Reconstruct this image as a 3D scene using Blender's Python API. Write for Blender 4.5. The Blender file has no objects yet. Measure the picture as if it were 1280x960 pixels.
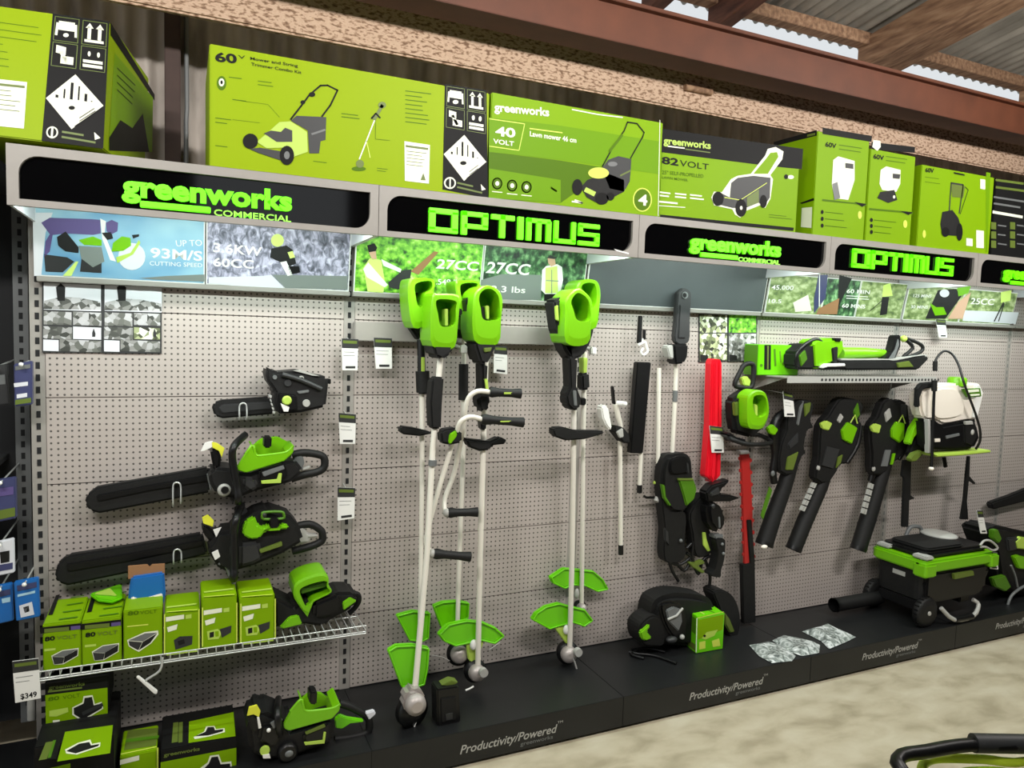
import bpy, bmesh, math, random
from mathutils import Vector as V, Matrix
random.seed(4)
C = bpy.context.scene.collection

# ------------------------------------------------------------------ camera, world, lights, exposure
F, YAW, PITCH, ROLL = 905.33, 0.430007, 0.0713833, 0.0303009
CAM = V((0.433649, -2.847471, 1.6))
cy_, sy_, cp_, sp_ = math.cos(YAW), math.sin(YAW), math.cos(PITCH), math.sin(PITCH)
fwd = V((sy_*cp_, cy_*cp_, -sp_)); r0 = V((cy_, -sy_, 0)); u0 = r0.cross(fwd)
cr_, sr_ = math.cos(ROLL), math.sin(ROLL)
right = r0*cr_ + u0*sr_; up = u0*cr_ - r0*sr_
cd = bpy.data.cameras.new('camera'); cam = bpy.data.objects.new('camera', cd); C.objects.link(cam)
cd.sensor_width = 36; cd.lens = 36*F/1280; cd.clip_start = 0.05
cam.matrix_world = Matrix(((right.x, up.x, -fwd.x, CAM.x), (right.y, up.y, -fwd.y, CAM.y), (right.z, up.z, -fwd.z, CAM.z), (0, 0, 0, 1)))
bpy.context.scene.camera = cam
vs = bpy.context.scene.view_settings
vs.view_transform = 'Standard'; vs.look = 'None'; vs.exposure = 0.0; vs.gamma = 1; vs.use_curve_mapping = False
w = bpy.data.worlds.new('sky'); bpy.context.scene.world = w; w.use_nodes = True
w.node_tree.nodes['Background'].inputs[0].default_value = (0.93, 0.97, 1.0, 1)
w.node_tree.nodes['Background'].inputs[1].default_value = 0.8

def lamp(name, loc, target, size, size_y, power, col=(1, 1, 1), parent=None):
    l = bpy.data.lights.new(name, 'AREA'); l.shape = 'RECTANGLE'; l.size = size; l.size_y = size_y
    l.energy = power; l.color = col
    o = bpy.data.objects.new(name, l); C.objects.link(o)
    if parent: o.parent = parent
    o.location = V(loc) - (parent.location if parent else V((0, 0, 0)))
    d = V(target)-V(loc); o.rotation_euler = d.to_track_quat('-Z', 'Y').to_euler()
    return o

# unseen battens added to light the wall (the fittings are built further down)
ADDED_BATTENS = [(-0.3, -2.2, 2.95, 26), (1.9, -2.2, 2.95, 26), (4.3, -2.2, 2.95, 30)]
LED_POWER = 6.0

# ------------------------------------------------------------------ pixel <-> world helpers
def ray(px, py):
    return right*((px-640)/F) + up*((480-py)/F) + fwd
YSH = 0.0   # depth shift used while one tool is laid out
def A(px, py, y):
    y += YSH; d = ray(px, py); return CAM + d*((y-CAM.y)/d.y)
def AZ(px, py, z):
    d = ray(px, py); return CAM + d*((z-CAM.z)/d.z)
def AX(px, py, x):
    d = ray(px, py); return CAM + d*((x-CAM.x)/d.x)
def AP(px, py, O, N):
    d = ray(px, py); return CAM + d*((O-CAM).dot(N)/d.dot(N))
def Zm(x0, y0, wreg, wout=1280.0):
    s = wreg/wout
    return lambda pts: [(x0+s*a, y0+s*b) for a, b in pts]

# ------------------------------------------------------------------ materials
def lin(c):
    return tuple(((v/255.0)/12.92 if v <= 10.3 else ((v/255.0+0.055)/1.055)**2.4) for v in c)
def mat(name, rgb, rough=0.5, metal=0.0, spec=0.5, alpha=1.0, emit=0.0, trans=0.0, var=0.0, vscale=40.0, bump=0.0):
    m = bpy.data.materials.new(name); m.use_nodes = True
    nt = m.node_tree; b = nt.nodes['Principled BSDF']
    c = lin(rgb)
    b.inputs['Base Color'].default_value = (*c, 1); b.inputs['Roughness'].default_value = rough
    b.inputs['Metallic'].default_value = metal; b.inputs['Specular IOR Level'].default_value = spec
    b.inputs['Alpha'].default_value = alpha; b.inputs['Transmission Weight'].default_value = trans
    if emit:
        b.inputs['Emission Color'].default_value = (*c, 1); b.inputs['Emission Strength'].default_value = emit
    if var or bump:
        tc = nt.nodes.new('ShaderNodeTexCoord'); n = nt.nodes.new('ShaderNodeTexNoise')
        n.inputs['Scale'].default_value = vscale; n.inputs['Detail'].default_value = 4
        nt.links.new(tc.outputs['Object'], n.inputs['Vector'])
        if var:
            mx = nt.nodes.new('ShaderNodeMix'); mx.data_type = 'RGBA'; mx.blend_type = 'MULTIPLY'
            mx.inputs[0].default_value = 1.0
            rp = nt.nodes.new('ShaderNodeMapRange')
            rp.inputs['From Min'].default_value = 0.25; rp.inputs['From Max'].default_value = 0.75
            rp.inputs['To Min'].default_value = 1-var; rp.inputs['To Max'].default_value = 1+var
            nt.links.new(n.outputs['Fac'], rp.inputs['Value'])
            mx.inputs[6].default_value = (*c, 1); nt.links.new(rp.outputs[0], mx.inputs[7])
            nt.links.new(mx.outputs[2], b.inputs['Base Color'])
        if bump:
            bp = nt.nodes.new('ShaderNodeBump'); bp.inputs['Strength'].default_value = bump; bp.inputs['Distance'].default_value = 0.01
            nt.links.new(n.outputs['Fac'], bp.inputs['Height']); nt.links.new(bp.outputs[0], b.inputs['Normal'])
    return m
def ramp_mat(name, stops, scale=(20, 20, 20), rough=0.7, detail=5, kind='noise', emit=0.0, distort=0.0, rot=(0, 0, 0), bump=0.0):
    m = bpy.data.materials.new(name); m.use_nodes = True
    nt = m.node_tree; b = nt.nodes['Principled BSDF']; b.inputs['Roughness'].default_value = rough
    tc = nt.nodes.new('ShaderNodeTexCoord'); mp = nt.nodes.new('ShaderNodeMapping')
    mp.inputs['Scale'].default_value = scale; mp.inputs['Rotation'].default_value = rot
    nt.links.new(tc.outputs['Object'], mp.inputs['Vector'])
    if kind == 'noise':
        n = nt.nodes.new('ShaderNodeTexNoise'); n.inputs['Scale'].default_value = 1; n.inputs['Detail'].default_value = detail
        n.inputs['Distortion'].default_value = distort; out = n.outputs['Fac']
    else:
        n = nt.nodes.new('ShaderNodeTexVoronoi'); n.inputs['Scale'].default_value = 1
        sp = nt.nodes.new('ShaderNodeSeparateColor'); nt.links.new(n.outputs['Color'], sp.inputs[0]); out = sp.outputs[0]
    nt.links.new(mp.outputs[0], n.inputs['Vector'])
    rp = nt.nodes.new('ShaderNodeValToRGB'); el = rp.color_ramp.elements
    el[0].position, el[0].color = stops[0][0], (*lin(stops[0][1]), 1)
    el[1].position, el[1].color = stops[-1][0], (*lin(stops[-1][1]), 1)
    for p, c in stops[1:-1]:
        e = el.new(p); e.color = (*lin(c), 1)
    nt.links.new(out, rp.inputs[0]); nt.links.new(rp.outputs[0], b.inputs['Base Color'])
    if emit:
        nt.links.new(rp.outputs[0], b.inputs['Emission Color']); b.inputs['Emission Strength'].default_value = emit
    if bump:
        bp = nt.nodes.new('ShaderNodeBump'); bp.inputs['Strength'].default_value = bump; bp.inputs['Distance'].default_value = 0.01
        nt.links.new(out, bp.inputs['Height']); nt.links.new(bp.outputs[0], b.inputs['Normal'])
    return m

M = {}
def dm(k, *a, **kw): M[k] = mat(k, *a, **kw)
dm('black', (15, 15, 16), 0.38, spec=.4)
dm('soft_black', (19, 19, 19), 0.6, spec=.35, var=.25, vscale=60)
dm('dark_grey', (42, 43, 44), 0.5)
dm('mid_grey', (105, 108, 108), 0.45)
dm('light_grey', (170, 170, 165), 0.45)
dm('steel', (190, 190, 188), 0.35, metal=.6)
dm('white', (232, 232, 228), 0.45)
dm('off_white', (236, 228, 215), 0.4)
dm('lime', (112, 180, 8), 0.35)
dm('lime_pale', (176, 206, 84), 0.5)
dm('lime_dark', (72, 120, 14), 0.45)
dm('guard_green', (106, 200, 10), 0.3, trans=.0)
dm('carton_green', (142, 168, 0), 0.5, spec=.15)
dm('carton_green2', (122, 162, 4), 0.5, spec=.15)
dm('carton_band', (104, 148, 6), 0.5, spec=.15)
dm('carton_dark', (78, 112, 6), 0.5, spec=.15)
dm('carton_grey', (94, 112, 40), 0.5)
dm('carton_black', (22, 22, 22), 0.55, spec=.15)
dm('carton_white', (232, 236, 214), 0.5)
dm('carton_yellow', (206, 224, 86), 0.5)
dm('bail_lime', (216, 242, 62), 0.4)
dm('yellow_tag', (218, 220, 60), 0.5)
dm('fascia', (150, 146, 140), 0.45, var=.04, vscale=30)
dm('acrylic', (5, 5, 6), 0.06, spec=.5)
dm('red', (222, 22, 40), 0.3)
dm('red_blade', (170, 36, 34), 0.4)
dm('plinth', (24, 25, 26), 0.42, spec=.4, var=.12, vscale=6)
dm('brown_card', (150, 108, 72), 0.7)
dm('blue_pack', (30, 104, 178), 0.3)
dm('navy_pack', (62, 66, 104), 0.4)
dm('purple', (88, 74, 128), 0.6)
dm('skin', (206, 166, 140), 0.6)
dm('hi_vis', (206, 232, 120), 0.6)
dm('clear', (225, 232, 228), 0.12, alpha=.35, spec=.7)
dm('letter_glow', (104, 240, 12), 0.4, emit=.75)
dm('letter_pale', (150, 240, 80), 0.4, emit=.6)
dm('tube_white', (226, 222, 210), 0.3)
dm('wire', (205, 208, 206), 0.3, metal=.5)
dm('rust_steel', (98, 54, 34), 0.55, var=.18, vscale=9)
dm('column', (66, 48, 42), 0.7, var=.2, vscale=12)
dm('gearbox', (172, 164, 160), 0.4, metal=.3)
dm('photo_sky', (168, 208, 226), 0.4)
dm('photo_grey', (120, 128, 124), 0.5)
dm('photo_pale', (214, 216, 222), 0.5)
dm('plain_panel', (84, 90, 92), 0.4, var=.06, vscale=8)
dm('dark_wall', (70, 66, 62), .8, var=.2, vscale=3)
dm('dark_back', (17, 18, 20), 0.8)
M['bark'] = ramp_mat('rough_timber', [(.34, (116, 88, 68)), (.44, (160, 130, 106)), (.52, (200, 172, 148)), (.75, (184, 154, 130))], (42, 85, 95), .85, 3, bump=.3)
M['timber'] = ramp_mat('sawn_timber', [(.3, (112, 82, 62)), (.55, (156, 122, 94)), (.75, (180, 148, 118))], (40, 6, 40), .8, 4)
M['timber_dark'] = ramp_mat('dark_timber', [(.3, (62, 36, 28)), (.7, (104, 66, 50))], (30, 6, 30), .8, 4)
M['galv'] = ramp_mat('galvanised_sheet', [(.3, (140, 132, 124)), (.55, (184, 174, 164)), (.8, (204, 194, 184))], (9, 9, 3), .6, 5)
M['roof_sheet'] = ramp_mat('roof_sheet', [(.3, (130, 126, 116)), (.7, (178, 172, 160))], (6, 3, 6), .55, 5)
M['concrete'] = ramp_mat('polished_concrete', [(.3, (160, 150, 126)), (.5, (186, 176, 152)), (.7, (198, 190, 168))], (5, 9, 1), .42, 10, distort=.3)
M['foliage'] = ramp_mat('printed_foliage', [(.32, (28, 70, 20)), (.46, (96, 170, 40)), (.6, (150, 214, 70)), (.75, (214, 240, 150))], (38, 38, 44), .5, 5)
M['dark_trees'] = ramp_mat('printed_trees', [(.35, (20, 36, 26)), (.5, (52, 92, 56)), (.65, (120, 168, 112)), (.8, (200, 224, 190))], (34, 34, 30), .5, 5)
M['snowy'] = ramp_mat('printed_branches', [(.3, (70, 72, 84)), (.46, (128, 128, 146)), (.6, (184, 180, 204)), (.78, (228, 230, 236))], (44, 44, 30), .5, 6, distort=1.2)
M['skyfade'] = ramp_mat('printed_sky', [(.35, (96, 150, 190)), (.65, (160, 200, 214))], (4, 4, 6), .5, 2)
M['collage'] = ramp_mat('printed_collage', [(.1, (58, 60, 56)), (.35, (104, 106, 100)), (.6, (140, 140, 138)), (.85, (180, 180, 182))], (60, 60, 60), .5, kind='vor')
M['collage_green'] = ramp_mat('printed_collage_green', [(.1, (44, 46, 36)), (.4, (120, 130, 92)), (.65, (176, 184, 140)), (.85, (226, 228, 216))], (55, 55, 55), .5, kind='vor')
M['field'] = ramp_mat('printed_field', [(.3, (70, 92, 50)), (.5, (132, 152, 92)), (.7, (196, 206, 160))], (24, 24, 40), .5, 5)
M['crinkle'] = ramp_mat('crinkled_film', [(.3, (60, 66, 66)), (.5, (150, 158, 154)), (.7, (224, 228, 228))], (30, 30, 30), .2, 4, distort=1.5)

def pegboard_material():
    m = bpy.data.materials.new('pegboard'); m.use_nodes = True
    nt = m.node_tree; b = nt.nodes['Principled BSDF']; L = nt.links
    b.inputs['Roughness'].default_value = .5
    tc = nt.nodes.new('ShaderNodeTexCoord'); sp = nt.nodes.new('ShaderNodeSeparateXYZ'); L.new(tc.outputs['Object'], sp.inputs[0])
    def mth(op, a, bb=None):
        n = nt.nodes.new('ShaderNodeMath'); n.operation = op
        for i, x in enumerate((a, bb)):
            if x is None: continue
            if isinstance(x, (int, float)): n.inputs[i].default_value = x
            else: L.new(x, n.inputs[i])
        return n.outputs[0]
    P = 0.0205
    def cell(o): return mth('SUBTRACT', mth('FRACT', mth('DIVIDE', o, P)), .5)
    a, c = cell(sp.outputs[0]), cell(sp.outputs[2])
    r = mth('SQRT', mth('ADD', mth('MULTIPLY', a, a), mth('MULTIPLY', c, c)))
    dot = mth('LESS_THAN', r, .175)
    mx = nt.nodes.new('ShaderNodeMix'); mx.data_type = 'RGBA'
    mx.inputs[6].default_value = (*lin((172, 163, 157)), 1); mx.inputs[7].default_value = (*lin((80, 76, 73)), 1)
    L.new(dot, mx.inputs[0]); L.new(mx.outputs[2], b.inputs['Base Color'])
    return m
M['pegboard'] = pegboard_material()

# ------------------------------------------------------------------ mesh building
def catmull(pts, n=4, closed=True):
    out = []; N = len(pts); P = [V(p) if len(p) == 3 else V((p[0], p[1])) for p in pts]
    rng = range(N) if closed else range(N-1)
    for i in rng:
        if closed: p0, p1, p2, p3 = P[(i-1) % N], P[i], P[(i+1) % N], P[(i+2) % N]
        else: p0, p1, p2, p3 = P[max(i-1, 0)], P[i], P[i+1], P[min(i+2, N-1)]
        for k in range(n):
            t = k/n
            out.append(0.5*((2*p1)+(p2-p0)*t+(2*p0-5*p1+4*p2-p3)*t*t+(3*p1-p0-3*p2+p3)*t**3))
    if not closed: out.append(P[-1])
    return out

class MB:
    def __init__(s): s.v = []; s.f = []; s.mi = []; s.sm = []; s.mats = []
    def slot(s, k):
        if k not in s.mats: s.mats.append(k)
        return s.mats.index(k)
    def add(s, vs_, fs, k, smooth=False):
        o = len(s.v); s.v += [V(p) for p in vs_]; i = s.slot(k)
        for f in fs: s.f.append(tuple(o+j for j in f)); s.mi.append(i); s.sm.append(smooth)
    def addbm(s, bm, k, smooth=False):
        bm.verts.ensure_lookup_table(); bm.verts.index_update()
        s.add([v.co.copy() for v in bm.verts], [[v.index for v in f.verts] for f in bm.faces], k, smooth); bm.free()
    def prism(s, front, off, k, bev=0.0, seg=2):
        bm = bmesh.new(); n = len(front)
        a = [bm.verts.new(p) for p in front]; b = [bm.verts.new(p+off) for p in front]
        bm.faces.new(a); bm.faces.new(b[::-1])
        for i in range(n): bm.faces.new((a[i], b[i], b[(i+1) % n], a[(i+1) % n]))
        bmesh.ops.recalc_face_normals(bm, faces=bm.faces)
        if bev > 0:
            ed = [e for e in bm.edges if e.calc_face_angle(0) > .6]
            try: bmesh.ops.bevel(bm, geom=ed, offset=bev, segments=seg, affect='EDGES', clamp_overlap=True)
            except Exception: pass
        s.addbm(bm, k)
    def slab(s, px, yf, yb, k, bev=0.004, smooth=0):
        pts = [A(x, y, yf) for x, y in px]
        if smooth: pts = catmull([tuple(p) for p in pts], smooth)
        s.prism(pts, V((0, yb-yf, 0)), k, bev)
    def box(s, c0, c1, k, bev=0.0):
        x0, y0, z0 = c0; x1, y1, z1 = c1
        s.prism([V((x0, y0, z0)), V((x1, y0, z0)), V((x1, y0, z1)), V((x0, y0, z1))], V((0, y1-y0, 0)), k, bev)
    def hexa(s, O, X, Y, Z, k, bev=0.0):
        s.prism([O, O+X, O+X+Z, O+Z], Y, k, bev)
    def tube(s, path, r, k, n=10, closed=False, smooth=0, caps=True):
        P = [V(p) for p in path]
        R = list(r) if isinstance(r, (list, tuple)) else None
        if smooth:
            P = catmull([tuple(p) for p in P], smooth, closed)
            if R:
                R2 = []
                for i in range(len(R)-1):
                    for kk in range(smooth): R2.append(R[i]+(R[i+1]-R[i])*kk/smooth)
                R2.append(R[-1]); R = R2
        N = len(P)
        if not R: R = [r]*N
        vs_ = []; fs = []; ref = None
        for i in range(N):
            if closed: t = P[(i+1) % N]-P[i-1]
            else: t = P[min(i+1, N-1)]-P[max(i-1, 0)]
            if t.length < 1e-9: t = V((0, 0, 1))
            t.normalize()
            if ref is None:
                ref = V((0, 1, 0)) if abs(t.y) < .9 else V((1, 0, 0))
            a = ref-t*ref.dot(t)
            if a.length < 1e-6: a = t.orthogonal()
            a.normalize(); b = t.cross(a); ref = a
            for j in range(n):
                th = 2*math.pi*j/n; vs_.append(P[i]+(a*math.cos(th)+b*math.sin(th))*R[i])
        M_ = N if closed else N-1
        for i in range(M_):
            i2 = (i+1) % N
            for j in range(n): fs.append((i*n+j, i*n+(j+1) % n, i2*n+(j+1) % n, i2*n+j))
        s.add(vs_, fs, k, True)
        if caps and not closed:
            s.add(vs_[:n], [tuple(range(n))[::-1]], k); s.add(vs_[-n:], [tuple(range(n))], k)
    def lathe(s, O, ax, prof, k, n=20, caps=True):
        O = V(O); ax = V(ax).normalized(); a = ax.orthogonal().normalized(); b = ax.cross(a)
        vs_ = []; fs = []
        for t, r in prof:
            for j in range(n):
                th = 2*math.pi*j/n; vs_.append(O+ax*t+(a*math.cos(th)+b*math.sin(th))*r)
        for i in range(len(prof)-1):
            for j in range(n): fs.append((i*n+j, i*n+(j+1) % n, (i+1)*n+(j+1) % n, (i+1)*n+j))
        s.add(vs_, fs, k, True)
        if caps:
            s.add(vs_[:n], [tuple(range(n))[::-1]], k); s.add(vs_[-n:], [tuple(range(n))], k)
    def ball(s, c, r, k, n=14, m=8):
        c = V(c); rx, ry, rz = r if isinstance(r, (tuple, list)) else (r, r, r)
        vs_ = []; fs = []
        for i in range(m+1):
            ph = math.pi*i/m
            for j in range(n):
                th = 2*math.pi*j/n
                vs_.append(c+V((rx*math.sin(ph)*math.cos(th), ry*math.sin(ph)*math.sin(th), rz*math.cos(ph))))
        for i in range(m):
            for j in range(n): fs.append((i*n+j, (i+1)*n+j, (i+1)*n+(j+1) % n, i*n+(j+1) % n))
        s.add(vs_, fs, k, True)
    def cup(s, outer, inner, yf, yb, yd, k, kin=None, N=48, rim=0.0):
        """hollow holder: outer wall, rim towards the viewer, recessed floor at depth yd"""
        O = [A(x, y, yf) for x, y in outer]; I = [A(x, y, yf) for x, y in inner]
        O = catmull([tuple(p) for p in O], 4); I = catmull([tuple(p) for p in I], 4)
        c = sum(I, V((0, 0, 0)))/len(I)
        def hitp(loop, th):
            d = V((math.cos(th), 0, math.sin(th))); best = None
            for i in range(len(loop)):
                p, q = loop[i]-c, loop[(i+1) % len(loop)]-c; e = q-p
                det = d.x*(-e.z)+e.x*d.z
                if abs(det) < 1e-12: continue
                t = (p.x*(-e.z)+e.x*p.z)/det; u = (d.x*p.z-d.z*p.x)/det
                if t > 0 and -1e-6 <= u <= 1+1e-6 and (best is None or t > best): best = t
            return c+d*(best if best else .01)
        ths = [2*math.pi*i/N for i in range(N)]
        o = [hitp(O, t) for t in ths]; n_ = [hitp(I, t) for t in ths]
        n_ = [c+(q-c)*min(1, .93*(p-c).length/max((q-c).length, 1e-6)) if (q-c).length > .93*(p-c).length else q for p, q in zip(o, n_)]
        b = V((0, yb-yf, 0)); dd = V((0, yd-yf, 0)); lip = V((0, .35*(yd-yf)*0, 0))
        vs_ = [p+V((0, .004, 0)) for p in o]+[p+(q-p)*.3 for p, q in zip(o, n_)]+n_+[p+b for p in o]
        fs = []
        for i in range(N):
            j = (i+1) % N
            fs += [(i, j, N+j, N+i), (N+i, N+j, 2*N+j, 2*N+i), (3*N+i, 3*N+j, j, i)]
        fs.append(tuple(range(3*N, 4*N)))
        s.add(vs_, fs, k)
        fl = [c+dd+(p-c)*.93 for p in n_]
        fs = [(i, (i+1) % N, N+(i+1) % N, N+i) for i in range(N)]+[tuple(range(N, 2*N))]
        s.add(n_+fl, fs, kin or k)
    def build_each(s, name, parent):
        """one object for each connected piece"""
        par = list(range(len(s.v)))
        def fd(i):
            while par[i] != i: par[i] = par[par[i]]; i = par[i]
            return i
        for f in s.f:
            for j in f[1:]: par[fd(j)] = fd(f[0])
        G = {}
        for fi, f in enumerate(s.f): G.setdefault(fd(f[0]), []).append(fi)
        for fis in G.values():
            q = MB(); q.mats = list(s.mats); ids = {}
            for fi in fis:
                for j in s.f[fi]:
                    if j not in ids: ids[j] = len(q.v); q.v.append(s.v[j])
                q.f.append(tuple(ids[j] for j in s.f[fi])); q.mi.append(s.mi[fi]); q.sm.append(s.sm[fi])
            q.build(name, parent)
    def build(s, name, parent=None, label=None, base=None):
        me = bpy.data.meshes.new(name)
        off = parent.location.copy() if parent is not None else (V(base) if base is not None else V((0, 0, 0)))
        p = parent
        if parent is not None and parent.parent is not None: off = off + parent.parent.location
        me.from_pydata([tuple(q-off) for q in s.v], [], s.f)
        for k in s.mats: me.materials.append(M[k])
        me.polygons.foreach_set('material_index', s.mi); me.polygons.foreach_set('use_smooth', s.sm)
        me.validate(); me.update()
        o = bpy.data.objects.new(name, me); C.objects.link(o)
        if parent is not None: o.parent = parent
        else: o.location = off
        if label: o['label'] = label
        return o

def tag(o, label, cat, group=None, kind=None):
    o['label'] = label; o['category'] = cat
    if group: o['group'] = group
    if kind: o['kind'] = kind
    return o
def thing(name, label, cat, loc, group=None):
    o = bpy.data.objects.new(name, None); C.objects.link(o); o.location = V(loc); o.empty_display_size = .05
    return tag(o, label, cat, group)
def struct(name, mb, label=None, cat=None):
    o = mb.build(name); o['kind'] = 'structure'
    if label: o['label'] = label
    if cat: o['category'] = cat
    return o

# ------------------------------------------------------------------ flat print on a real face
_fc = {}
def glyphs(txt, bold):
    key = (txt, bold)
    if key in _fc: return _fc[key]
    cu = bpy.data.curves.new('lettering', 'FONT'); cu.body = txt; cu.resolution_u = 3; cu.offset = bold; cu.fill_mode = 'FRONT'
    ob = bpy.data.objects.new('lettering', cu); C.objects.link(ob)
    dg = bpy.context.evaluated_depsgraph_get(); dg.update()
    me = bpy.data.meshes.new_from_object(ob.evaluated_get(dg))
    vs_ = [v.co.copy() for v in me.vertices]; fs = [tuple(p.vertices) for p in me.polygons]
    bpy.data.objects.remove(ob); bpy.data.curves.remove(cu); bpy.data.meshes.remove(me)
    _fc[key] = (vs_, fs); return _fc[key]

class Face:
    """print on a plane through O with outward normal N"""
    def __init__(s, mb, O, N, e=0.0007): s.mb = mb; s.O = V(O); s.N = V(N).normalized(); s.e = e
    def at(s, px, py, layer=1): return AP(px, py, s.O, s.N)+s.N*s.e*layer
    def _face(s, pts, k):
        nrm = V((0, 0, 0))
        for i in range(len(pts)):
            a, b = pts[i], pts[(i+1) % len(pts)]; nrm += a.cross(b)
        if nrm.dot(s.N) < 0: pts = pts[::-1]
        s.mb.add(pts, [tuple(range(len(pts)))], k)
    def poly(s, px, k, layer=1, smooth=0):
        pts = [s.at(x, y, layer) for x, y in px]
        if smooth: pts = catmull([tuple(p) for p in pts], smooth)
        s._face(pts, k)
    def disc(s, cx, cy, rx, ry, k, layer=1, n=20):
        s.poly([(cx+rx*math.cos(2*math.pi*i/n), cy+ry*math.sin(2*math.pi*i/n)) for i in range(n)], k, layer)
    def line(s, px, wd, k, layer=1, closed=False):
        pts = [s.at(x, y, layer) for x, y in px]
        if closed: pts.append(pts[0])
        for a, b in zip(pts, pts[1:]):
            d = b-a
            if d.length < 1e-6: continue
            d.normalize(); n = s.N.cross(d)*(wd/2); d = d*(wd*.3)
            s._face([a-n-d, b-n+d, b+n+d, a+n-d], k)
    def text(s, txt, p0, p1, ptop, k, layer=2, bold=0.0, slant=0.0, depth=0.0):
        """baseline from pixel p0 to p1, cap height up to the pixel ptop above p0"""
        a, b, t = s.at(*p0, layer), s.at(*p1, layer), s.at(*ptop, layer)
        X = b-a; Wd = X.length; X.normalize(); U = s.N.cross(X); H = abs((t-a).dot(U))
        vs_, fs = glyphs(txt, bold)
        if not vs_: return
        x0 = min(v.x for v in vs_); x1 = max(v.x for v in vs_)
        cap = 0.73
        pts = [a+X*((v.x-x0)/(x1-x0)*Wd+slant*v.y/cap*H)+U*(v.y/cap*H) for v in vs_]
        s.mb.add(pts, fs, k)
        if depth:
            s.mb.add([p-s.N*depth for p in pts], fs, k)
            ec = {}
            for f in fs:
                for i in range(len(f)):
                    e = (f[i], f[(i+1) % len(f)]); kk = tuple(sorted(e)); ec.setdefault(kk, []).append(e)
            q = [e[0] for e in ec.values() if len(e) == 1]
            vv = []; ff = []
            for i, (m, n) in enumerate(q):
                vv += [pts[m], pts[n], pts[n]-s.N*depth, pts[m]-s.N*depth]; ff.append((4*i+1, 4*i, 4*i+3, 4*i+2))
            s.mb.add(vv, ff, k)
    def lines(s, p0, p1, n, dy, wd, k, layer=1, jit=.3):
        """n rows of unreadable small print"""
        for i in range(n):
            e = 1-jit*random.random()
            s.line([(p0[0], p0[1]+i*dy), (p0[0]+(p1[0]-p0[0])*e, p0[1]+(p1[1]-p0[1])*e+i*dy)], wd, k, layer)

# ================================================================== THE SHED
W, DH, ZT, ZB, DP, HP, ZR = 1.03325, 0.43646, 2.0732, 1.907, 0.46644, 0.13633, 1.7373
b = MB(); b.add([V((-6, -9, 0)), V((13, -9, 0)), V((13, .6, 0)), V((-6, .6, 0))], [(0, 1, 2, 3)], 'concrete'); struct('floor', b)

def corrugated(P, U, Lu, Vv, pitch, amp, N, k, per=8):
    """corrugated sheet: ribs run along Vv, waves along U, thickness direction N"""
    m = MB(); n = int(Lu/pitch*per); vs_ = []; fs = []
    for i in range(n+1):
        u = Lu*i/n; o = P+U*u+N*(amp*math.sin(2*math.pi*u/pitch)); vs_ += [o, o+Vv]
    for i in range(n): fs.append((2*i, 2*i+2, 2*i+3, 2*i+1))
    m.add(vs_, fs, k, True); return m
struct('wall_back', corrugated(V((-4, .5, 0)), V((1, 0, 0)), 14, V((0, 0, 3.345)), .076, .010, V((0, 1, 0)), 'galv'))
struct('ceiling', corrugated(V((-4, .53, 3.435)), V((1, 0, 0)), 14, V((0, -8.6, 1.32)), .085, .016, V((0, 0, 1)), 'roof_sheet', 6))
b = MB(); b.box((.378, .36, 0), (.436, .49, 2.95), 'column', .004); b.tube([(.455, .40, 2.02), (.455, .40, 2.4), (.458, .40, 2.45), (.455, .40, 2.95)], .009, 'mid_grey'); struct('trim_1', b)
# far side of the shed: a wall with a high window opening, and an end wall
b = MB(); wd = 'dark_wall'
for c0, c1 in (((-6, -7.6, 0), (.6, -7.5, 4.9)), ((2.4, -7.6, 0), (13, -7.5, 4.9)), ((.6, -7.6, 0), (2.4, -7.5, 2.75)), ((.6, -7.6, 3.9), (2.4, -7.5, 4.9))): b.box(c0, c1, wd)
struct('wall_front', b)
b = MB(); b.box((9.6, -7.5, 0), (9.7, .5, 4.9), wd); struct('wall_right', b)
# rough pale beam, brown steel beam, plates and rafters
b = MB(); b.box((-4, .06, 2.69), (9.5, .095, 2.885), 'bark', .008)
b.tube([(2.62, .05, 2.79), (2.78, .05, 2.79)], .016, 'timber'); struct('trim_2', b)
b = MB()
b.box((-4, -.19, 2.82), (9.5, -.17, 2.975), 'rust_steel'); b.box((-4, -.22, 2.962), (9.5, -.05, 2.978), 'rust_steel', .002); b.box((-4, -.20, 2.812), (9.5, -.05, 2.826), 'rust_steel', .002)
struct('trim_3', b)
b = MB(); b.box((-4, .34, 3.375), (9.5, .42, 3.445), 'timber', .003); b.box((-4, -1.2, 3.61), (9.5, -1.13, 3.68), 'timber', .003); struct('trim_4', b)
def rafter(n, x0, x1, y0, z0, y1, z1, h, k):
    b = MB(); b.prism([V((x0, y0, z0)), V((x1, y0, z0)), V((x1, y0, z0+h)), V((x0, y0, z0+h))], V((0, y1-y0, z1-z0)), k, .003); struct('trim_%d' % n, b)
rafter(5, 2.60, 2.68, .42, 3.25, -4, 3.92, .15, 'timber_dark')
rafter(6, 3.03, 3.11, .42, 3.24, -4, 3.91, .15, 'timber_dark')
rafter(7, 4.17, 4.32, .42, 3.25, -4, 3.93, .17, 'timber')
rafter(8, 4.33, 4.50, .42, 3.28, -4, 3.96, .17, 'timber')
rafter(9, 5.75, 5.90, .42, 3.25, -4, 3.93, .17, 'timber')
rafter(10, .9, 1.0, .42, 3.25, -4, 3.93, .17, 'timber')
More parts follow.
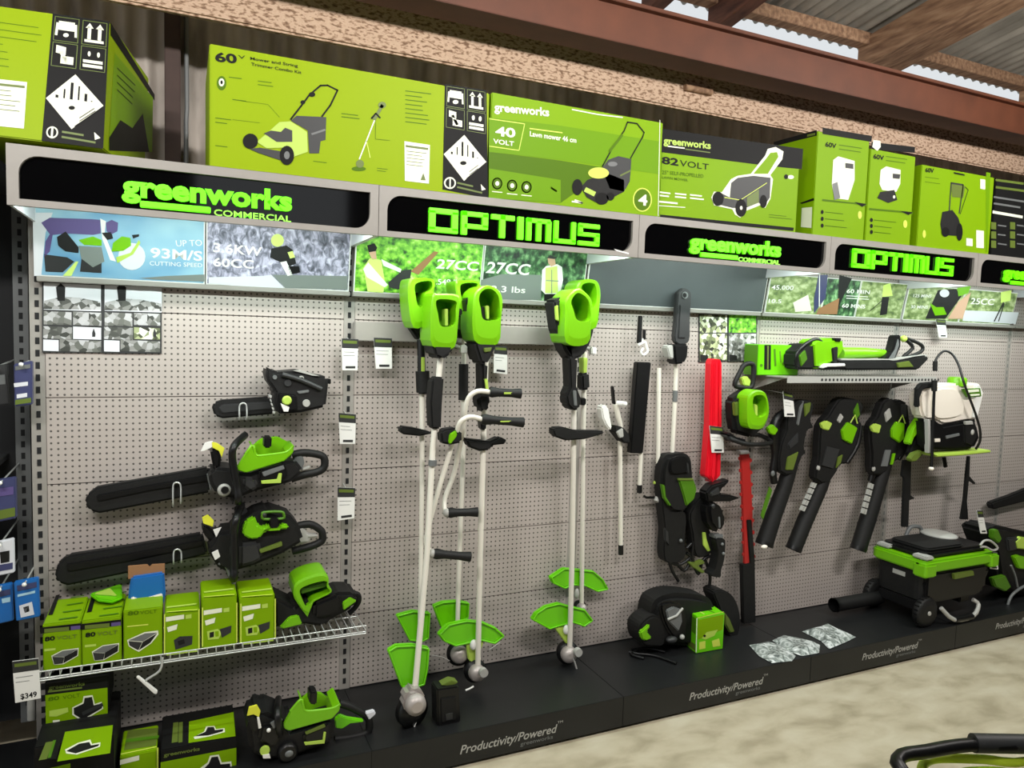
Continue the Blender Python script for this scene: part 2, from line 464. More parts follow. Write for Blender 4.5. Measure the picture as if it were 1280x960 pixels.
# added light fittings over the aisle, out of view
for i, (x, y, z, pw) in enumerate(ADDED_BATTENS):
    t = thing('added_batten', ('added fluorescent batten fitting out of view over the aisle, first along the wall', 'added fluorescent batten fitting out of view over the aisle, second along the wall', 'added fluorescent batten fitting out of view over the aisle, third along the wall')[i], 'lamp', (x, y, z), 'added battens over the aisle')
    m = MB(); m.box((x-.62, y-.05, z+.03), (x+.62, y+.05, z+.08), 'white', .006); m.build('housing', t)
    m = MB(); m.tube([(x-.6, y, z+.012), (x+.6, y, z+.012)], .014, 'tube_white'); m.build('lamp_tube', t)
    for s in (-.5, .5):
        m = MB(); m.tube([(x+s, y, z+.07), (x+s, y, 3.385+.154*(.75-y))], .004, 'mid_grey', 6); m.build('suspension_rod', t)
    lamp('added_batten_lamp', (x, y, z-.02), (x+.1, -.2, 1.75), 1.2, .12, pw*2, (1, .97, .93), t)
    lamp('added_batten_uplamp', (x, y, z+.09), (x, y+.3, 4), 1.2, .08, pw*.45, (1, .97, .93), t)  # upward lamp added to brighten the roof and beams

# ================================================================== DISPLAY BAYS
PG = ['long pegboard bay with three chainsaws and green battery cartons', 'pegboard bay behind the hanging string trimmers', 'pegboard bay with the pole saw, red blade cover and harness', 'pegboard bay behind the row of leaf blowers', 'pegboard bay with the white knapsack sprayer', 'narrow strip of pegboard beyond the sprayer bay']
for k in range(6):
    x0 = k*W
    t = thing('pegboard_bay', PG[k], 'display wall', (x0+W/2, .02, 0), 'pegboard bays along the wall')
    m = MB(); z = .10; ed = [HP+.002, .442, .74, 1.037, 1.333, 1.63, 2.05]
    for a, c in zip(ed, ed[1:]): m.box((x0+.022, 0, a+.0012), (x0+W-.022, .02, c-.0012), 'pegboard', .0015)
    m.build('pegboard', t)
    m = MB()
    m.box((x0-.021, .002, HP+.001), (x0+.021, .04, 2.05), 'fascia')
    zz = .16
    while zz < 2.02:
        m.box((x0-(.006 if k < 2 else .003), .0005, zz), (x0+(.006 if k < 2 else .003), .004, zz+.022), 'dark_back' if k < 4 else 'mid_grey'); zz += .041
    m.build('upright', t)
    m = MB(); m.box((x0+.005, -.03, ZR-.018), (x0+W-.005, .0, ZR), 'fascia', .002); m.build('picture_rail', t)

TXT = {1: (1.361, 1.776, .052), 2: (2.401, 2.825, .058), 3: (3.44, 3.853, .062), 4: (4.465, 4.88, .066)}
for k in range(-1, 6):
    x0 = k*W
    lab = ['black display plinth under the dark shelving', 'black display plinth under the chainsaw shelf', 'black display plinth under the string trimmers', 'black display plinth under the harness and green carton', 'black display plinth under the leaf blowers', 'black display plinth under the wheeled power unit', 'black display plinth beyond the wheeled power unit'][k+1]
    t = thing('display_plinth', lab, 'plinth', (x0+W/2, -DP/2, 0), 'black plinths along the wall')
    m = MB(); m.box((x0+.0003, -DP, .012), (x0+W-.0003, .04, HP), 'plinth', .0015)
    m.box((x0, -DP+.02, 0), (x0+W, -.02, .014), 'dark_back'); m.build('plinth_body', t)
    if k in TXT:
        a, c, zb_ = TXT[k]; m = MB(); f = Face(m, (0, -DP, 0), (0, -1, 0))
        def pp(x, z):
            q = V((x, -DP, z))-CAM; return (640+F*q.dot(right)/q.dot(fwd), 480-F*q.dot(up)/q.dot(fwd))
        f.text('Productivity/Powered', pp(a, zb_), pp(c-.02, zb_), pp(a, zb_+.034), 'light_grey', 1, .012, .25)
        f.text('TM', pp(c-.012, zb_+.034), pp(c+.012, zb_+.034), pp(c-.012, zb_+.044), 'light_grey', 1)
        f.text('greenworks', pp(c-.17, zb_-.022), pp(c-.03, zb_-.022), pp(c-.17, zb_-.006), 'mid_grey', 1, .01)
        m.build('slogan_lettering', t)

def pxz(x, y, z):
    q = V((x, y, z))-CAM; return (640+F*q.dot(right)/q.dot(fwd), 480-F*q.dot(up)/q.dot(fwd))

# ------------------------------------------------------------------ lit name canopies
OPT = {'O': [(0, 0, 1, .22), (0, .78, 1, 1), (0, .1, .22, .9), (.78, .1, 1, .9)],
       'P': [(0, 0, .22, 1), (0, .8, 1, 1), (.78, .36, 1, .95), (.1, .28, 1, .48)],
       'T': [(0, .78, 1, 1), (.36, 0, .6, 1)], 'I': [(0, 0, 1, 1)],
       'M': [(0, 0, .2, 1), (0, .8, .96, 1), (.4, 0, .6, .9), (.8, 0, 1, .92)],
       'U': [(0, .06, .2, 1), (.8, .06, 1, 1), (0, 0, 1, .2)],
       'S': [(0, 0, 1, .2), (.8, .1, 1, .55), (0, .42, 1, .6), (0, .5, .2, .92), (0, .8, 1, 1)]}
OW = {'O': 1.15, 'P': 1.1, 'T': 1.0, 'I': .26, 'M': 1.1, 'U': 1.0, 'S': 1.0}
def optimus(m, x0, x1, z0, z1, y, k, th=.012):
    gap = .13; tot = sum(OW[c] for c in 'OPTIMUS')+gap*6-.04; s = (x1-x0)/tot; h = z1-z0; x = x0
    for c in 'OPTIMUS':
        wc = OW[c]*s
        for a, b_, c2, d in OPT[c]: m.box((x+a*wc, y-th, z0+b_*h), (x+c2*wc, y, z0+d*h), k, .0015)
        x += wc+gap*s
names = ['black lit name board reading COMMERCIAL above the chainsaw bay', 'black lit name board reading OPTIMUS above the string trimmers', 'black lit name board reading COMMERCIAL above the pole saw', 'black lit name board reading OPTIMUS above the leaf blowers', 'black lit name board cut off above the knapsack sprayer']
for k in range(5):
    x0, x1 = k*W+.001, (k+1)*W-.001
    t = thing('sign_canopy', names[k], 'sign', ((x0+x1)/2, -DH/2, ZB), 'lit name boards over the bays')
    ox0, ox1, oz0, oz1 = x0+.028, x1-.028, ZB+.019, ZT-.027; R = .05
    hole = []
    for cx, cz, a0, rr in ((ox0+.001, oz0+.001, 180, .001), (ox1-R, oz0+R, 270, R), (ox1-.001, oz1-.001, 0, .001), (ox0+R, oz1-R, 90, R)):
        for i in range(7):
            a = math.radians(a0+90*i/6); hole.append((cx+rr*math.cos(a), cz+rr*math.sin(a)))
    bm = bmesh.new(); ov = [bm.verts.new((x, -DH, z)) for x, z in ((x0, ZB), (x1, ZB), (x1, ZT), (x0, ZT))]
    hv = [bm.verts.new((x, -DH, z)) for x, z in hole]
    es = [bm.edges.new((ov[i], ov[(i+1) % 4])) for i in range(4)]+[bm.edges.new((hv[i], hv[(i+1) % len(hv)])) for i in range(len(hv))]
    bmesh.ops.triangle_fill(bm, use_beauty=True, edges=es)
    for f in list(bm.faces):
        c = f.calc_center_median()
        if all((hole[i][0]-hole[i-1][0])*(c.z-hole[i-1][1])-(hole[i][1]-hole[i-1][1])*(c.x-hole[i-1][0]) > -1e-9 for i in range(len(hole))): bm.faces.remove(f)
    r = bmesh.ops.extrude_face_region(bm, geom=list(bm.faces))
    bmesh.ops.translate(bm, vec=(0, .018, 0), verts=[g for g in r['geom'] if isinstance(g, bmesh.types.BMVert)])
    bmesh.ops.recalc_face_normals(bm, faces=bm.faces)
    m = MB(); m.addbm(bm, 'fascia'); m.build('fascia_frame', t)
    m = MB(); m.box((x0+.01, -DH+.012, ZB+.005), (x1-.01, -DH+.022, ZT-.006), 'acrylic'); m.build('sign_panel', t)
    m = MB(); m.box((x0, -DH+.018, ZT-.016), (x1, .03, ZT-.001), 'fascia'); m.build('top_panel', t)
    m = MB(); m.box((x0, -DH+.024, ZB+.002), (x0+.008, -.002, ZT-.018), 'photo_pale')
    m.build('side_bracket', t)
    m = MB(); m.box((x1-.008, -DH+.024, ZB+.002), (x1, -.002, ZT-.018), 'photo_pale'); m.build('side_bracket', t)
    m = MB(); m.box((x0+.03, -DH+.03, ZB+.03), (x1-.03, -DH+.06, ZB+.05), 'white', .003); m.build('led_strip', t)
    lamp('led_lamp', ((x0+x1)/2, -DH+.075, ZB+.045), ((x0+x1)/2, -.08, ZB-.75), W-.1, .02, LED_POWER, (.86, 1, .93), t)
    yl = -DH+.012
    m = MB(); f = Face(m, (0, yl-.010, 0), (0, -1, 0), .0005)
    if k in (1, 3):
        if k == 1: optimus(m, 1.209, 1.886, 1.936, 2.018, yl, 'letter_glow')
        else: optimus(m, 3.245, 3.946, 1.945, 2.032, yl, 'letter_glow')
        m.build('glowing_letters', t)
    else:
        a, c = {0: (.278, .757), 2: (2.326, 2.818), 4: (4.372, 4.86)}[k]; wd = c-a
        f.text('greenworks', pxz(a, yl, 1.965), pxz(c, yl, 1.965), pxz(a, yl, 2.026), 'letter_glow', 1, .042, 0, .010)
        m.box((a+wd*.10, yl-.010, 1.932), (a+wd*.50, yl, 1.951), 'letter_glow', .002)
        m.build('glowing_letters', t)
        m = MB(); f = Face(m, (0, yl-.006, 0), (0, -1, 0), .0005)
        f.text('COMMERCIAL', pxz(a+wd*.52, yl, 1.929), pxz(c-.003, yl, 1.929), pxz(a+wd*.52, yl, 1.948), 'letter_pale', 1, .012, 0, .006); m.build('small_letters', t)
    if k == 1:
        m = MB(); f = Face(m, (0, -DH-.0005, 0), (0, -1, 0)); f.poly([(767, 311), (786, 316), (786, 318), (771, 314)], 'white'); m.build('torn_corner', t)

# ------------------------------------------------------------------ picture panels under the canopies
TB = V((0, -.056, .332)).normalized()   # pictures lean: top nearer the viewer
PN = V((0, -.332, -.056)).normalized()
PO = V((0, -.022, ZR))
def picture(label, x0, x1, k, zt=.24, group='pictures under the name boards'):
    t = thing('picture_panel', label, 'picture', ((x0+x1)/2, -.022, ZR), group)
    m = MB(); m.hexa(V((x0, -.022, ZR)), V((x1-x0, 0, 0)), -PN*.008, TB*zt, 'white')
    m.add([V((x0+.004, -.022, ZR))+PN*.001+TB*.004, V((x1-.004, -.022, ZR))+PN*.001+TB*.004, V((x1-.004, -.022, ZR))+PN*.001+TB*(zt-.004), V((x0+.004, -.022, ZR))+PN*.001+TB*(zt-.004)], [(0, 1, 2, 3)], k)
    return t, m, Face(m, PO+PN*.001, PN, .0006)
g = Zm(30, 255, 230)
t, m, f = picture('picture of a worker with a cut-off saw, lettered 93M/S', .006, .512, 'skyfade')
f.poly(g([(60, 60), (200, 60), (150, 200), (120, 500), (70, 500)]), 'photo_pale', 1)
f.poly(g([(120, 130), (180, 95), (470, 105), (530, 110), (535, 205), (480, 215), (300, 205), (200, 215), (180, 330), (140, 370), (150, 260), (180, 210)]), 'purple', 2)
f.poly(g([(140, 350), (300, 370), (350, 400), (270, 475), (150, 470)]), 'dark_grey', 2); f.poly(g([(400, 380), (540, 370), (540, 480), (390, 470)]), 'dark_grey', 2)
f.poly(g([(230, 230), (290, 190), (380, 300), (380, 340), (290, 330), (240, 290)]), 'soft_black', 3)
f.poly(g([(380, 250), (480, 225), (540, 250), (540, 290), (420, 285)]), 'lime', 3)
f.poly(g([(380, 290), (540, 300), (560, 400), (480, 440), (400, 380)]), 'photo_grey', 3)
f.disc(30+750*.1797, 255+365*.1797, 17, 17, 'photo_pale', 2); f.poly(g([(610, 330), (620, 270), (680, 225), (740, 235), (745, 290), (690, 325)]), 'lime', 4)
f.poly(g([(640, 370), (740, 340), (800, 250), (810, 270), (760, 350), (650, 410)]), 'lime_pale', 3); f.poly(g([(750, 215), (800, 210), (800, 225), (760, 240)]), 'black', 4)
f.poly(g([(570, 130), (610, 110), (655, 130), (650, 190), (610, 210), (575, 190)]), 'purple', 3); f.poly(g([(540, 200), (610, 195), (620, 240), (580, 250)]), 'soft_black', 3)
f.poly(g([(530, 100), (570, 120), (560, 210), (640, 400), (600, 390), (545, 240)]), 'white', 2); f.poly(g([(270, 500), (360, 400), (380, 400), (330, 500)]), 'hi_vis', 3)
f.poly(g([(800, 515), (1000, 500), (1255, 490), (1255, 540), (900, 525)]), 'photo_grey', 2)
f.text('UP TO', *g([(1060, 295), (1240, 290), (1060, 250)]), 'white', 3, .0)
f.text('93M/S', *g([(880, 370), (1240, 395), (880, 300)]), 'white', 3, .02)
f.text('CUTTING SPEED', *g([(875, 425), (1240, 440), (875, 395)]), 'white', 3); m.build('print', t)
g = Zm(250, 270, 200)
t, m, f = picture('picture of a sawyer among bare branches, lettered 3.6KW 60CC', .516, 1.024, 'snowy')
f.poly(g([(70, 490), (500, 480), (570, 470), (670, 570), (650, 590), (70, 540)]), 'photo_pale', 1); f.poly(g([(580, 470), (1180, 480), (1180, 590), (680, 575)]), 'photo_grey', 1)
f.disc(250+620*.156, 270+195*.156, 8, 8, 'hi_vis', 3); f.poly(g([(570, 260), (690, 235), (740, 270), (770, 380), (720, 400), (600, 350), (560, 330)]), 'soft_black', 2); f.poly(g([(700, 290), (740, 280), (760, 330), (720, 340)]), 'hi_vis', 3)
f.poly(g([(640, 370), (690, 360), (740, 470), (700, 480)]), 'white', 3); f.poly(g([(700, 400), (790, 400), (800, 450), (720, 470)]), 'black', 3)
f.text('3.6KW', *g([(105, 285), (495, 320), (105, 210)]), 'white', 3, .02); f.text('60CC', *g([(105, 400), (430, 420), (105, 330)]), 'white', 3, .02); m.build('print', t)
g = Zm(430, 290, 180)
t, m, f = picture('picture of a hedge cutter in a hi-vis vest on bright leaves, lettered 27CC', 1.042, 1.568, 'foliage')
f.poly(g([(170, 320), (230, 230), (330, 250), (360, 420), (350, 540), (210, 530)]), 'hi_vis', 2); f.poly(g([(170, 330), (215, 270), (390, 470), (360, 490), (200, 400)]), 'white', 3); f.poly(g([(330, 240), (510, 330), (500, 360), (350, 300)]), 'white', 3)
f.poly(g([(215, 170), (280, 150), (290, 240), (250, 250)]), 'skin', 2); f.poly(g([(205, 120), (270, 100), (295, 140), (280, 170), (220, 180)]), 'soft_black', 3)
f.poly(g([(390, 450), (520, 340), (600, 330), (580, 470), (480, 510), (400, 490)]), 'dark_grey', 3); f.poly(g([(590, 350), (800, 170), (840, 180), (660, 380)]), 'brown_card', 3)
f.text('27CC', *g([(815, 320), (1185, 345), (815, 235)]), 'white', 3, .02, .15); f.text('.549 lbs', *g([(815, 465), (1050, 470), (815, 415)]), 'white', 3, .01); m.build('print', t)
g = Zm(590, 300, 160)
t, m, f = picture('picture of a man in a pale vest before dark trees, lettered 27CC', 1.572, 2.062, 'dark_trees')
f.poly(g([(90, 400), (300, 340), (690, 350), (690, 600), (90, 600)]), 'photo_grey', 1); f.poly(g([(700, 300), (740, 260), (850, 240), (900, 270), (910, 400), (880, 540), (730, 540), (690, 500)]), 'white', 2)
f.poly(g([(735, 280), (850, 260), (860, 530), (730, 530)]), 'hi_vis', 3); f.line(g([(795, 300), (795, 530)]), .004, 'photo_grey', 4); f.line(g([(740, 405), (860, 410)]), .004, 'photo_grey', 4)
f.poly(g([(755, 180), (825, 175), (835, 245), (790, 265), (760, 230)]), 'skin', 3); f.poly(g([(745, 180), (780, 150), (850, 180), (820, 190)]), 'dark_grey', 4); f.poly(g([(720, 540), (880, 540), (880, 600), (720, 610)]), 'soft_black', 3)
f.text('27CC', *g([(135, 325), (565, 350), (135, 210)]), 'white', 3, .02, .15); f.text('13.3 lbs', *g([(140, 515), (530, 530), (140, 450)]), 'white', 3, .012); m.build('print', t)
t, m, f = picture('plain dark grey picture panel without any print', 2.075, 3.108, 'plain_panel'); m.build('print', t)
def small_pic(label, x0, x1, k, g, words, extra):
    t, m, f = picture(label, x0, x1, k, .2)
    for (txt, a, b_, c) in words: f.text(txt, *g([a, b_, c]), 'white', 3, .015)
    extra(f, g); m.build('print', t)
g = Zm(945, 335, 185)
def ex(f, g):
    f.poly(g([(320, 300), (450, 230), (480, 370), (340, 380)]), 'off_white', 1); f.poly(g([(540, 60), (620, 60), (600, 260), (500, 390), (500, 260)]), 'navy_pack', 2); f.line(g([(548, 60), (545, 330)]), .006, 'white', 3); f.poly(g([(540, 350), (720, 260), (700, 400), (520, 400)]), 'brown_card', 2)
small_pic('picture of a trunk being sawn, first beside the plain grey panel', 3.125, 3.505, 'field', g, [('45.000', (130, 185), (320, 190), (130, 145)), ('10.5', (105, 300), (215, 305), (105, 265))], ex)
def ex(f, g): f.lines(g([(780, 240)])[0], g([(980, 250)])[0], 2, 3, .004, 'white', 2); f.poly(g([(720, 60), (830, 90), (730, 300), (700, 380)]), 'soft_black', 1)
small_pic('picture of dark trees with two lines of figures, third of the wooded pictures', 3.51, 3.76, 'dark_trees', g, [('60 MIN', (780, 215), (980, 225), (780, 180)), ('60 MINS', (740, 340), (940, 350), (740, 305))], ex)
def ex(f, g): f.poly(g([(1100, 150), (1160, 130), (1180, 240), (1090, 250)]), 'hi_vis', 2); f.poly(g([(1090, 250), (1150, 250), (1130, 400), (1070, 410)]), 'soft_black', 2); f.line(g([(1090, 280), (985, 370)]), .005, 'black', 3)
small_pic('picture of a grass trimmer at work on rough ground', 3.765, 4.126, 'field', g, [], ex)
g = Zm(1110, 340, 170)
def ex(f, g):
    f.poly(g([(470, 170), (640, 160), (690, 230), (540, 440), (350, 440), (420, 280)]), 'soft_black', 1); f.disc(1110+530*.1328, 340+200*.1328, 6, 5, 'photo_pale', 2); f.poly(g([(560, 440), (660, 280), (780, 190), (700, 440)]), 'skin', 2); f.poly(g([(650, 150), (780, 130), (750, 200), (660, 230)]), 'lime', 3); f.poly(g([(390, 290), (450, 330), (520, 330), (550, 400), (440, 410)]), 'lime', 3)
small_pic('picture of gloved hands over a green tool', 4.142, 4.622, 'field', g, [('125 MINS', (235, 235), (405, 240), (235, 205)), ('30 MINS', (210, 340), (370, 345), (210, 310))], ex)
def ex(f, g):
    f.poly(g([(720, 360), (1230, 380), (1200, 490), (700, 460)]), 'photo_pale', 1); f.poly(g([(1060, 190), (1160, 170), (1150, 270), (1060, 290)]), 'hi_vis', 2); f.line(g([(1085, 290), (1000, 460)]), .012, 'dark_grey', 2); f.line(g([(1090, 300), (1040, 460)]), .01, 'dark_grey', 2)
small_pic('picture of a worker walking a street edge, lettered 25CC', 4.628, 5.12, 'field', g, [('25CC', (770, 300), (990, 310), (770, 240))], ex)

# ------------------------------------------------------------------ instruction posters on the pegboard
def poster(label, px, cells, k):
    t = thing('poster', label, 'poster', A(*px[3], -.004), 'small posters on the pegboard')
    m = MB(); m.slab(px, -.006, -.001, 'dark_grey', .0)
    f = Face(m, (0, -.0062, 0), (0, -1, 0), .0005)
    for c, kk in cells: f.poly(c, kk, 1)
    return t, m, f
g = Zm(45, 345, 165)
def R4(a, b_, c, d): return [(a, b_), (c, b_+(c-a)*.045), (c, d+(c-a)*.03), (a, d)]
for half, lab in ((0, 'grey photo poster of small pictures beside the slotted upright'), (1, 'grey photo poster of small pictures, farther from the slotted upright')):
    o = 590*half
    outer = g([(58+o, 45+o*.043), (648+o-20*half, 72+o*.043), (648+o-20*half, 745+o*.012), (60+o, 742+o*.012)])
    cells = [(g(R4(75+o, 65+o*.04, 630+o, 325+o*.02)), 'photo_pale'), (g(R4(75+o, 340+o*.02, 345+o, 470+o*.02)), 'collage'), (g(R4(360+o, 345+o*.02, 635+o-20*half, 475)), 'collage'), (g(R4(70+o, 485+o*.01, 350+o, 605+o*.01)), 'collage'),
             (g(R4(360+o, 490+o*.01, 632+o-20*half, 610)), 'photo_pale' if not half else 'collage_green'), (g(R4(70+o, 615+o*.01, 220+o, 725+o*.01)), 'photo_pale'), (g(R4(230+o, 612+o*.01, 632+o-20*half, 728)), 'collage')]
    t, m, f = poster(lab, outer, cells, 'collage')
    f.poly(g([(80+o, 240+o*.03), (250+o, 200+o*.03), (420+o, 210+o*.03), (625+o, 250+o*.03), (628+o, 330+o*.02), (75+o, 320+o*.02)]), 'collage', 2)
    f.poly(g([(195+o, 110), (240+o, 70), (285+o, 110), (280+o, 240), (210+o, 240)]), 'soft_black', 3)
    f.poly(g([(545+o, 550), (560+o, 505), (578+o, 560), (575+o, 590), (545+o, 590)]), 'dark_grey', 3)
    m.build('printed_sheet', t)
g = Zm(865, 385, 90, 1152)
for half, lab in ((0, 'black and white photo poster above the red blade cover'), (1, 'photo poster with a green picture on top, above the green cup of the hedge trimmer')):
    o = 465*half
    outer = g([(112+o, 95+o*.02), (572+o, 105+o*.02), (570+o, 850), (112+o, 870-o*.02)])
    cells = [(g([(125+o, 105), (560+o, 115), (560+o, 390), (125+o, 395)]), 'collage_green' if not half else 'foliage'), (g([(125+o, 410), (560+o, 410), (560+o, 835), (125+o, 850)]), 'collage_green' if not half else 'collage')]
    t, m, f = poster(lab, outer, cells, 'collage')
    f.poly(g([(420+o, 540), (550+o, 480), (550+o, 560)]), 'white', 2); f.poly(g([(130+o, 740), (250+o, 760), (260+o, 840), (130+o, 845)]), 'soft_black', 2)
    m.build('printed_sheet', t)

# ================================================================== CARTONS ON TOP OF THE CANOPIES
def carton(label, x0, x1, y0, dep, z0, h, k, kside=None, group='tool cartons on top of the canopies', ktop=None, name='carton', cat='box'):
    t = thing(name, label, cat, ((x0+x1)/2, y0+dep/2, z0), group)
    m = MB(); m.box((x0, y0, z0), (x1, y0+dep, z0+h), k, .003)
    if kside:
        e = .0006
        m.add([V((x0-e, y0+.004, z0+.004)), V((x0-e, y0+dep-.004, z0+.004)), V((x0-e, y0+dep-.004, z0+h-.004)), V((x0-e, y0+.004, z0+h-.004))], [(0, 3, 2, 1)], kside)
    if ktop:
        e = .0006
        m.add([V((x0+.003, y0+.003, z0+h+e)), V((x1-.003, y0+.003, z0+h+e)), V((x1-.003, y0+dep-.003, z0+h+e)), V((x0+.003, y0+dep-.003, z0+h+e))], [(0, 1, 2, 3)], ktop)
    return t, m, Face(m, (0, y0, 0), (0, -1, 0))
def warning_panel(f, q, L=1):
    """black strip with handling marks; q maps unit square (u right, v down) to pixels"""
    def Q(pts): return [q(u, v) for u, v in pts]
    f.poly(Q([(0, 0), (1, 0), (1, 1), (0, 1)]), 'carton_black', L)
    for u0, v0 in ((.05, .02), (.54, .02), (.05, .22), (.54, .22)): f.line(Q([(u0, v0), (u0+.42, v0), (u0+.42, v0+.185), (u0, v0+.185)]), .0018, 'carton_grey', L+1, True)
    f.poly(Q([(.12, .05), (.40, .05), (.40, .12), (.12, .12)]), 'carton_white', L+1); f.disc(*q(.26, .155), 3.5, 2.5, 'carton_white', L+1)
    f.line(Q([(.10, .07), (.09, .16)]), .006, 'carton_white', L+1); f.line(Q([(.42, .07), (.43, .16)]), .006, 'carton_white', L+1)
    for u in (.66, .84):
        f.line(Q([(u, .07), (u, .155)]), .009, 'carton_white', L+1); f.poly(Q([(u-.07, .075), (u, .035), (u+.07, .075)]), 'carton_white', L+1)
    f.line(Q([(.6, .175), (.9, .175)]), .008, 'carton_white', L+1)
    f.poly(Q([(.11, .24), (.28, .25), (.28, .31), (.11, .30)]), 'carton_white', L+1); f.poly(Q([(.2, .32), (.42, .32), (.42, .38), (.2, .38)]), 'carton_white', L+1); f.line(Q([(.2, .29), (.3, .36)]), .01, 'carton_white', L+1)
    for v in (.335, .37): f.line(Q([(.6, v), (.9, v)]), .009, 'carton_white', L+1)
    f.disc(*q(.68, .275), 1.8, 3.2, 'carton_white', L+1); f.disc(*q(.84, .275), 1.8, 3.2, 'carton_white', L+1)
    c = (.47, .665)
    f.poly(Q([(c[0], c[1]-.215), (c[0]+.5, c[1]), (c[0], c[1]+.215), (c[0]-.46, c[1])]), 'carton_white', L+1)
    for i, u in enumerate((-.28, -.16, -.04, .08, .2, .3)):
        top = -.19+abs(u)*.46; f.line(Q([(c[0]+u, c[1]+top+.03), (c[0]+u, c[1]-.02)]), .007 if i % 2 == 0 else .004, 'carton_black', L+2)
    f.disc(*q(c[0]-.02, c[1]+.05), 4, 2.5, 'carton_black', L+2); f.line(Q([(c[0]+.05, c[1]+.19), (c[0]+.47, c[1]+.02)]), .002, 'carton_black', L+2)
    f.lines(q(c[0]+.12, c[1]+.12), q(c[0]+.38, c[1]+.02), 2, 4, .002, 'carton_black', L+2)
    f.disc(*q(.16, .925), 7.5, 7.5, 'carton_white', L+1); f.disc(*q(.16, .925), 5.6, 5.6, 'carton_black', L+2); f.line(Q([(.16, .89), (.16, .96)]), .005, 'carton_white', L+3)
    f.lines(q(.33, .91), q(.66, .915), 1, 4, .006, 'carton_grey', L+1, 0); f.lines(q(.33, .95), q(.86, .96), 1, 4, .006, 'carton_grey', L+1, 0)
    f.poly(Q([(.84, .88), (.95, .92), (.86, .94)]), 'carton_white', L+1)

# carton at the near end, turned a little and tipped back
tl, tr, br, bl = A(-95, -6, -.30), A(137, 27, -.36), A(129, 186, -.425), A(-105, 158, -.425)
dv = V((math.sin(.17), math.cos(.17), 0))*.5
N1 = (tr-br).cross(bl-br); N1 = N1 if N1.y < 0 else -N1
N1.normalize()
tl = AP(-95, -6, br, (tr-br).cross(bl-br))
t = thing('carton', 'green and black carton tilted at the slotted upright end, white letter pasted on it', 'box', (bl+br)/2, 'tool cartons on top of the canopies')
m = MB(); m.prism([bl, br, tr, tl], dv, 'carton_green', .003); f = Face(m, br, N1)
def q(u, v):
    a = (66+71*u, 17+10*u); c = (52+77*u, 176+10*u); return (a[0]+(c[0]-a[0])*v, a[1]+(c[1]-a[1])*v)
warning_panel(f, q)
f.poly([(-40, 95), (34, 103), (30, 161), (-40, 154)], 'carton_white', 2); f.lines((-38, 102), (30, 109), 1, 3, .007, 'carton_grey', 3, 0); f.lines((-38, 109), (30, 116), 5, 6, .002, 'carton_grey', 3)
f.lines((-60, 20), (58, 36), 7, 9, .002, 'carton_dark', 1, .5)
s = Face(m, br+V((.0, .0, 0)), V((math.cos(.17), -math.sin(.17), 0)).normalized())
sN = (tr-br).cross(dv); sN = sN if sN.x > 0 else -sN
s = Face(m, br, sN)
s.poly([(138, 28), (193, 118), (193, 126), (138, 44)], 'carton_black', 1); s.poly([(143, 66), (191, 122), (190, 190), (135, 188)], 'carton_green2', 1)
s.poly([(136, 172), (150, 150), (165, 160), (178, 142), (186, 190), (136, 188)], 'carton_black', 2); s.lines((146, 85), (170, 108), 4, 9, .003, 'carton_black', 2)
m.build('carton_body', t)

# 60V kit
t, m, f = carton('long 60V carton with mower and trimmer picture and black warning strip', .514, 1.424, -.425, .40, ZT, .362, 'carton_green')
def q(u, v):
    a = (556+52*u, 105+8*u); c = (553+57*u, 237+11*u); return (a[0]+(c[0]-a[0])*v, a[1]+(c[1]-a[1])*v)
warning_panel(f, q)
g = Zm(250, 50, 180, 1016)
f.text('60', *g([(108, 150), (262, 165), (108, 85)]), 'carton_black', 2, .035); f.text('V', *g([(270, 130), (320, 135), (270, 105)]), 'carton_black', 2)
f.text('Mower and String', *g([(355, 140), (690, 193), (355, 118)]), 'carton_black', 2, .01); f.text('Trimmer Combo Kit', *g([(360, 180), (715, 240), (360, 158)]), 'carton_black', 2, .01)
f.disc(*g([(152, 305)])[0], 6, 9, 'carton_dark', 1); f.disc(*g([(152, 300)])[0], 3.5, 5, 'carton_white', 2); f.disc(*g([(152, 300)])[0], 1.5, 2.5, 'carton_black', 3)
for p in ((205, 262), (410, 290), (410, 315), (230, 420), (110, 550), (110, 580), (110, 745), (800, 855)): f.lines(*g([p, (p[0]+110, p[1]+14)]), 1, 1, .0025, 'carton_dark', 1)
f.line(g([(290, 430), (480, 455), (560, 545)]), .0012, 'carton_dark', 1); f.line(g([(230, 562), (420, 585)]), .0012, 'carton_dark', 1)
# mower drawing
f.line(g([(640, 560), (710, 470), (770, 390), (850, 322), (900, 320), (970, 355), (920, 460), (860, 540)]), .005, 'carton_black', 2); f.disc(*g([(790, 385)])[0], 4, 3, 'carton_black', 3); f.disc(*g([(725, 440)])[0], 3, 2.5, 'carton_black', 3)
f.poly(g([(640, 570), (680, 535), (890, 545), (885, 705), (850, 715), (840, 800), (770, 800), (760, 640)]), 'dark_grey', 2); f.line(g([(790, 665), (880, 635)]), .006, 'mid_grey', 3)
f.poly(g([(400, 720), (470, 660), (560, 580), (640, 575), (755, 650), (760, 790), (660, 825), (600, 760), (470, 765)]), 'lime_pale', 3); f.poly(g([(450, 660), (500, 640), (570, 650), (600, 620), (650, 640), (650, 720), (540, 720)]), 'dark_grey', 4)
f.poly(g([(420, 760), (590, 790), (600, 860), (420, 800), (350, 770)]), 'dark_grey', 3); f.disc(*g([(355, 715)])[0], 9.5, 9.5, 'carton_black', 4); f.disc(*g([(612, 815)])[0], 9, 12, 'carton_black', 4); f.disc(*g([(612, 815)])[0], 3.5, 5, 'mid_grey', 5)
g = Zm(420, 80, 200, 1129)
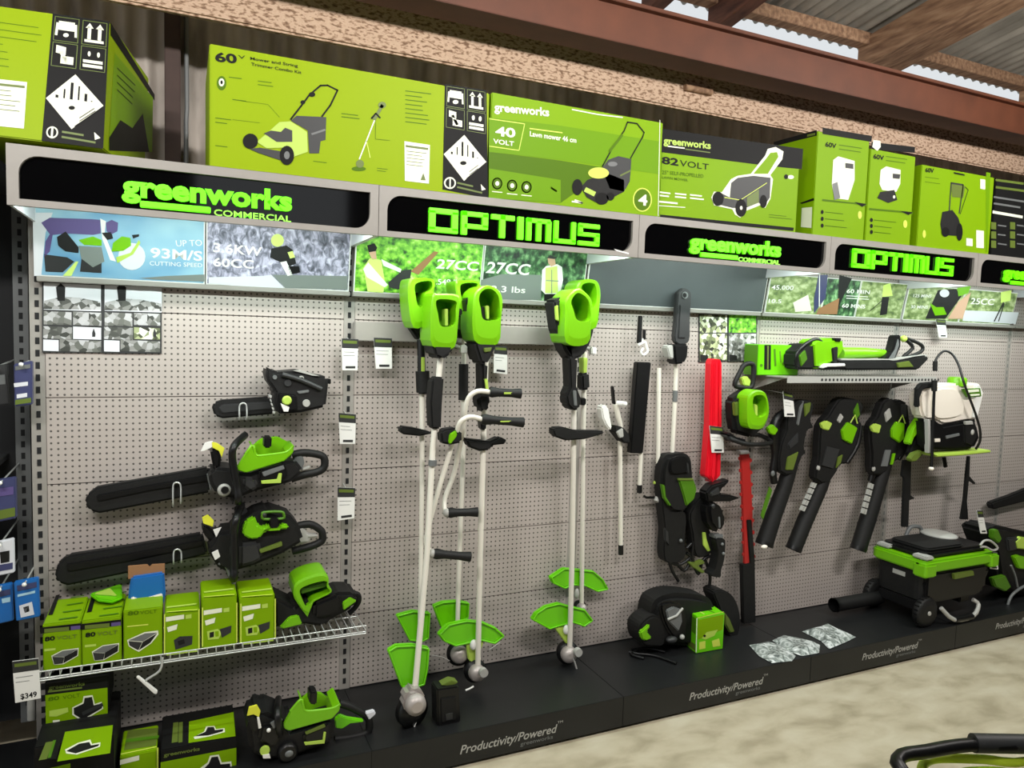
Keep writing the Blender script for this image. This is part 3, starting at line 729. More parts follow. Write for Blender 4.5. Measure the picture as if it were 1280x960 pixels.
f.disc(*g([(325, 290)])[0], 5, 4, 'carton_grey', 2); f.line(g([(325, 295), (270, 390)]), .01, 'carton_grey', 2); f.line(g([(250, 385), (280, 350), (310, 380)]), .005, 'carton_black', 3); f.line(g([(270, 400), (165, 670)]), .004, 'carton_white', 2); f.line(g([(278, 400), (278, 530), (380, 540)]), .0012, 'carton_dark', 2)
f.disc(*g([(168, 705)])[0], 5, 5, 'carton_grey', 2); f.disc(*g([(160, 740)])[0], 9, 3, 'carton_dark', 1); f.line(g([(215, 545), (240, 660)]), .003, 'carton_yellow', 2)
f.lines(*g([(490, 190), (700, 215)]), 8, 5.5, .003, 'carton_dark', 1, .5); f.lines(*g([(40, 350), (170, 365)]), 2, 4, .003, 'carton_dark', 1); f.lines(*g([(290, 735), (370, 745)]), 2, 3, .002, 'carton_dark', 1)
f.poly(g([(482, 545), (662, 572), (655, 845), (485, 825)]), 'carton_white', 2); f.lines(*g([(495, 580), (645, 600)]), 1, 1, .007, 'carton_grey', 3, 0); f.lines(*g([(498, 615), (640, 632)]), 5, 4.2, .0018, 'carton_grey', 3, .4); f.poly(g([(595, 820), (615, 770), (632, 822)]), 'carton_grey', 3)
m.build('carton_body', t)

# 40V mower
t, m, f = carton('light green 40V lawn mower carton with a white figure 4 at its corner', 1.432, 2.166, -.425, .38, ZT, .368, 'carton_green2')
g = Zm(600, 110, 230)
f.poly(g([(62, 205), (560, 262), (1250, 372), (1245, 600), (560, 500), (62, 445)]), 'carton_band', 1); f.poly(g([(62, 445), (560, 505), (900, 560), (560, 800), (60, 770)]), 'carton_dark', 1) ; f.poly(g([(62, 560), (560, 640), (560, 800), (60, 765)]), 'carton_band', 2)
f.line(g([(65, 215), (310, 250), (270, 435), (65, 405)]), .003, 'carton_yellow', 2)
f.text('greenworks', *g([(98, 160), (480, 197), (98, 100)]), 'carton_white', 3, .03)
f.text('40', *g([(105, 330), (245, 345), (105, 265)]), 'carton_white', 3, .03); f.text('VOLT', *g([(90, 385), (235, 405), (90, 352)]), 'carton_white', 3, .02)
f.lines(*g([(345, 283), (570, 312)]), 1, 1, .004, 'carton_yellow', 3, 0); f.text('Lawn mower 46 cm', *g([(345, 335), (668, 382), (345, 298)]), 'carton_white', 3, .02)
for u, v in ((118, 665), (222, 680), (322, 690)): f.disc(*g([(u, v)])[0], 6.5, 7.5, 'carton_white', 2); f.disc(*g([(u, v)])[0], 5, 6, 'carton_dark', 3); f.disc(*g([(u, v)])[0], 2.5, 3, 'carton_white', 4); f.lines(*g([(u-35, v+55), (u+35, v+62)]), 1, 1, .003, 'carton_white', 3, 0)
f.line(g([(640, 150), (820, 185), (990, 205)]), .004, 'carton_white', 2)
f.line(g([(850, 545), (930, 400), (1000, 300), (1025, 238), (1090, 248), (1140, 310), (1130, 340), (1045, 490)]), .005, 'carton_black', 3); f.line(g([(900, 440), (985, 330)]), .01, 'carton_dark', 4)
f.poly(g([(845, 560), (890, 500), (960, 475), (1050, 495), (1045, 590), (1040, 650), (1000, 720), (900, 700)]), 'dark_grey', 3); f.disc(*g([(920, 530)])[0], 6, 3, 'mid_grey', 4); f.line(g([(975, 610), (1045, 575)]), .006, 'carton_grey', 4)
f.poly(g([(745, 640), (800, 620), (900, 600), (1000, 640), (1000, 720), (890, 780), (830, 810), (740, 760), (700, 690)]), 'soft_black', 3); f.disc(*g([(822, 592)])[0], 13, 7, 'carton_yellow', 4); f.poly(g([(720, 720), (735, 690), (805, 725), (790, 755)]), 'lime_pale', 4)
f.disc(*g([(675, 690)])[0], 6.5, 10, 'carton_black', 4); f.disc(*g([(845, 770)])[0], 8.5, 7.5, 'carton_black', 4); f.disc(*g([(905, 755)])[0], 5, 5, 'carton_black', 4)
f.disc(*g([(1128, 778)])[0], 12, 15, 'carton_yellow', 2); f.disc(*g([(1128, 778)])[0], 10.5, 13.5, 'carton_dark', 3); f.text('4', *g([(1098, 810), (1160, 818), (1098, 735)]), 'carton_white', 4, .03)
f.line(g([(660, 780), (710, 800), (640, 790)]), .006, 'carton_white', 2); f.line(g([(495, 695), (530, 718)]), .007, 'carton_yellow', 2); f.line(g([(1250, 225), (1238, 890)]), .003, 'carton_white', 2)
m.build('carton_body', t)

# 82V mower
t, m, f = carton('82 volt mower carton with a black band along its top', 2.185, 2.925, -.395, .36, ZT, .316, 'carton_green2', 'carton_green2')
g = Zm(820, 155, 210)
f.poly(g([(42, 35), (1120, 190), (1110, 345), (860, 320), (42, 215)]), 'carton_black', 1); f.poly(g([(30, 690), (1050, 790), (1045, 815), (30, 720)]), 'carton_black', 1)
f.text('greenworks', *g([(55, 150), (415, 190), (55, 95)]), 'lime_pale', 2, .03); f.line(g([(90, 170), (215, 185)]), .005, 'carton_white', 2); f.line(g([(225, 192), (410, 218)]), .004, 'carton_grey', 2)
f.text('82', *g([(42, 300), (170, 318), (42, 245)]), 'carton_black', 2, .03); f.text('VOLT', *g([(180, 320), (400, 350), (180, 272)]), 'carton_black', 2, .0)
f.text('25" SELF-PROPELLED', *g([(45, 380), (360, 410), (45, 352)]), 'carton_dark', 2, .01); f.text('LAWN MOWER', *g([(45, 415), (240, 438), (45, 395)]), 'carton_dark', 2, .01)
f.lines(*g([(30, 520), (110, 530)]), 2, 4, .006, 'carton_white', 2); f.lines(*g([(145, 530), (235, 540)]), 2, 4, .006, 'carton_white', 2); f.lines(*g([(260, 540), (370, 552)]), 2, 4, .006, 'carton_white', 2); f.lines(*g([(25, 592), (160, 605)]), 1, 1, .007, 'carton_white', 2, 0); f.line(g([(20, 622), (220, 636)]), .003, 'carton_white', 2)
f.poly(g([(420, 560), (440, 515), (500, 520), (570, 420), (620, 395), (720, 380), (830, 240), (850, 190), (910, 175), (970, 210), (960, 270), (870, 390), (890, 420), (870, 570), (830, 640), (790, 620), (690, 660), (640, 715), (600, 690), (580, 650), (440, 620)]), 'carton_white', 2)
f.poly(g([(740, 380), (840, 260), (870, 220), (920, 215), (930, 250), (850, 380)]), 'carton_green2', 3)
f.poly(g([(430, 560), (480, 520), (560, 560), (570, 450), (620, 410), (740, 395), (870, 410), (865, 560), (820, 630), (780, 600), (680, 640), (580, 640), (460, 610)]), 'dark_grey', 3); f.poly(g([(690, 560), (780, 500), (780, 600), (690, 630)]), 'carton_grey', 4); f.line(g([(520, 560), (640, 580), (840, 450)]), .003, 'carton_yellow', 4)
f.disc(*g([(470, 570)])[0], 7, 9, 'carton_black', 4); f.disc(*g([(645, 640)])[0], 7, 11, 'carton_black', 4); f.disc(*g([(645, 640)])[0], 1.7, 2.5, 'carton_white', 5); f.disc(*g([(815, 590)])[0], 4.5, 8, 'carton_black', 4)
f.disc(*g([(1025, 405)])[0], 4, 2.5, 'carton_white', 2); f.disc(*g([(990, 402)])[0], 2.5, 3, 'carton_black', 2); f.lines(*g([(860, 690), (1040, 708)]), 2, 3, .002, 'carton_dark', 2)
m.build('carton_body', t)

# two sprayer cartons, a pressure washer carton, a dark carton
g = Zm(960, 130, 320)
t, m, f = carton('tall sprayer carton beside the 82 volt carton', 3.018, 3.345, -.40, .40, ZT, .462, 'carton_green2', 'carton_green2', ktop='carton_black')
f.poly(g([(272, 118), (520, 160), (517, 190), (272, 150)]), 'carton_black', 1); f.text('60V', *g([(285, 212), (340, 222), (285, 188)]), 'carton_black', 2, .03); f.lines(*g([(355, 205), (470, 222)]), 2, 5, .004, 'carton_dark', 1)
f.poly(g([(325, 280), (350, 262), (432, 285), (432, 380), (400, 480), (330, 470), (318, 400)]), 'carton_white', 2); f.poly(g([(385, 295), (425, 300), (425, 325), (385, 320)]), 'dark_grey', 3); f.poly(g([(320, 400), (345, 390), (360, 470), (330, 480)]), 'mid_grey', 3)
f.poly(g([(270, 475), (490, 500), (488, 512), (430, 500), (270, 485)]), 'carton_dark', 2); f.poly(g([(430, 490), (490, 500), (470, 515)]), 'carton_black', 3)
for i in range(3): f.disc(*g([(270, 540+34*i)])[0], 1.8, 2.6, 'carton_black', 2); f.lines(*g([(285, 540+34*i), (400, 552+34*i)]), 1, 1, .003, 'carton_dark', 2)
f.disc(*g([(458, 555)])[0], 2.5, 5, 'carton_yellow', 2)
s = Face(m, (3.018, 0, 0), (-1, 0, 0)); s.poly(g([(30, 190), (245, 130), (245, 158), (30, 212)]), 'carton_black', 2); s.poly(g([(170, 520), (222, 515), (218, 620), (165, 615)]), 'carton_white', 2); s.poly(g([(160, 495), (230, 470), (232, 482), (170, 500)]), 'carton_black', 2); s.lines(g([(200, 158)])[0], g([(235, 150)])[0], 1, 1, .01, 'carton_grey', 3, 0)
m.build('carton_body', t)
t, m, f = carton('tall sprayer carton with a white patch at its top corner, beside the washer carton', 3.355, 3.664, -.40, .40, ZT, .430, 'carton_green2', 'carton_green2', ktop='carton_black')
f.poly(g([(517, 190), (735, 215), (733, 245), (517, 225)]), 'carton_black', 1); f.text('60V', *g([(525, 272), (578, 282), (525, 248)]), 'carton_black', 2, .03); f.lines(*g([(590, 262), (700, 278)]), 2, 5, .004, 'carton_dark', 1)
f.poly(g([(525, 180), (560, 185), (562, 215), (545, 235), (520, 215)]), 'carton_white', 3)  # white patch at the top corner of the front
f.poly(g([(562, 330), (590, 312), (662, 330), (660, 400), (640, 440), (570, 430), (556, 400)]), 'carton_white', 2); f.poly(g([(622, 348), (660, 352), (656, 375), (622, 372)]), 'dark_grey', 3); f.poly(g([(545, 470), (560, 440), (630, 430), (645, 480), (600, 495)]), 'soft_black', 3); f.disc(*g([(628, 465)])[0], 1.5, 2, 'carton_white', 4)
f.poly(g([(505, 520), (725, 540), (720, 552), (650, 542), (505, 530)]), 'carton_dark', 2); f.poly(g([(660, 535), (722, 542), (700, 556)]), 'carton_black', 3)
for i in range(3): f.disc(*g([(516, 580+30*i)])[0], 1.8, 2.6, 'carton_black', 2); f.lines(*g([(530, 580+30*i), (640, 592+30*i)]), 1, 1, .003, 'carton_dark', 2)
f.disc(*g([(685, 600)])[0], 2.5, 5, 'carton_yellow', 2); m.build('carton_body', t)
t, m, f = carton('pressure washer carton with the machine pictured, beside the dark lettered carton', 3.712, 4.268, -.40, .36, ZT, .400, 'carton_green2', 'carton_green2', ktop='carton_black')
f.text('60V', *g([(785, 340), (828, 345), (785, 318)]), 'carton_black', 2, .03); f.lines(*g([(785, 365), (880, 378)]), 2, 6, .003, 'carton_dark', 1); f.line(g([(930, 345), (980, 355)]), .008, 'carton_black', 2)
f.line(g([(905, 540), (915, 395), (975, 405), (955, 545)]), .008, 'dark_grey', 2); f.poly(g([(915, 400), (985, 410), (975, 470), (920, 465)]), 'carton_grey', 2); f.poly(g([(870, 540), (920, 530), (950, 570), (965, 620), (950, 660), (870, 655), (860, 600)]), 'soft_black', 3); f.disc(*g([(955, 640)])[0], 4, 11, 'carton_black', 4); f.disc(*g([(885, 640)])[0], 5, 6, 'carton_black', 4); f.line(g([(985, 415), (1000, 430), (960, 550)]), .004, 'carton_black', 2)
for a, b_, c, d in ((990, 670, 1022, 712), (1040, 630, 1078, 722), (1060, 375, 1085, 428)): f.poly(g([(a, b_), (c, b_+4), (c, d), (a, d-4)]), 'carton_white', 2)
f.disc(*g([(780, 650)])[0], 2, 5, 'carton_yellow', 2); f.poly(g([(1090, 340), (1112, 345), (1095, 740), (1088, 740)]), 'carton_band', 1); m.build('carton_body', t)
t, m, f = carton('dark carton with rows of grey lettering above the knapsack sprayer', 4.285, 4.95, -.40, .36, ZT, .400, 'carton_black', 'carton_black')
f.lines(*g([(1140, 380), (1290, 400)]), 2, 9, .012, 'carton_grey', 1, .1); f.lines(*g([(1130, 465), (1290, 490)]), 2, 8, .010, 'mid_grey', 1, .2); f.lines(*g([(1125, 540), (1270, 565)]), 1, 8, .014, 'carton_white', 1, 0)
for i in range(3):
    for j in range(2): f.poly(g([(1115+95*j, 590+46*i), (1140+95*j, 592+46*i), (1140+95*j, 628+46*i), (1115+95*j, 626+46*i)]), 'carton_grey', 1); f.lines(*g([(1150+95*j, 606+46*i), (1195+95*j, 612+46*i)]), 1, 2, .007, 'mid_grey', 1)
m.build('carton_body', t)

# ================================================================== CHAINSAWS
def hook_wire(px, y, label):
    """wire loop hook pegged into the board"""
    m = MB(); P = [A(x, yy, y) for x, yy in px]
    back = [V((P[0].x, -.001, P[0].z)), V((P[-1].x, -.001, P[-1].z))]
    m.tube([back[0]]+P+[back[1]], .0028, 'wire', 8, smooth=4)
    o = m.build('wire_hook', base=back[0]); tag(o, label, 'hook', 'wire hooks in the pegboard'); return o

def open_bay(m, front, back, lw, rw, rim, yf, yb, k):
    """battery bay open at the top: front, back and side walls with a rounded rim"""
    m.slab(front, yf, yf+.012, k, .003); m.slab(back, yb-.010, yb, k, .003)
    m.slab(lw, yf+.004, yb, k, .002); m.slab(rw, yf+.004, yb, k, .002)
    m.tube([A(x, y, yf+.005) for x, y in rim], .0055, k, 8, smooth=3)
g0 = Zm(40, 430, 440)
g = Zm(240, 530, 180)
t = thing('chainsaw', 'chainsaw with open green battery bay, the middle of the three hung in a column', 'chainsaw', A(310, 640, -.06), 'chainsaws hung on the pegboard')
m = MB(); m.slab(g0([(190, 580), (198, 550), (235, 522), (430, 487), (645, 448), (650, 540), (440, 580), (245, 617), (210, 608)]), -.075, -.035, 'soft_black', .008)
m.slab(g0([(235, 550), (430, 512), (645, 475), (645, 500), (430, 535), (240, 575)]), -.082, -.07, 'black', .004); m.build('bar_scabbard', t)
m = MB(); m.slab(g([(140, 440), (200, 390), (330, 395), (400, 430), (520, 440), (830, 330), (930, 330), (1000, 420), (880, 520), (560, 600), (430, 655), (340, 660), (220, 630), (160, 540)]), -.17, -.03, 'soft_black', .012)
m.slab(g([(130, 450), (160, 450), (180, 590), (160, 590)]), -.10, -.06, 'mid_grey', .002)
m.slab(g([(600, 410), (820, 350), (860, 470), (640, 560), (590, 500)]), -.185, -.16, 'black', .008)
m.slab(g([(455, 470), (560, 480), (600, 560), (520, 610), (450, 560)]), -.182, -.16, 'dark_grey', .01); m.build('motor_body', t)
m = MB(); open_bay(m, g([(395, 400), (530, 200), (555, 250), (582, 285), (700, 275), (840, 252), (905, 195), (902, 255), (820, 330), (480, 435), (415, 415)]), g([(535, 195), (610, 128), (760, 110), (905, 188), (880, 300), (570, 310)]), g([(525, 195), (540, 190), (590, 285), (577, 292)]), g([(893, 185), (906, 188), (850, 262), (838, 254)]), g([(400, 400), (530, 195), (556, 250), (585, 283), (700, 273), (840, 250), (902, 192)]), -.19, -.07, 'lime'); m.build('battery_bay', t)
m = MB(); m.slab(g([(645, 118), (712, 118), (705, 215), (640, 215)]), -.18, -.12, 'black', .005); m.build('battery_latch', t)
m = MB(); c = g([(470, 100), (375, 195), (358, 300), (378, 420), (400, 560), (412, 690), (370, 660)])
m.tube([A(*c[0], -.09)]+[A(x, y, -.205) for x, y in c[1:6]]+[A(*c[6], -.10)], .013, 'black', 10, smooth=4)
m.slab(g([(395, 165), (470, 85), (485, 105), (410, 185)]), -.11, -.09, 'light_grey', .003); m.build('front_handle', t)
m = MB(); m.slab(g([(160, 235), (225, 205), (260, 300), (250, 395), (190, 395), (175, 320)]), -.15, -.05, 'black', .008); m.build('hand_guard', t)
m = MB(); m.slab(g([(75, 245), (115, 165), (185, 150), (180, 205), (110, 240)]), -.156, -.152, 'white', .001); m.slab(g([(175, 160), (225, 170), (290, 215), (265, 300), (240, 240), (180, 210)]), -.157, -.152, 'yellow_tag', .001); m.build_each('hang_tag', t)
m = MB(); m.tube([A(x, y, -.10) for x, y in g([(890, 275), (1000, 255), (1150, 280), (1180, 335), (1165, 395), (1100, 430), (1000, 450), (880, 490)])], .0145, 'soft_black', 10, smooth=4); m.build('rear_handle', t)
m = MB(); m.slab(g([(890, 350), (930, 280), (990, 290), (1000, 345), (980, 410), (900, 400)]), -.115, -.085, 'mid_grey', .004); m.slab(g([(980, 395), (1050, 372), (1050, 395), (985, 415)]), -.11, -.09, 'light_grey', .002); m.build('trigger', t)
m = MB(); m.slab(g([(620, 430), (815, 368), (825, 402), (640, 470)]), -.190, -.18, 'mid_grey', .002); m.slab(g([(615, 505), (755, 492), (770, 440), (800, 438), (790, 525), (620, 532)]), -.190, -.18, 'lime_pale', .001); m.build_each('badge', t)
m = MB(); cc = A(*g([(285, 585)])[0], -.17); m.lathe(cc, (0, -1, 0), [(0, .022), (.008, .022), (.012, .016)], 'light_grey'); m.lathe(cc+V((.002, -.012, .002)), (0, -1, 0), [(0, .013), (.006, .012)], 'black'); m.build('chain_adjuster', t)

g = Zm(240, 620, 180)
t = thing('chainsaw', 'chainsaw with a yellow tag and closed green top cover, lowest of the hung column', 'chainsaw', A(300, 735, -.06), 'chainsaws hung on the pegboard')
m = MB(); m.slab(g0([(80, 850), (92, 800), (130, 770), (360, 735), (620, 690), (640, 765), (440, 815), (130, 880), (95, 870)]), -.075, -.035, 'soft_black', .008); m.slab(g0([(125, 800), (360, 760), (620, 712), (622, 735), (360, 790), (130, 830)]), -.082, -.07, 'black', .004); m.build('bar_scabbard', t)
m = MB(); m.slab(g([(130, 470), (230, 330), (380, 310), (440, 230), (560, 150), (680, 112), (880, 180), (950, 260), (1000, 400), (800, 520), (560, 620), (420, 660), (330, 690), (230, 640), (170, 540)]), -.17, -.03, 'soft_black', .013)
m.slab(g([(420, 430), (600, 400), (640, 560), (540, 610), (420, 640)]), -.186, -.16, 'dark_grey', .012); m.build('motor_body', t)
m = MB(); m.slab(g([(445, 310), (480, 230), (560, 190), (590, 265), (640, 285), (680, 245), (700, 295), (770, 290), (790, 250), (865, 265), (860, 295), (650, 315), (600, 380), (520, 388), (455, 350)]), -.195, -.155, 'lime', .006); m.build('top_cover', t)
m = MB(); m.tube([A(x, y, -.185) for x, y in g([(625, 165), (640, 145), (790, 140), (815, 165), (805, 200), (640, 205)])], .005, 'lime_dark', 8, True, 3)
for c in ((640, 165), (740, 235)): m.ball(A(*g([c])[0], -.18), (.010, .012, .012), 'dark_grey')
m.slab(g([(690, 200), (770, 195), (770, 290), (700, 295)]), -.198, -.15, 'black', .004); m.build('battery_latch', t)
m = MB(); c = g([(440, 85), (395, 190), (372, 320), (372, 480), (372, 640), (372, 735), (345, 690)]); m.tube([A(*c[0], -.08)]+[A(x, y, -.205) for x, y in c[1:6]]+[A(*c[6], -.09)], .0135, 'black', 10, smooth=4); m.slab(g([(370, 130), (440, 70), (520, 170), (470, 200)]), -.10, -.06, 'dark_grey', .004); m.build('front_handle', t)
m = MB(); m.slab(g([(80, 275), (130, 255), (190, 310), (245, 400), (180, 430), (110, 350)]), -.15, -.06, 'black', .008); m.build('hand_guard', t)
m = MB(); m.slab(g([(90, 190), (140, 165), (195, 220), (185, 275), (100, 245)]), -.157, -.152, 'yellow_tag', .001); m.slab(g([(188, 300), (262, 278), (215, 370)]), -.157, -.153, 'white', .0005); m.slab(g([(175, 505), (230, 478), (252, 540), (205, 572)]), -.176, -.171, 'white', .001); m.build_each('hang_tag', t)
m = MB(); m.tube([A(x, y, -.10) for x, y in g([(890, 280), (1040, 250), (1140, 300), (1160, 350), (1150, 400), (1060, 445), (890, 490)])], .0145, 'soft_black', 10, smooth=4); m.build('rear_handle', t)
m = MB(); m.slab(g([(880, 350), (930, 275), (1005, 295), (1030, 340), (1120, 345), (1120, 365), (1040, 375), (1045, 410), (920, 425)]), -.115, -.085, 'light_grey', .004); m.build('trigger', t)
m = MB(); m.slab(g([(598, 482), (800, 408), (805, 445), (610, 512)]), -.19, -.175, 'carton_grey', .002); m.build_each('badge', t)
m = MB(); m.tube([A(x, y, -.16) for x, y in g([(240, 610), (270, 590), (310, 640), (330, 700), (370, 780)])], .005, 'mid_grey', 8, smooth=3); m.build('bumper_spikes', t)

g = Zm(250, 440, 180)
t = thing('chainsaw', 'small black pruning chainsaw, topmost of the hung column', 'chainsaw', A(340, 520, -.06), 'chainsaws hung on the pegboard')
m = MB(); m.slab(g([(108, 500), (125, 450), (200, 428), (620, 398), (665, 480), (660, 552), (200, 592), (130, 570)]), -.075, -.04, 'soft_black', .007); m.slab(g([(160, 500), (200, 465), (620, 440), (640, 510), (200, 550)]), -.08, -.07, 'dark_grey', .004); m.build('bar_scabbard', t)
m = MB(); m.slab(g([(585, 205), (595, 130), (665, 182), (880, 165), (1060, 210), (1140, 220), (1142, 300), (1120, 490), (900, 540), (685, 552), (650, 440), (665, 350), (600, 265)]), -.15, -.03, 'soft_black', .010)
m.slab(g([(690, 360), (860, 380), (870, 520), (700, 545)]), -.162, -.14, 'black', .006); m.tube([A(x, y, -.155) for x, y in g([(730, 200), (900, 250), (1080, 330)])], .009, 'dark_grey', 8, smooth=3); m.build('motor_body', t)
m = MB(); m.slab(g([(835, 168), (900, 162), (1065, 215), (1000, 212)]), -.153, -.13, 'light_grey', .001);
for c, r, k in (((780, 275), .0135, 'dark_grey'), ((665, 225), .008, 'mid_grey'), ((900, 235), .010, 'light_grey'), ((945, 455), .014, 'light_grey')): m.lathe(A(*g([c])[0], -.15), (0, -1, 0), [(0, r), (.006, r*.9)], k, 14)
m.lathe(A(*g([(905, 238)])[0], -.156), (0, -1, 0), [(0, .006), (.002, .006)], 'black', 12); m.slab(g([(860, 350), (970, 335), (970, 360), (880, 375)]), -.156, -.14, 'mid_grey', .002); m.slab(g([(1135, 240), (1165, 240), (1165, 285), (1140, 285)]), -.12, -.08, 'black', .002); m.build_each('fitting', t)
m = MB(); m.lathe(A(*g([(772, 430)])[0], -.162), (0, -1, 0), [(0, .017), (.006, .0165), (.008, .012)], 'lime_pale', 18); m.slab(g([(715, 455), (795, 490), (785, 530), (745, 530)]), -.166, -.16, 'white', .0006); m.build('tension_knob', t)
m = MB()
for i in range(5): m.slab(g([(615+8*i, 385+35*i), (650+6*i, 390+35*i), (640+6*i, 412+35*i), (620+8*i, 408+35*i)]), -.09, -.05, 'white', .001)
m.build('bumper_teeth', t)

hook_wire(g([(350, 600), (350, 490), (368, 458), (400, 458), (415, 490), (415, 600)]), -.095, 'wire hook under the bar of the small pruning chainsaw')
hook_wire(g0([(513, 590), (513, 520), (520, 505), (533, 505), (541, 520), (541, 580)]), -.095, 'wire hook under the bar of the middle chainsaw')
hook_wire(g0([(515, 800), (515, 760), (522, 748), (535, 748), (543, 760), (543, 795)]), -.095, 'wire hook under the bar of the lowest chainsaw')

# ------------------------------------------------------------------ wire shelf with cartons
SZ = .515
def wire_shelf(label, x0, x1, yf, z):
    t = thing('wire_shelf', label, 'shelf', ((x0+x1)/2, -.02, z))
    m = MB()
    for y in (-.02, yf*.5, yf): m.tube([(x0, y, z), (x1, y, z)], .003, 'wire', 6)
    n = int((x1-x0)/.028)
    for i in range(n+1):
        x = x0+(x1-x0)*i/n; m.tube([(x, -.005, z+.004), (x, yf, z+.004)], .002, 'wire', 6, caps=False)
    m.build('wire_deck', t)
    m = MB(); m.tube([(x0, yf-.004, z+.024), (x1, yf-.004, z+.024)], .0022, 'wire', 6); m.tube([(x0, yf-.004, z-.005), (x1, yf-.004, z-.005)], .0025, 'wire', 6)
    for i in range(n+1):
        x = x0+(x1-x0)*i/n; m.tube([(x, yf-.004, z-.006), (x, yf-.004, z+.024)], .0014, 'wire', 6)
    m.build('front_fence', t)
    for x in (x0+.03, x1-.03):
        m = MB(); m.prism([V((x-.002, -.002, z-.005)), V((x-.002, yf*.85, z-.005)), V((x-.002, -.002, z-.07))], V((.004, 0, 0)), 'steel'); m.build('bracket', t)
    return t
wire_shelf('white wire shelf carrying green battery cartons and a chainsaw', .035, 1.045, -.30, .495)
def small_carton(label, px0, px1, pxtop, y0, dep, z0, k, top='carton_green2', x_off=0, group='green battery and charger cartons'):
    """front face between pixel columns px0..px1 (bottom corners), top edge at pixel pxtop"""
    a, b_ = AZ0(px0, y0), AZ0(px1, y0); h = A(*pxtop, y0).z-z0
    return carton(label, a, b_, y0, dep, z0, h, k, 'carton_green2', group, top, 'battery_carton', 'box')
def AZ0(p, y): return A(*p, y).x
BZ = .503
g = Zm(40, 700, 180)
for i, (lab, p0, p1, pt, dx) in enumerate((('green battery carton at the open end of the wire shelf', (54, 832), (101.5, 826), (52, 781), 0), ('green battery carton second from the open end of the wire shelf', (102.5, 826), (152, 820), (104, 776), 360))):
    t, m, f = small_carton(lab, p0, p1, pt, -.27, .22, BZ, 'carton_green2')
    f.poly(g([(75+dx*1.02, 600-dx*.09), (440+dx*.98, 560-dx*.09), (440+dx*.98, 612-dx*.09), (75+dx*1.02, 655-dx*.09)]), 'carton_black', 1); f.poly(g([(110+dx, 612-dx*.09), (330+dx, 592-dx*.09), (330+dx, 628-dx*.09), (110+dx, 646-dx*.09)]), 'carton_grey', 2); f.poly(g([(345+dx, 588-dx*.09), (430+dx, 580-dx*.09), (430+dx, 612-dx*.09), (345+dx, 622-dx*.09)]), 'purple', 2)
    f.text('80', *g([(115+dx, 720-dx*.1), (205+dx, 708-dx*.1), (115+dx, 682-dx*.1)]), 'carton_black', 3, .03); f.text('VOLT', *g([(220+dx, 706-dx*.1), (400+dx, 690-dx*.1), (220+dx, 672-dx*.1)]), 'carton_grey', 3)
    f.poly(g([(110+dx, 790-dx*.1), (210+dx, 780-dx*.1), (210+dx, 800-dx*.1), (110+dx, 812-dx*.1)]), 'lime_pale', 2)
    f.poly(g([(172+dx, 850-dx*.1), (270+dx, 800-dx*.12), (415+dx, 780-dx*.12), (410+dx, 850-dx*.1), (280+dx, 925-dx*.1), (195+dx, 930-dx*.1)]), 'carton_white', 2)
    f.poly(g([(180+dx, 855-dx*.1), (272+dx, 806-dx*.12), (408+dx, 788-dx*.12), (290+dx, 858-dx*.1)]), 'mid_grey', 3); f.poly(g([(182+dx, 858-dx*.1), (288+dx, 862-dx*.1), (275+dx, 918-dx*.1), (198+dx, 926-dx*.1)]), 'dark_grey', 3); f.poly(g([(290+dx, 858-dx*.1), (408+dx, 792-dx*.12), (404+dx, 845-dx*.1), (280+dx, 916-dx*.1)]), 'soft_black', 3)
    tp = Face(m, (0, 0, A(*pt, -.27).z), (0, 0, 1), .001)
    for r in range(4): tp.lines((75+dx*.14+5*r, 775-9*r-dx*.012), (98+dx*.14+3*r, 772-9*r-dx*.012), 1, 1, .010, 'lime_dark', 3, .2)
    tp.poly([(60+dx*.135, 770-dx*.01), (70+dx*.128, 745-dx*.01), (75+dx*.128, 744-dx*.01), (66+dx*.135, 769-dx*.01)], 'carton_black', 3)
    m.build('carton_body', t)
t, m, f = small_carton('tall green battery carton under the blue and brown header bag', (154.5, 819), (203, 813), (156, 764), -.27, .15, BZ, 'carton_green2')
f.text('80', *g([(850, 492), (950, 482), (850, 455)]), 'carton_dark', 2, .03); f.text('VOLT', *g([(960, 482), (1110, 468), (960, 450)]), 'carton_dark', 2); f.lines(*g([(850, 590), (1030, 572)]), 1, 1, .004, 'carton_yellow', 2, 0)
f.poly(g([(845, 710), (1000, 640), (1120, 625), (1125, 660), (1060, 740), (950, 815), (900, 790), (860, 765)]), 'carton_white', 2); f.poly(g([(858, 712), (1005, 650), (1115, 642), (985, 722)]), 'mid_grey', 3); f.poly(g([(858, 718), (980, 728), (945, 800), (868, 758)]), 'dark_grey', 3); f.poly(g([(985, 726), (1115, 648), (1050, 735), (950, 800)]), 'soft_black', 3); m.build('carton_body', t)
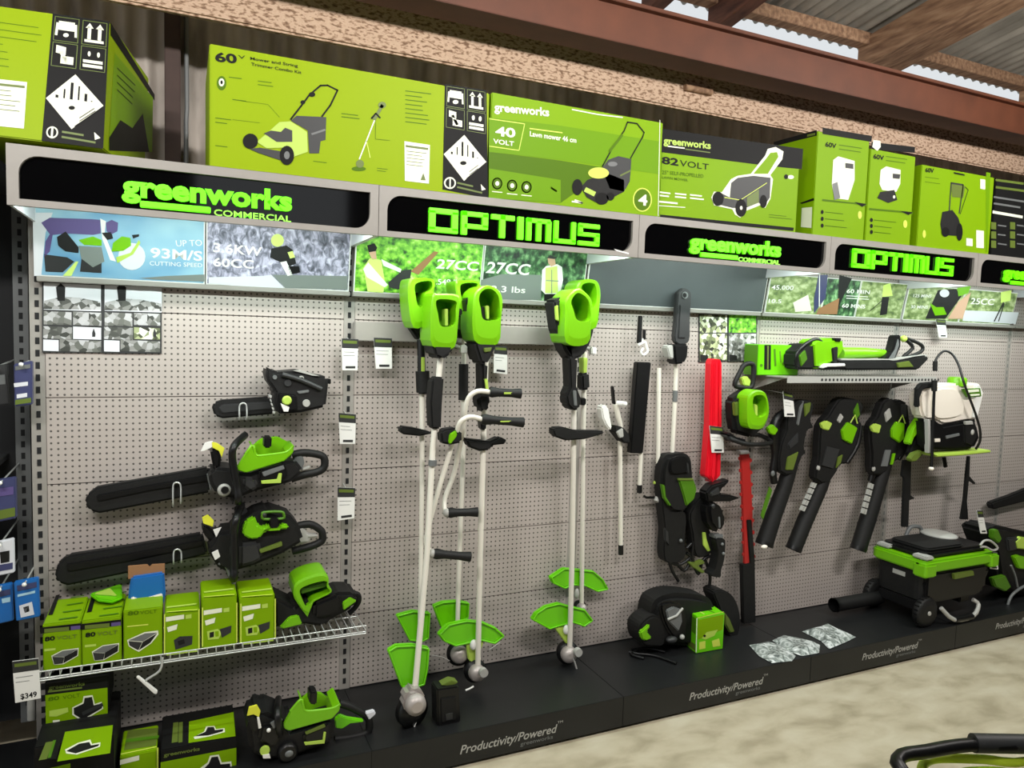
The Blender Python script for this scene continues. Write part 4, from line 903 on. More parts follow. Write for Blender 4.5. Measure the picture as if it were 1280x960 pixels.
# bags lying on the cartons
m = MB(); m.slab([(159, 762), (161, 738), (164, 722), (205, 716), (207, 742), (204, 757)], -.16, -.12, 'blue_pack', .006); m.slab([(160, 724), (160, 708), (184, 706), (187, 709), (190, 706), (206, 705), (206, 720)], -.142, -.132, 'brown_card', .001)
m.slab([(160, 756), (165, 746), (175, 750), (185, 747), (203, 742), (204, 756), (162, 762)], -.166, -.155, 'off_white', .003); m.slab([(166, 757), (178, 752), (196, 750), (200, 756), (168, 761)], -.17, -.16, 'brown_card', .003)
o = m.build('header_bag', base=A(182, 762, -.14)); tag(o, 'blue bag with a brown card top propped on the battery cartons', 'bag')
m = MB()
Pz = A(52, 781, -.27).z
g2 = lambda pts: [AZ(x, y, Pz+.006) for x, y in pts]
m.prism(g2([(112, 746), (152, 733), (153, 750), (140, 755), (122, 753)]), V((0, 0, .012)), 'guard_green', .004); m.prism([p+V((0, 0, .012)) for p in g2([(118, 748), (138, 741), (146, 750)])], V((0, 0, .006)), 'lime_pale', .002)
o = m.build('green_pouch', base=g2([(135, 750)])[0]); tag(o, 'soft green pouch lying on the battery cartons behind the pegboard end', 'pouch')
g = Zm(190, 720, 170, 1275)
for i, (lab, p0, p1, pt, hx, col) in enumerate((('clear-edged green pump carton standing lowest of the trio with white stripes', (206, 816), (250, 810), (206, 767), 0, 0), ('clear-edged green carton in the middle of the shelf, tallest of the trio', (252, 810), (296, 803), (252.5, 748), 355, -62), ('clear-edged green carton beside the chainsaw on the wire shelf', (299, 804), (343, 797), (300, 748), 715, -100))):
    t, m, f = small_carton(lab, p0, p1, pt, -.27, .18, BZ, 'carton_green2')
    u = lambda pts: g([(x+hx, y+col) for x, y in pts])
    f.poly(u([(130, 385), (300, 360), (300, 400), (130, 428)]), 'carton_white', 2); f.poly(u([(315, 365), (370, 355), (370, 395), (315, 402)]), 'lime_pale', 2); f.poly(u([(140, 480), (240, 450), (230, 500), (150, 525)]), 'carton_white', 2)
    if i == 0: f.poly(u([(205, 600), (260, 565), (380, 560), (375, 640), (220, 690)]), 'dark_grey', 2); f.poly(u([(240, 610), (300, 590), (310, 630), (250, 650)]), 'soft_black', 3)
    else: f.poly(u([(280, 560), (390, 525), (385, 590), (300, 640)]), 'dark_grey', 2); f.poly(u([(160, 580), (260, 555), (300, 590), (270, 650), (170, 660)]), 'lime_pale', 2); f.poly(u([(185, 590), (225, 580), (225, 630), (185, 640)]), 'soft_black', 3); f.poly(u([(235, 580), (270, 575), (270, 625), (240, 630)]), 'carton_green2', 3)
    for e in ((118, 440, 118, 700), (440, 395, 440, 660)): f.line(u([(e[0], e[1]-80), (e[2], e[3]+20)]), .004, 'carton_yellow', 2)
    f.lines(*u([(140, 735), (420, 700)]), 1, 1, .006, 'lime_pale', 2, 0)
    tp = Face(m, (0, 0, A(*pt, -.27).z), (0, 0, 1), .001); tp.line([(pt[0]+4, pt[1]-7), (pt[0]+38, pt[1]-11)], .014, 'lime_pale', 3); tp.line([(pt[0]+3, pt[1]-1), (pt[0]+40, pt[1]-4)], .006, 'carton_yellow', 3)
    m.build('carton_body', t)
# chainsaw on the shelf
g = Zm(330, 700, 150)
t = thing('chainsaw', 'bare chainsaw body resting on the wire shelf beside the green cartons', 'chainsaw', A(400, 785, -.15))
m = MB(); m.slab(g([(100, 390), (200, 440), (330, 500), (420, 420), (520, 470), (800, 350), (960, 350), (1020, 400), (950, 520), (720, 640), (640, 720), (440, 690), (170, 740), (110, 690)]), -.20, -.06, 'soft_black', .012); m.slab(g([(530, 470), (800, 365), (840, 420), (830, 540), (700, 620), (530, 620)]), -.22, -.19, 'black', .012); m.build('motor_body', t)
m = MB(); m.cup(g([(318, 330), (335, 255), (450, 185), (640, 140), (692, 200), (690, 280), (720, 350), (510, 470), (500, 600), (470, 615), (330, 420)]), g([(388, 310), (520, 250), (665, 225), (672, 290), (700, 345), (520, 430), (460, 510), (400, 400)]), -.215, -.08, -.10, 'lime'); m.slab(g([(390, 300), (660, 230), (665, 290), (395, 370)]), -.19, -.15, 'lime_dark', .004); m.build('battery_bay', t)
m = MB(); m.slab(g([(838, 460), (920, 402), (990, 440), (850, 540)]), -.21, -.19, 'lime', .003); m.slab(g([(165, 722), (270, 610), (370, 590), (410, 690), (210, 738)]), -.21, -.19, 'lime', .004); m.build_each('side_panel', t)
m = MB(); m.tube([A(x, y, -.10) for x, y in g([(930, 350), (1000, 370), (1010, 440), (960, 520), (900, 570)])], .011, 'black', 8, smooth=4); m.build('rear_handle', t)

# label holder dangling from the shelf
m = MB(); m.tube([A(x, y, -.31) for x, y in [(203, 822), (200, 838), (184, 849), (181, 853)]], .004, 'wire', 8, smooth=3); m.slab([(170, 847), (173, 845), (197, 864), (196, 868), (193, 868)], -.315, -.305, 'white', .002); o = m.build('label_holder', base=A(203, 822, -.31)); tag(o, 'white label holder arm hanging loose under the wire shelf', 'label holder')

# cartons below the shelf
g = Zm(30, 825, 180)
def charger_art(f, g, pts_out, pts_in, L=2):
    f.poly(g(pts_out), 'carton_white', L); f.poly(g(pts_in), 'soft_black', L+1)
LZ = HP+.001
t = thing('charger_carton', 'black and green charger carton standing on another charger carton under the wire shelf', 'box', A(95, 912, -.22), 'green battery and charger cartons')
m = MB(); bl_, br_ = A(57, 912, -.27), A(136, 899, -.27); hz = A(56, 853, -.27).z; zlow = .3356
m.box((bl_.x, -.27, zlow), (br_.x, -.07, hz), 'carton_black', .003); f = Face(m, (0, -.27, 0), (0, -1, 0))
f.poly(g([(190, 312), (742, 245), (745, 515), (195, 588)]), 'carton_green2', 1); f.text('greenworks', *g([(220, 260), (540, 222), (220, 228)]), 'carton_grey', 2, .03); f.lines(*g([(220, 280), (510, 245)]), 1, 1, .006, 'carton_grey', 2, 0)
f.text('80', *g([(215, 365), (315, 350), (215, 330)]), 'carton_dark', 2, .03); f.text('VOLT', *g([(345, 350), (500, 325), (345, 315)]), 'carton_dark', 2); f.poly(g([(225, 450), (390, 420), (395, 460), (290, 500), (225, 500)]), 'lime_pale', 2); f.line(g([(265, 545), (310, 540)]), .008, 'carton_white', 2)
charger_art(f, g, [(430, 420), (520, 375), (530, 320), (610, 310), (630, 390), (690, 370), (705, 430), (520, 545), (430, 485)], [(442, 425), (530, 385), (540, 335), (605, 325), (620, 400), (690, 385), (695, 425), (520, 525), (445, 478)])
f.line(g([(530, 470), (690, 395)]), .012, 'dark_grey', 4); m.build('carton_body', t)
t = thing('charger_carton', 'charger carton lying flat at the bottom, a charger pictured on its lid', 'box', AZ(90, 950, LZ), 'green battery and charger cartons')
m = MB(); zt = .335
fl, fr_, bk = AZ(33, 962, zt), AZ(139, 937, zt), AZ(142, 905, zt)
m.box((fl.x, -.41, LZ), (fr_.x, -.12, zt), 'carton_black', .003); f = Face(m, (0, 0, zt), (0, 0, 1))
f.poly(g([(365, 640), (790, 580), (765, 830), (295, 905)]), 'carton_green2', 1); f.poly(g([(145, 885), (220, 690), (345, 665), (285, 880)]), 'carton_black', 1); f.lines(*g([(170, 880), (225, 740)]), 1, 1, .02, 'carton_grey', 2, 0); f.line(g([(225, 870), (270, 720)]), .008, 'lime_dark', 2)
charger_art(f, g, [(365, 800), (480, 740), (590, 710), (605, 750), (680, 735), (675, 775), (470, 845), (375, 835)], [(375, 815), (490, 750), (580, 735), (595, 765), (670, 752), (660, 770), (460, 835)])
ff = Face(m, (0, -.41, 0), (0, -1, 0)); ff.poly([(36, 966), (88, 954), (88, 990), (36, 990)], 'carton_green2', 1); m.build('carton_body', t)
t = thing('charger_carton', 'clear-edged green carton standing between the two charger stacks', 'box', AZ(175, 958, LZ), 'green battery and charger cartons')
m = MB(); zt = A(148, 945, -.38).z; zt = AZ(150, 944, .30).z
xa, xb = A(150, 944, -.36).x, A(196, 934, -.36).x; zt = A(150, 946, -.36).z
m.box((xa, -.36, LZ), (xb, -.20, zt), 'carton_green2', .003); f = Face(m, (0, -.36, 0), (0, -1, 0)); tp = Face(m, (0, 0, zt), (0, 0, 1))
f.poly([(150, 950), (174, 944), (174, 950), (150, 956)], 'carton_white', 1); f.line([(197, 935), (197, 965)], .005, 'carton_yellow', 1); tp.poly([(155, 938), (195, 932), (198, 910), (160, 913)], 'carton_grey', 1); tp.line([(152, 943), (195, 934)], .006, 'carton_yellow', 2); tp.line([(160, 926), (196, 922)], .02, 'lime_dark', 2); m.build('carton_body', t)
t = thing('charger_carton', 'large black and green charger carton on the plinth in front of the bare chainsaw', 'box', AZ(250, 960, LZ), 'green battery and charger cartons')
g = Zm(140, 860, 180)
m = MB(); xa, xb = A(201, 938, -.38).x, A(296, 920, -.38).x; zt = A(201, 938, -.38).z
m.box((xa, -.38, LZ), (xb, -.16, zt), 'carton_black', .003); f = Face(m, (0, -.38, 0), (0, -1, 0)); tp = Face(m, (0, 0, zt), (0, 0, 1))
f.poly(g([(432, 660), (1105, 530), (1105, 800), (432, 900)]), 'carton_green2', 1); f.text('greenworks', *g([(460, 610), (780, 552), (460, 578)]), 'carton_grey', 2, .03)
f.poly(g([(770, 720), (850, 660), (870, 600), (950, 590), (975, 660), (1060, 650), (1070, 760), (780, 790)]), 'carton_white', 2); f.poly(g([(800, 730), (860, 670), (885, 612), (940, 605), (965, 675), (1050, 668), (1050, 760), (800, 790)]), 'soft_black', 3)
tp.poly(g([(680, 490), (685, 300), (1080, 215), (1098, 430)]), 'carton_green2', 1); tp.poly(g([(530, 490), (545, 310), (590, 305), (585, 480)]), 'carton_grey', 1); tp.line(g([(608, 480), (612, 310)]), .012, 'carton_grey', 1)
charger_art(tp, g, [(725, 440), (820, 390), (835, 345), (910, 340), (925, 370), (1000, 360), (1005, 395), (860, 435), (735, 458)], [(735, 435), (830, 395), (850, 355), (905, 350), (915, 380), (990, 370), (985, 390), (860, 425)], 2); m.build('carton_body', t)

# chainsaw standing on the plinth
YSH = -.055
g = Zm(300, 820, 180)
t = thing('chainsaw', 'bare chainsaw with a yellow tag standing on the black plinth', 'chainsaw', A(370, 952, -.27))
m = MB(); m.slab(g([(60, 660), (100, 540), (210, 500), (380, 570), (460, 660), (850, 550), (840, 780), (600, 860), (420, 930), (220, 925), (90, 860)]), -.36, -.20, 'soft_black', .015); m.slab(g([(180, 620), (330, 600), (380, 700), (300, 830), (160, 760)]), -.375, -.35, 'black', .01)
m.slab(g([(560, 700), (790, 600), (800, 750), (580, 830)]), -.375, -.35, 'black', .008); m.build('motor_body', t)
m = MB(); open_bay(m, g([(385, 610), (450, 490), (540, 390), (555, 430), (575, 490), (700, 485), (830, 465), (890, 430), (888, 485), (820, 560), (440, 668), (395, 650)]), g([(540, 385), (620, 316), (720, 326), (765, 360), (850, 368), (892, 425), (840, 520), (575, 530)]), g([(552, 446), (562, 444), (588, 490), (574, 492)]), g([(878, 420), (893, 428), (835, 472), (822, 466)]), g([(450, 490), (540, 388), (556, 432), (578, 488), (700, 483), (830, 463), (890, 428)]), -.375, -.25, 'lime'); m.build('battery_bay', t)
m = MB(); m.slab(g([(622, 322), (690, 322), (682, 440), (618, 430)]), -.365, -.31, 'black', .005); m.build('battery_latch', t)
m = MB(); cc = A(*g([(420, 840)])[0], -.36); m.lathe(cc, (0, -1, 0), [(0, .034), (.015, .034), (.022, .026)], 'black', 20); m.ball(cc+V((.003, -.022, 0)), (.014, .006, .012), 'mid_grey'); m.build('sprocket_cover', t)
m = MB(); m.tube([A(x, y, -.29) for x, y in g([(880, 420), (980, 450), (1120, 530), (1150, 600), (1130, 680), (1000, 720), (840, 740)])], .0135, 'soft_black', 10, smooth=4); m.build('rear_handle', t)
m = MB(); m.tube([A(x, y, yy) for (x, y), yy in zip(g([(340, 380), (330, 480), (340, 600), (350, 700)]), (-.22, -.36, -.385, -.36))], .012, 'black', 10, smooth=4); m.build('front_handle', t)
m = MB(); m.slab(g([(65, 540), (110, 500), (180, 560), (170, 680), (100, 680)]), -.37, -.30, 'black', .008); m.build('hand_guard', t)
m = MB(); m.slab(g([(62, 535), (80, 455), (150, 435), (182, 490), (170, 545), (120, 520)]), -.378, -.372, 'yellow_tag', .001); m.slab(g([(150, 545), (172, 545), (192, 640), (165, 650)]), -.379, -.374, 'white', .001); m.slab(g([(270, 600), (360, 545), (380, 570), (300, 650)]), -.385, -.378, 'mid_grey', .001); m.build_each('hang_tag', t)
m = MB(); cc = A(*g([(220, 835)])[0], -.375); m.lathe(cc, (0, -1, 0), [(0, .016), (.008, .015)], 'lime_pale', 16); m.slab(g([(200, 880), (262, 872), (272, 910), (205, 912)]), -.385, -.38, 'white', .0006); m.ball(A(*g([(255, 660)])[0], -.385), .007, 'white'); m.build('tension_knob', t)
m = MB(); m.slab(g([(580, 682), (750, 610), (762, 632), (590, 702)]), -.38, -.372, 'carton_grey', .001); m.slab(g([(570, 772), (735, 752), (745, 680), (765, 680), (752, 778), (580, 795)]), -.38, -.372, 'lime_pale', .001); m.build_each('badge', t)
m = MB(); m.slab(g([(845, 570), (890, 530), (960, 555), (1100, 575), (1100, 590), (980, 605), (910, 650), (850, 645)]), -.32, -.30, 'guard_green', .004); m.slab(g([(1115, 510), (1195, 488), (1212, 515), (1150, 572)]), -.31, -.29, 'photo_pale', .003); m.build('film_bag', t)

YSH = 0.0
# ------------------------------------------------------------------ price tags
def price_tag(px, y, label, dark=.3, price=None, group='hanging price tags'):
    """px: tl, tr, br, bl"""
    m = MB(); P = [A(x, yy, y) for x, yy in px]; Z = P
    m.prism(P, V((0, .004, 0)), 'white', .0008); f = Face(m, (0, y, 0), (0, -1, 0), .0004)
    (a, b_), (c, d), (e, ff), (gx, h) = px
    def q(u, v): return (a+(c-a)*u+((gx-a)+(e-c-gx+a)*u)*v, b_+(d-b_)*u+((h-b_)+(ff-d-h+b_)*u)*v)
    f.poly([q(0, 0), q(1, 0), q(1, dark), q(0, dark)], 'dark_grey', 1); f.poly([q(.08, .06), q(.92, .06), q(.92, dark*.5), q(.08, dark*.5)], 'carton_grey', 2)
    f.lines(q(.1, dark+.12), q(.8, dark+.12), 2, (h-b_)*.11, .0015, 'mid_grey', 2)
    if price: f.text(price, q(.22, .93), q(.86, .93), q(.22, .80), 'carton_black', 2, .02)
    else: f.line([q(.25, .9), q(.8, .9)], .009, 'dark_grey', 2)
    # arm to the board
    tp = (P[0]+P[1])/2
    if y > -.2: m.tube([tp+V((0, .003, -.006)), V((tp.x, -.001, tp.z+.004))], .002, 'wire', 6)
    o = m.build('price_tag', base=tp); tag(o, label, 'price tag', group); return o
for px, y, lab in (([(427, 423), (448, 424), (447, 463), (428, 463)], -.06, 'price tag on the slotted upright above the two others'), ([(467, 422), (490, 423), (490, 461), (470, 461)], -.06, 'price tag next to the slotted upright, under the hanging rail'),
                   ([(423, 516), (445, 518), (444, 555), (425, 555)], -.06, 'price tag on the slotted upright, middle of three in a column'), ([(422, 609), (444, 610), (443, 648), (422, 651)], -.06, 'price tag lowest on the slotted upright'),
                   ([(618, 432), (634, 433), (634, 468), (617, 466)], -.06, 'price tag behind the string trimmers'), ([(887, 532), (904, 534), (905, 566), (890, 566)], -.115, 'price tag on the red blade cover'),
                   ([(979, 489), (991, 493), (994, 521), (981, 521)], -.17, 'price tag clipped to the blower beside the hedge trimmer'), ([(1170, 399), (1182, 400), (1184, 422), (1174, 422)], -.05, 'price tag under the picture of gloved hands'),
                   ([(1221, 638), (1228, 638), (1234, 667), (1226, 667)], -.345, 'price tag above the wheeled unit'), ([(1237, 690), (1247, 691), (1248, 712), (1238, 711)], -.42, 'price tag hanging at the corner of the wheeled unit')):
    price_tag(px, y, lab)
price_tag([(15, 827), (48, 823), (51, 873), (19, 879)], -.31, 'large white price tag reading $349 at the wire shelf', .28, '$349')

# ================================================================== STRING TRIMMERS
m = MB(); m.box((1.046, -.045, 1.548), (1.95, -.002, 1.622), 'fascia', .003)
o = m.build('hanging_rail', base=(1.5, -.02, 1.58)); tag(o, 'flat grey hanging rail fixed behind the string trimmers', 'rail')
for i, (px, y0, lab) in enumerate((((579, 436), -.30, 'hook arm holding the battery trimmer with the red-free white shaft'), ((741, 438), -.28, 'hook arm with a white tip beside the single pair of trimmers'))):
    m = MB(); p = A(*px, -.22); q_ = V((p.x-.10, -.04, p.z+.05))
    m.tube([q_, V((q_.x, -.10, q_.z-.005)), p], .008, 'light_grey', 8); m.box((p.x-.012, p.y-.012, p.z-.018), (p.x+.014, p.y+.02, p.z+.014), 'white', .004)
    o = m.build('hook_arm', base=q_); tag(o, ('pale hook arm among the group of four string trimmers', 'pale hook arm beside the pair of string trimmers')[i], 'hook', 'hook arms of the hanging rail')

gT = Zm(480, 330, 200, 960); gB = Zm(470, 720, 200, 960); gM = Zm(480, 520, 200, 960); gR = Zm(650, 330, 200, 835); gQ = Zm(640, 660, 160, 768)
def pipe(m, pts, r, k): m.tube([A(x, y, d) for x, y, d in pts], r, k, 12)
def guard(m, px, y, th=.02, k='guard_green'):
    P = [A(x, yy, y) for x, yy in px]; c = sum(P, V((0, 0, 0)))/len(P)
    m.prism(P, V((0, th, 0)), k, .004)
    for p, q_ in zip(P, P[1:]+P[:1]):
        a = p+(c-p)*.06; b_ = q_+(c-q_)*.06; m.tube([a+V((0, -.004, 0)), b_+V((0, -.004, 0))], .004, k, 6)
def head(m, px, y, r, k='black', kd='gearbox', tilt=(-.25, -1, .25)):
    c = A(*px, y); ax = V(tilt).normalized()
    m.lathe(c-ax*.05, ax, [(0, r*.7), (.005, r*1.35), (.03, r*1.4), (.04, r*.8)], k, 20)
    m.lathe(c-ax*.01, ax, [(0, r), (.02, r), (.035, r*.8), (.04, r*.3)], kd, 20)

t = thing('string_trimmer', 'string trimmer hung rearmost beside the slotted upright, narrow green guard', 'string trimmer', A(522, 830, -.10), 'string trimmers on the hanging rail')
m = MB(); m.cup(gT([(150, 100), (200, 82), (295, 90), (308, 125), (300, 160), (262, 330), (230, 378), (175, 378), (150, 250)]), gT([(190, 120), (270, 100), (292, 120), (282, 155), (245, 180), (235, 255), (205, 250), (190, 190)]), -.22, -.10, -0.115, 'lime'); m.build('battery_holder', t)
m = MB(); m.slab(gT([(128, 185), (160, 160), (300, 150), (270, 350), (240, 400), (228, 460), (205, 450), (165, 390)]), -.12, -.06, 'soft_black', .01); m.build('motor_housing', t)
m = MB(); pipe(m, [(527, 424, -.10), (527.5, 600, -.10), (525, 790, -.10), (520, 830, -.11)], .010, 'tube_white'); m.build('shaft', t)
m = MB(); pipe(m, [(526, 425, -.10), (527, 465, -.11)], .016, 'black'); pipe(m, [(528, 464, -.11), (529, 490, -.11)], .028, 'soft_black'); pipe(m, [(529, 485, -.11), (529, 492, -.11)], .02, 'black'); m.slab(gT([(230, 560), (245, 560), (245, 645), (228, 645)]), -.135, -.12, 'lime_pale', .001); m.build('trigger_grip', t)
m = MB(); m.slab(gM([(92, 90), (105, 62), (180, 72), (270, 92), (300, 105), (215, 122), (120, 112)]), -.15, -.10, 'soft_black', .008); m.build('loop_handle', t)
m = MB(); guard(m, gB([(120, 235), (220, 208), (325, 218), (315, 375), (280, 395), (200, 388)]), -.075); m.build('guard', t)
m = MB(); head(m, (521, 836), -.13, .035); m.build('trimmer_head', t)

t = thing('string_trimmer', 'string trimmer with a big grey gearbox at its foot, standing before the others', 'string trimmer', A(517, 905, -.34), 'string trimmers on the hanging rail')
m = MB(); m.cup(gT([(290, 195), (320, 178), (440, 183), (455, 225), (445, 370), (422, 505), (300, 500), (280, 400)]), gT([(318, 215), (430, 222), (432, 270), (425, 365), (345, 372), (325, 300)]), -.32, -.19, -0.205, 'lime'); m.slab(gT([(365, 270), (385, 268), (385, 370), (368, 372)]), -.29, -.25, 'lime_pale', .002); m.build('battery_holder', t)
m = MB(); m.slab(gT([(288, 480), (425, 485), (405, 540), (355, 575), (310, 555)]), -.32, -.20, 'soft_black', .01); m.slab(gT([(420, 290), (460, 260), (480, 290), (440, 330)]), -.26, -.22, 'black', .005); m.build('motor_housing', t)
m = MB(); pipe(m, [(551, 440, -.26), (541, 560, -.29), (534, 690, -.31), (517, 880, -.36)], .0115, 'tube_white'); m.tube([A(541, 575, -.30), A(540.5, 582, -.30)], .016, 'mid_grey'); m.build('shaft', t)
m = MB(); m.slab(gT([(290, 695), (305, 678), (362, 680), (350, 850), (345, 990), (285, 990), (278, 830)]), -.31, -.25, 'soft_black', .012); m.build('trigger_grip', t)
m = MB(); guard(m, gB([(68, 445), (120, 415), (220, 410), (320, 430), (310, 560), (290, 655), (240, 672), (152, 668)]), -.325, .02); m.build('guard', t)
m = MB(); c = A(515, 882, -.37); m.slab(gB([(160, 760), (195, 690), (240, 675), (280, 695), (308, 745), (290, 812), (240, 858), (180, 830)]), -.40, -.33, 'gearbox', .014); m.lathe(A(519, 880, -.40), (0, -1, 0), [(0, .04), (.02, .036), (.028, .02)], 'gearbox', 20); m.build('gearbox', t)
m = MB(); m.lathe(A(510, 884, -.33), (.3, -1, 0), [(0, .04), (.01, .062), (.04, .062), (.05, .03)], 'black', 22); m.tube([A(x, y, -.37) for x, y in [(520, 902), (516, 912), (506, 921)]], .003, 'white', 6, smooth=3); m.build('trimmer_head', t)

t = thing('string_trimmer', 'string trimmer behind two white curved handlebars, wide square green guard', 'string trimmer', A(570, 830, -.12), 'string trimmers on the hanging rail')
m = MB(); m.cup(gT([(430, 110), (470, 98), (555, 100), (580, 120), (575, 160), (550, 230), (520, 300), (460, 300), (440, 200)]), gT([(460, 125), (530, 112), (562, 120), (550, 160), (500, 190), (480, 240), (465, 200)]), -.20, -.09, -0.105, 'lime'); m.build('battery_holder', t)
m = MB(); m.slab(gT([(440, 280), (525, 180), (540, 230), (530, 400), (515, 450), (450, 445)]), -.13, -.06, 'soft_black', .01); m.slab(gT([(450, 320), (490, 315), (490, 390), (455, 395)]), -.145, -.12, 'lime_dark', .003); m.build('motor_housing', t)
m = MB(); pipe(m, [(580, 415, -.10), (579, 560, -.11), (573, 740, -.11), (571, 812, -.12)], .0095, 'tube_white'); m.build('shaft', t)
m = MB(); pipe(m, [(579.5, 455, -.10), (579, 500, -.105)], .02, 'soft_black'); m.build('trigger_grip', t)
m = MB(); guard(m, gB([(340, 178), (400, 155), (480, 148), (560, 160), (555, 250), (480, 300), (390, 310)]), -.095); m.build('guard', t)
m = MB(); head(m, (574, 818), -.14, .036); m.tube([A(x, y, -.15) for x, y in [(562, 826), (552, 821), (540, 819)]], .0015, 'light_grey', 6); m.build('trimmer_head', t)

t = thing('string_trimmer', 'string trimmer with the broad arched green guard, white shaft down to the plinth', 'string trimmer', A(597, 855, -.19), 'string trimmers on the hanging rail')
m = MB(); m.cup(gT([(540, 200), (570, 150), (620, 128), (680, 150), (713, 210), (705, 330), (688, 478), (560, 475), (533, 380)]), gT([(570, 205), (590, 162), (640, 148), (688, 195), (700, 305), (690, 335), (600, 335), (580, 260)]), -.31, -.18, -0.195, 'lime'); m.slab(gT([(580, 255), (625, 260), (630, 335), (590, 335)]), -.27, -.23, 'soft_black', .003); m.slab(gT([(610, 250), (632, 250), (632, 330), (618, 330)]), -.285, -.25, 'lime_pale', .002); m.build('battery_holder', t)
m = MB(); m.slab(gT([(540, 465), (685, 470), (645, 560), (620, 605), (580, 595)]), -.31, -.19, 'soft_black', .01); m.slab(gT([(600, 505), (650, 500), (640, 525), (605, 530)]), -.318, -.30, 'carton_grey', .002); m.slab(gT([(490, 210), (540, 180), (535, 400), (510, 380)]), -.25, -.20, 'black', .005); m.build('motor_housing', t)
m = MB(); pipe(m, [(607, 450, -.24), (604, 560, -.24), (600, 700, -.22), (597, 845, -.20)], .0115, 'tube_white'); m.build('shaft', t)
m = MB(); m.slab(gT([(582, 580), (630, 595), (625, 700), (635, 780), (645, 850), (610, 895), (575, 880), (560, 800), (585, 740)]), -.29, -.22, 'soft_black', .012); m.slab(gT([(605, 690), (622, 690), (632, 780), (618, 780)]), -.297, -.28, 'lime_pale', .001); m.build('trigger_grip', t)
m = MB(); m.slab(gM([(485, 135), (560, 145), (640, 152), (700, 125), (748, 150), (735, 168), (650, 178), (640, 205), (575, 212), (515, 190)]), -.27, -.22, 'soft_black', .009); m.slab(gM([(580, 20), (620, 20), (615, 85), (585, 85)]), -.265, -.225, 'black', .005); m.build('loop_handle', t)
m = MB(); guard(m, gB([(370, 350), (430, 290), (540, 265), (640, 275), (720, 310), (775, 360), (720, 405), (640, 385), (560, 400), (470, 420), (400, 390)]), -.185); m.slab(gB([(540, 390), (650, 390), (610, 500), (580, 530), (555, 500)]), -.186, -.17, 'lime_pale', .003); m.ball(A(592, 806, -.195), (.016, .012, .022), 'white'); m.build('guard', t)
m = MB(); head(m, (596, 841), -.21, .034, tilt=(-.1, -1, .1)); m.lathe(A(603, 839, -.24), (0, -1, 0), [(0, .018), (.02, .018)], 'light_grey', 14); m.tube([A(x, y, -.23) for x, y in [(592, 858), (587, 861), (582, 863)]], .004, 'white', 6); m.tube([A(x, y, -.22) for x, y in [(612, 812), (625, 803)]], .0015, 'light_grey', 6); m.build('trimmer_head', t)

# white curved handlebars with black grips
for lab, path, grips in (('white curved handlebar with black grips, upper one hooked on the trimmers', [(612, 490, -.33), (597, 489, -.33), (586, 497, -.32), (581, 515, -.30), (578, 540, -.26), (568, 590, -.20), (557, 620, -.20), (556, 636, -.22), (562, 642, -.24)], ((612, 490, 651, 492), (560, 641, 597, 640))),
                         ('white curved handlebar with black grips, lower one reaching down to the trimmer shafts', [(602, 524, -.35), (588, 521, -.35), (576, 527, -.34), (571, 540, -.32), (564, 560, -.28), (546, 620, -.26), (533, 672, -.26), (537, 688, -.28), (545, 692, -.30)], ((602, 524, 654, 528), (542, 692, 588, 696)))):
    t = thing('handlebar', lab, 'handlebar', A(path[4][0], path[4][1], path[4][2]), 'loose handlebars among the trimmers')
    m = MB(); m.tube([A(*p) for p in path], .0095, 'tube_white', 10, smooth=4); m.build('bar_tube', t)
    for (x0, y0, x1, y1), dd in zip(grips, (path[0][2], path[-1][2])):
        a, b_ = A(x0, y0, dd), A(x1, y1, dd-.02); n = b_-a
        m = MB(); m.tube([a, a+n*.08, a+n*.3, a+n*.7, a+n*.92, b_], [.018, .021, .016, .016, .019, .02], 'soft_black', 12)
        if x0 > 598: m.box(tuple(a+n*.40+V((0, -.0175, -.004))), tuple(a+n*.72+V((0, -.014, .005))), 'lime_pale')
        else: m.ball(a-n*.03, .017, 'light_grey')
        m.build('grip', t)
    m = MB(); p = A(571, 545, -.30)
    if 'upper' in lab: m.slab(gM([(340, 95), (370, 80), (440, 70), (470, 90), (470, 160), (400, 175), (345, 165)]), -.33, -.28, 'soft_black', .008); m.slab(gM([(395, 110), (435, 85), (440, 120), (400, 170), (388, 160)]), -.337, -.32, 'lime', .003); m.build('clamp', t)

t = thing('string_trimmer', 'string trimmer in front of the pair, arched green guard near the plinth', 'string trimmer', A(712, 828, -.13), 'string trimmers on the hanging rail')
m = MB(); m.cup(gR([(243, 180), (300, 128), (345, 150), (378, 200), (372, 290), (360, 412), (245, 412), (238, 250)]), gR([(268, 195), (300, 150), (350, 178), (368, 230), (362, 295), (300, 292), (280, 240)]), -.30, -.17, -0.185, 'lime'); m.build('battery_holder', t)
m = MB(); m.slab(gR([(174, 190), (240, 165), (250, 200), (245, 400), (370, 410), (335, 480), (270, 505), (235, 450), (195, 340)]), -.25, -.16, 'soft_black', .01); m.slab(gR([(188, 220), (200, 215), (205, 300), (192, 290)]), -.257, -.24, 'lime_pale', .002); m.slab(gR([(215, 200), (228, 198), (232, 330), (220, 320)]), -.257, -.24, 'carton_grey', .002); m.build('motor_housing', t)
m = MB(); pipe(m, [(718, 445, -.20), (717, 560, -.20), (715, 700, -.17), (712, 815, -.14)], .0115, 'tube_white'); m.build('shaft', t)
m = MB(); m.slab(gR([(255, 480), (305, 490), (300, 640), (322, 700), (315, 760), (280, 768), (248, 740), (240, 690), (262, 640)]), -.26, -.19, 'soft_black', .01); m.slab(gR([(278, 660), (295, 660), (300, 740), (285, 740)]), -.266, -.25, 'mid_grey', .002); m.build('trigger_grip', t)
m = MB(); m.slab(gR([(173, 868), (185, 855), (230, 852), (300, 870), (442, 872), (442, 886), (340, 915), (240, 922), (185, 902)]), -.25, -.20, 'soft_black', .008); m.build('loop_handle', t)
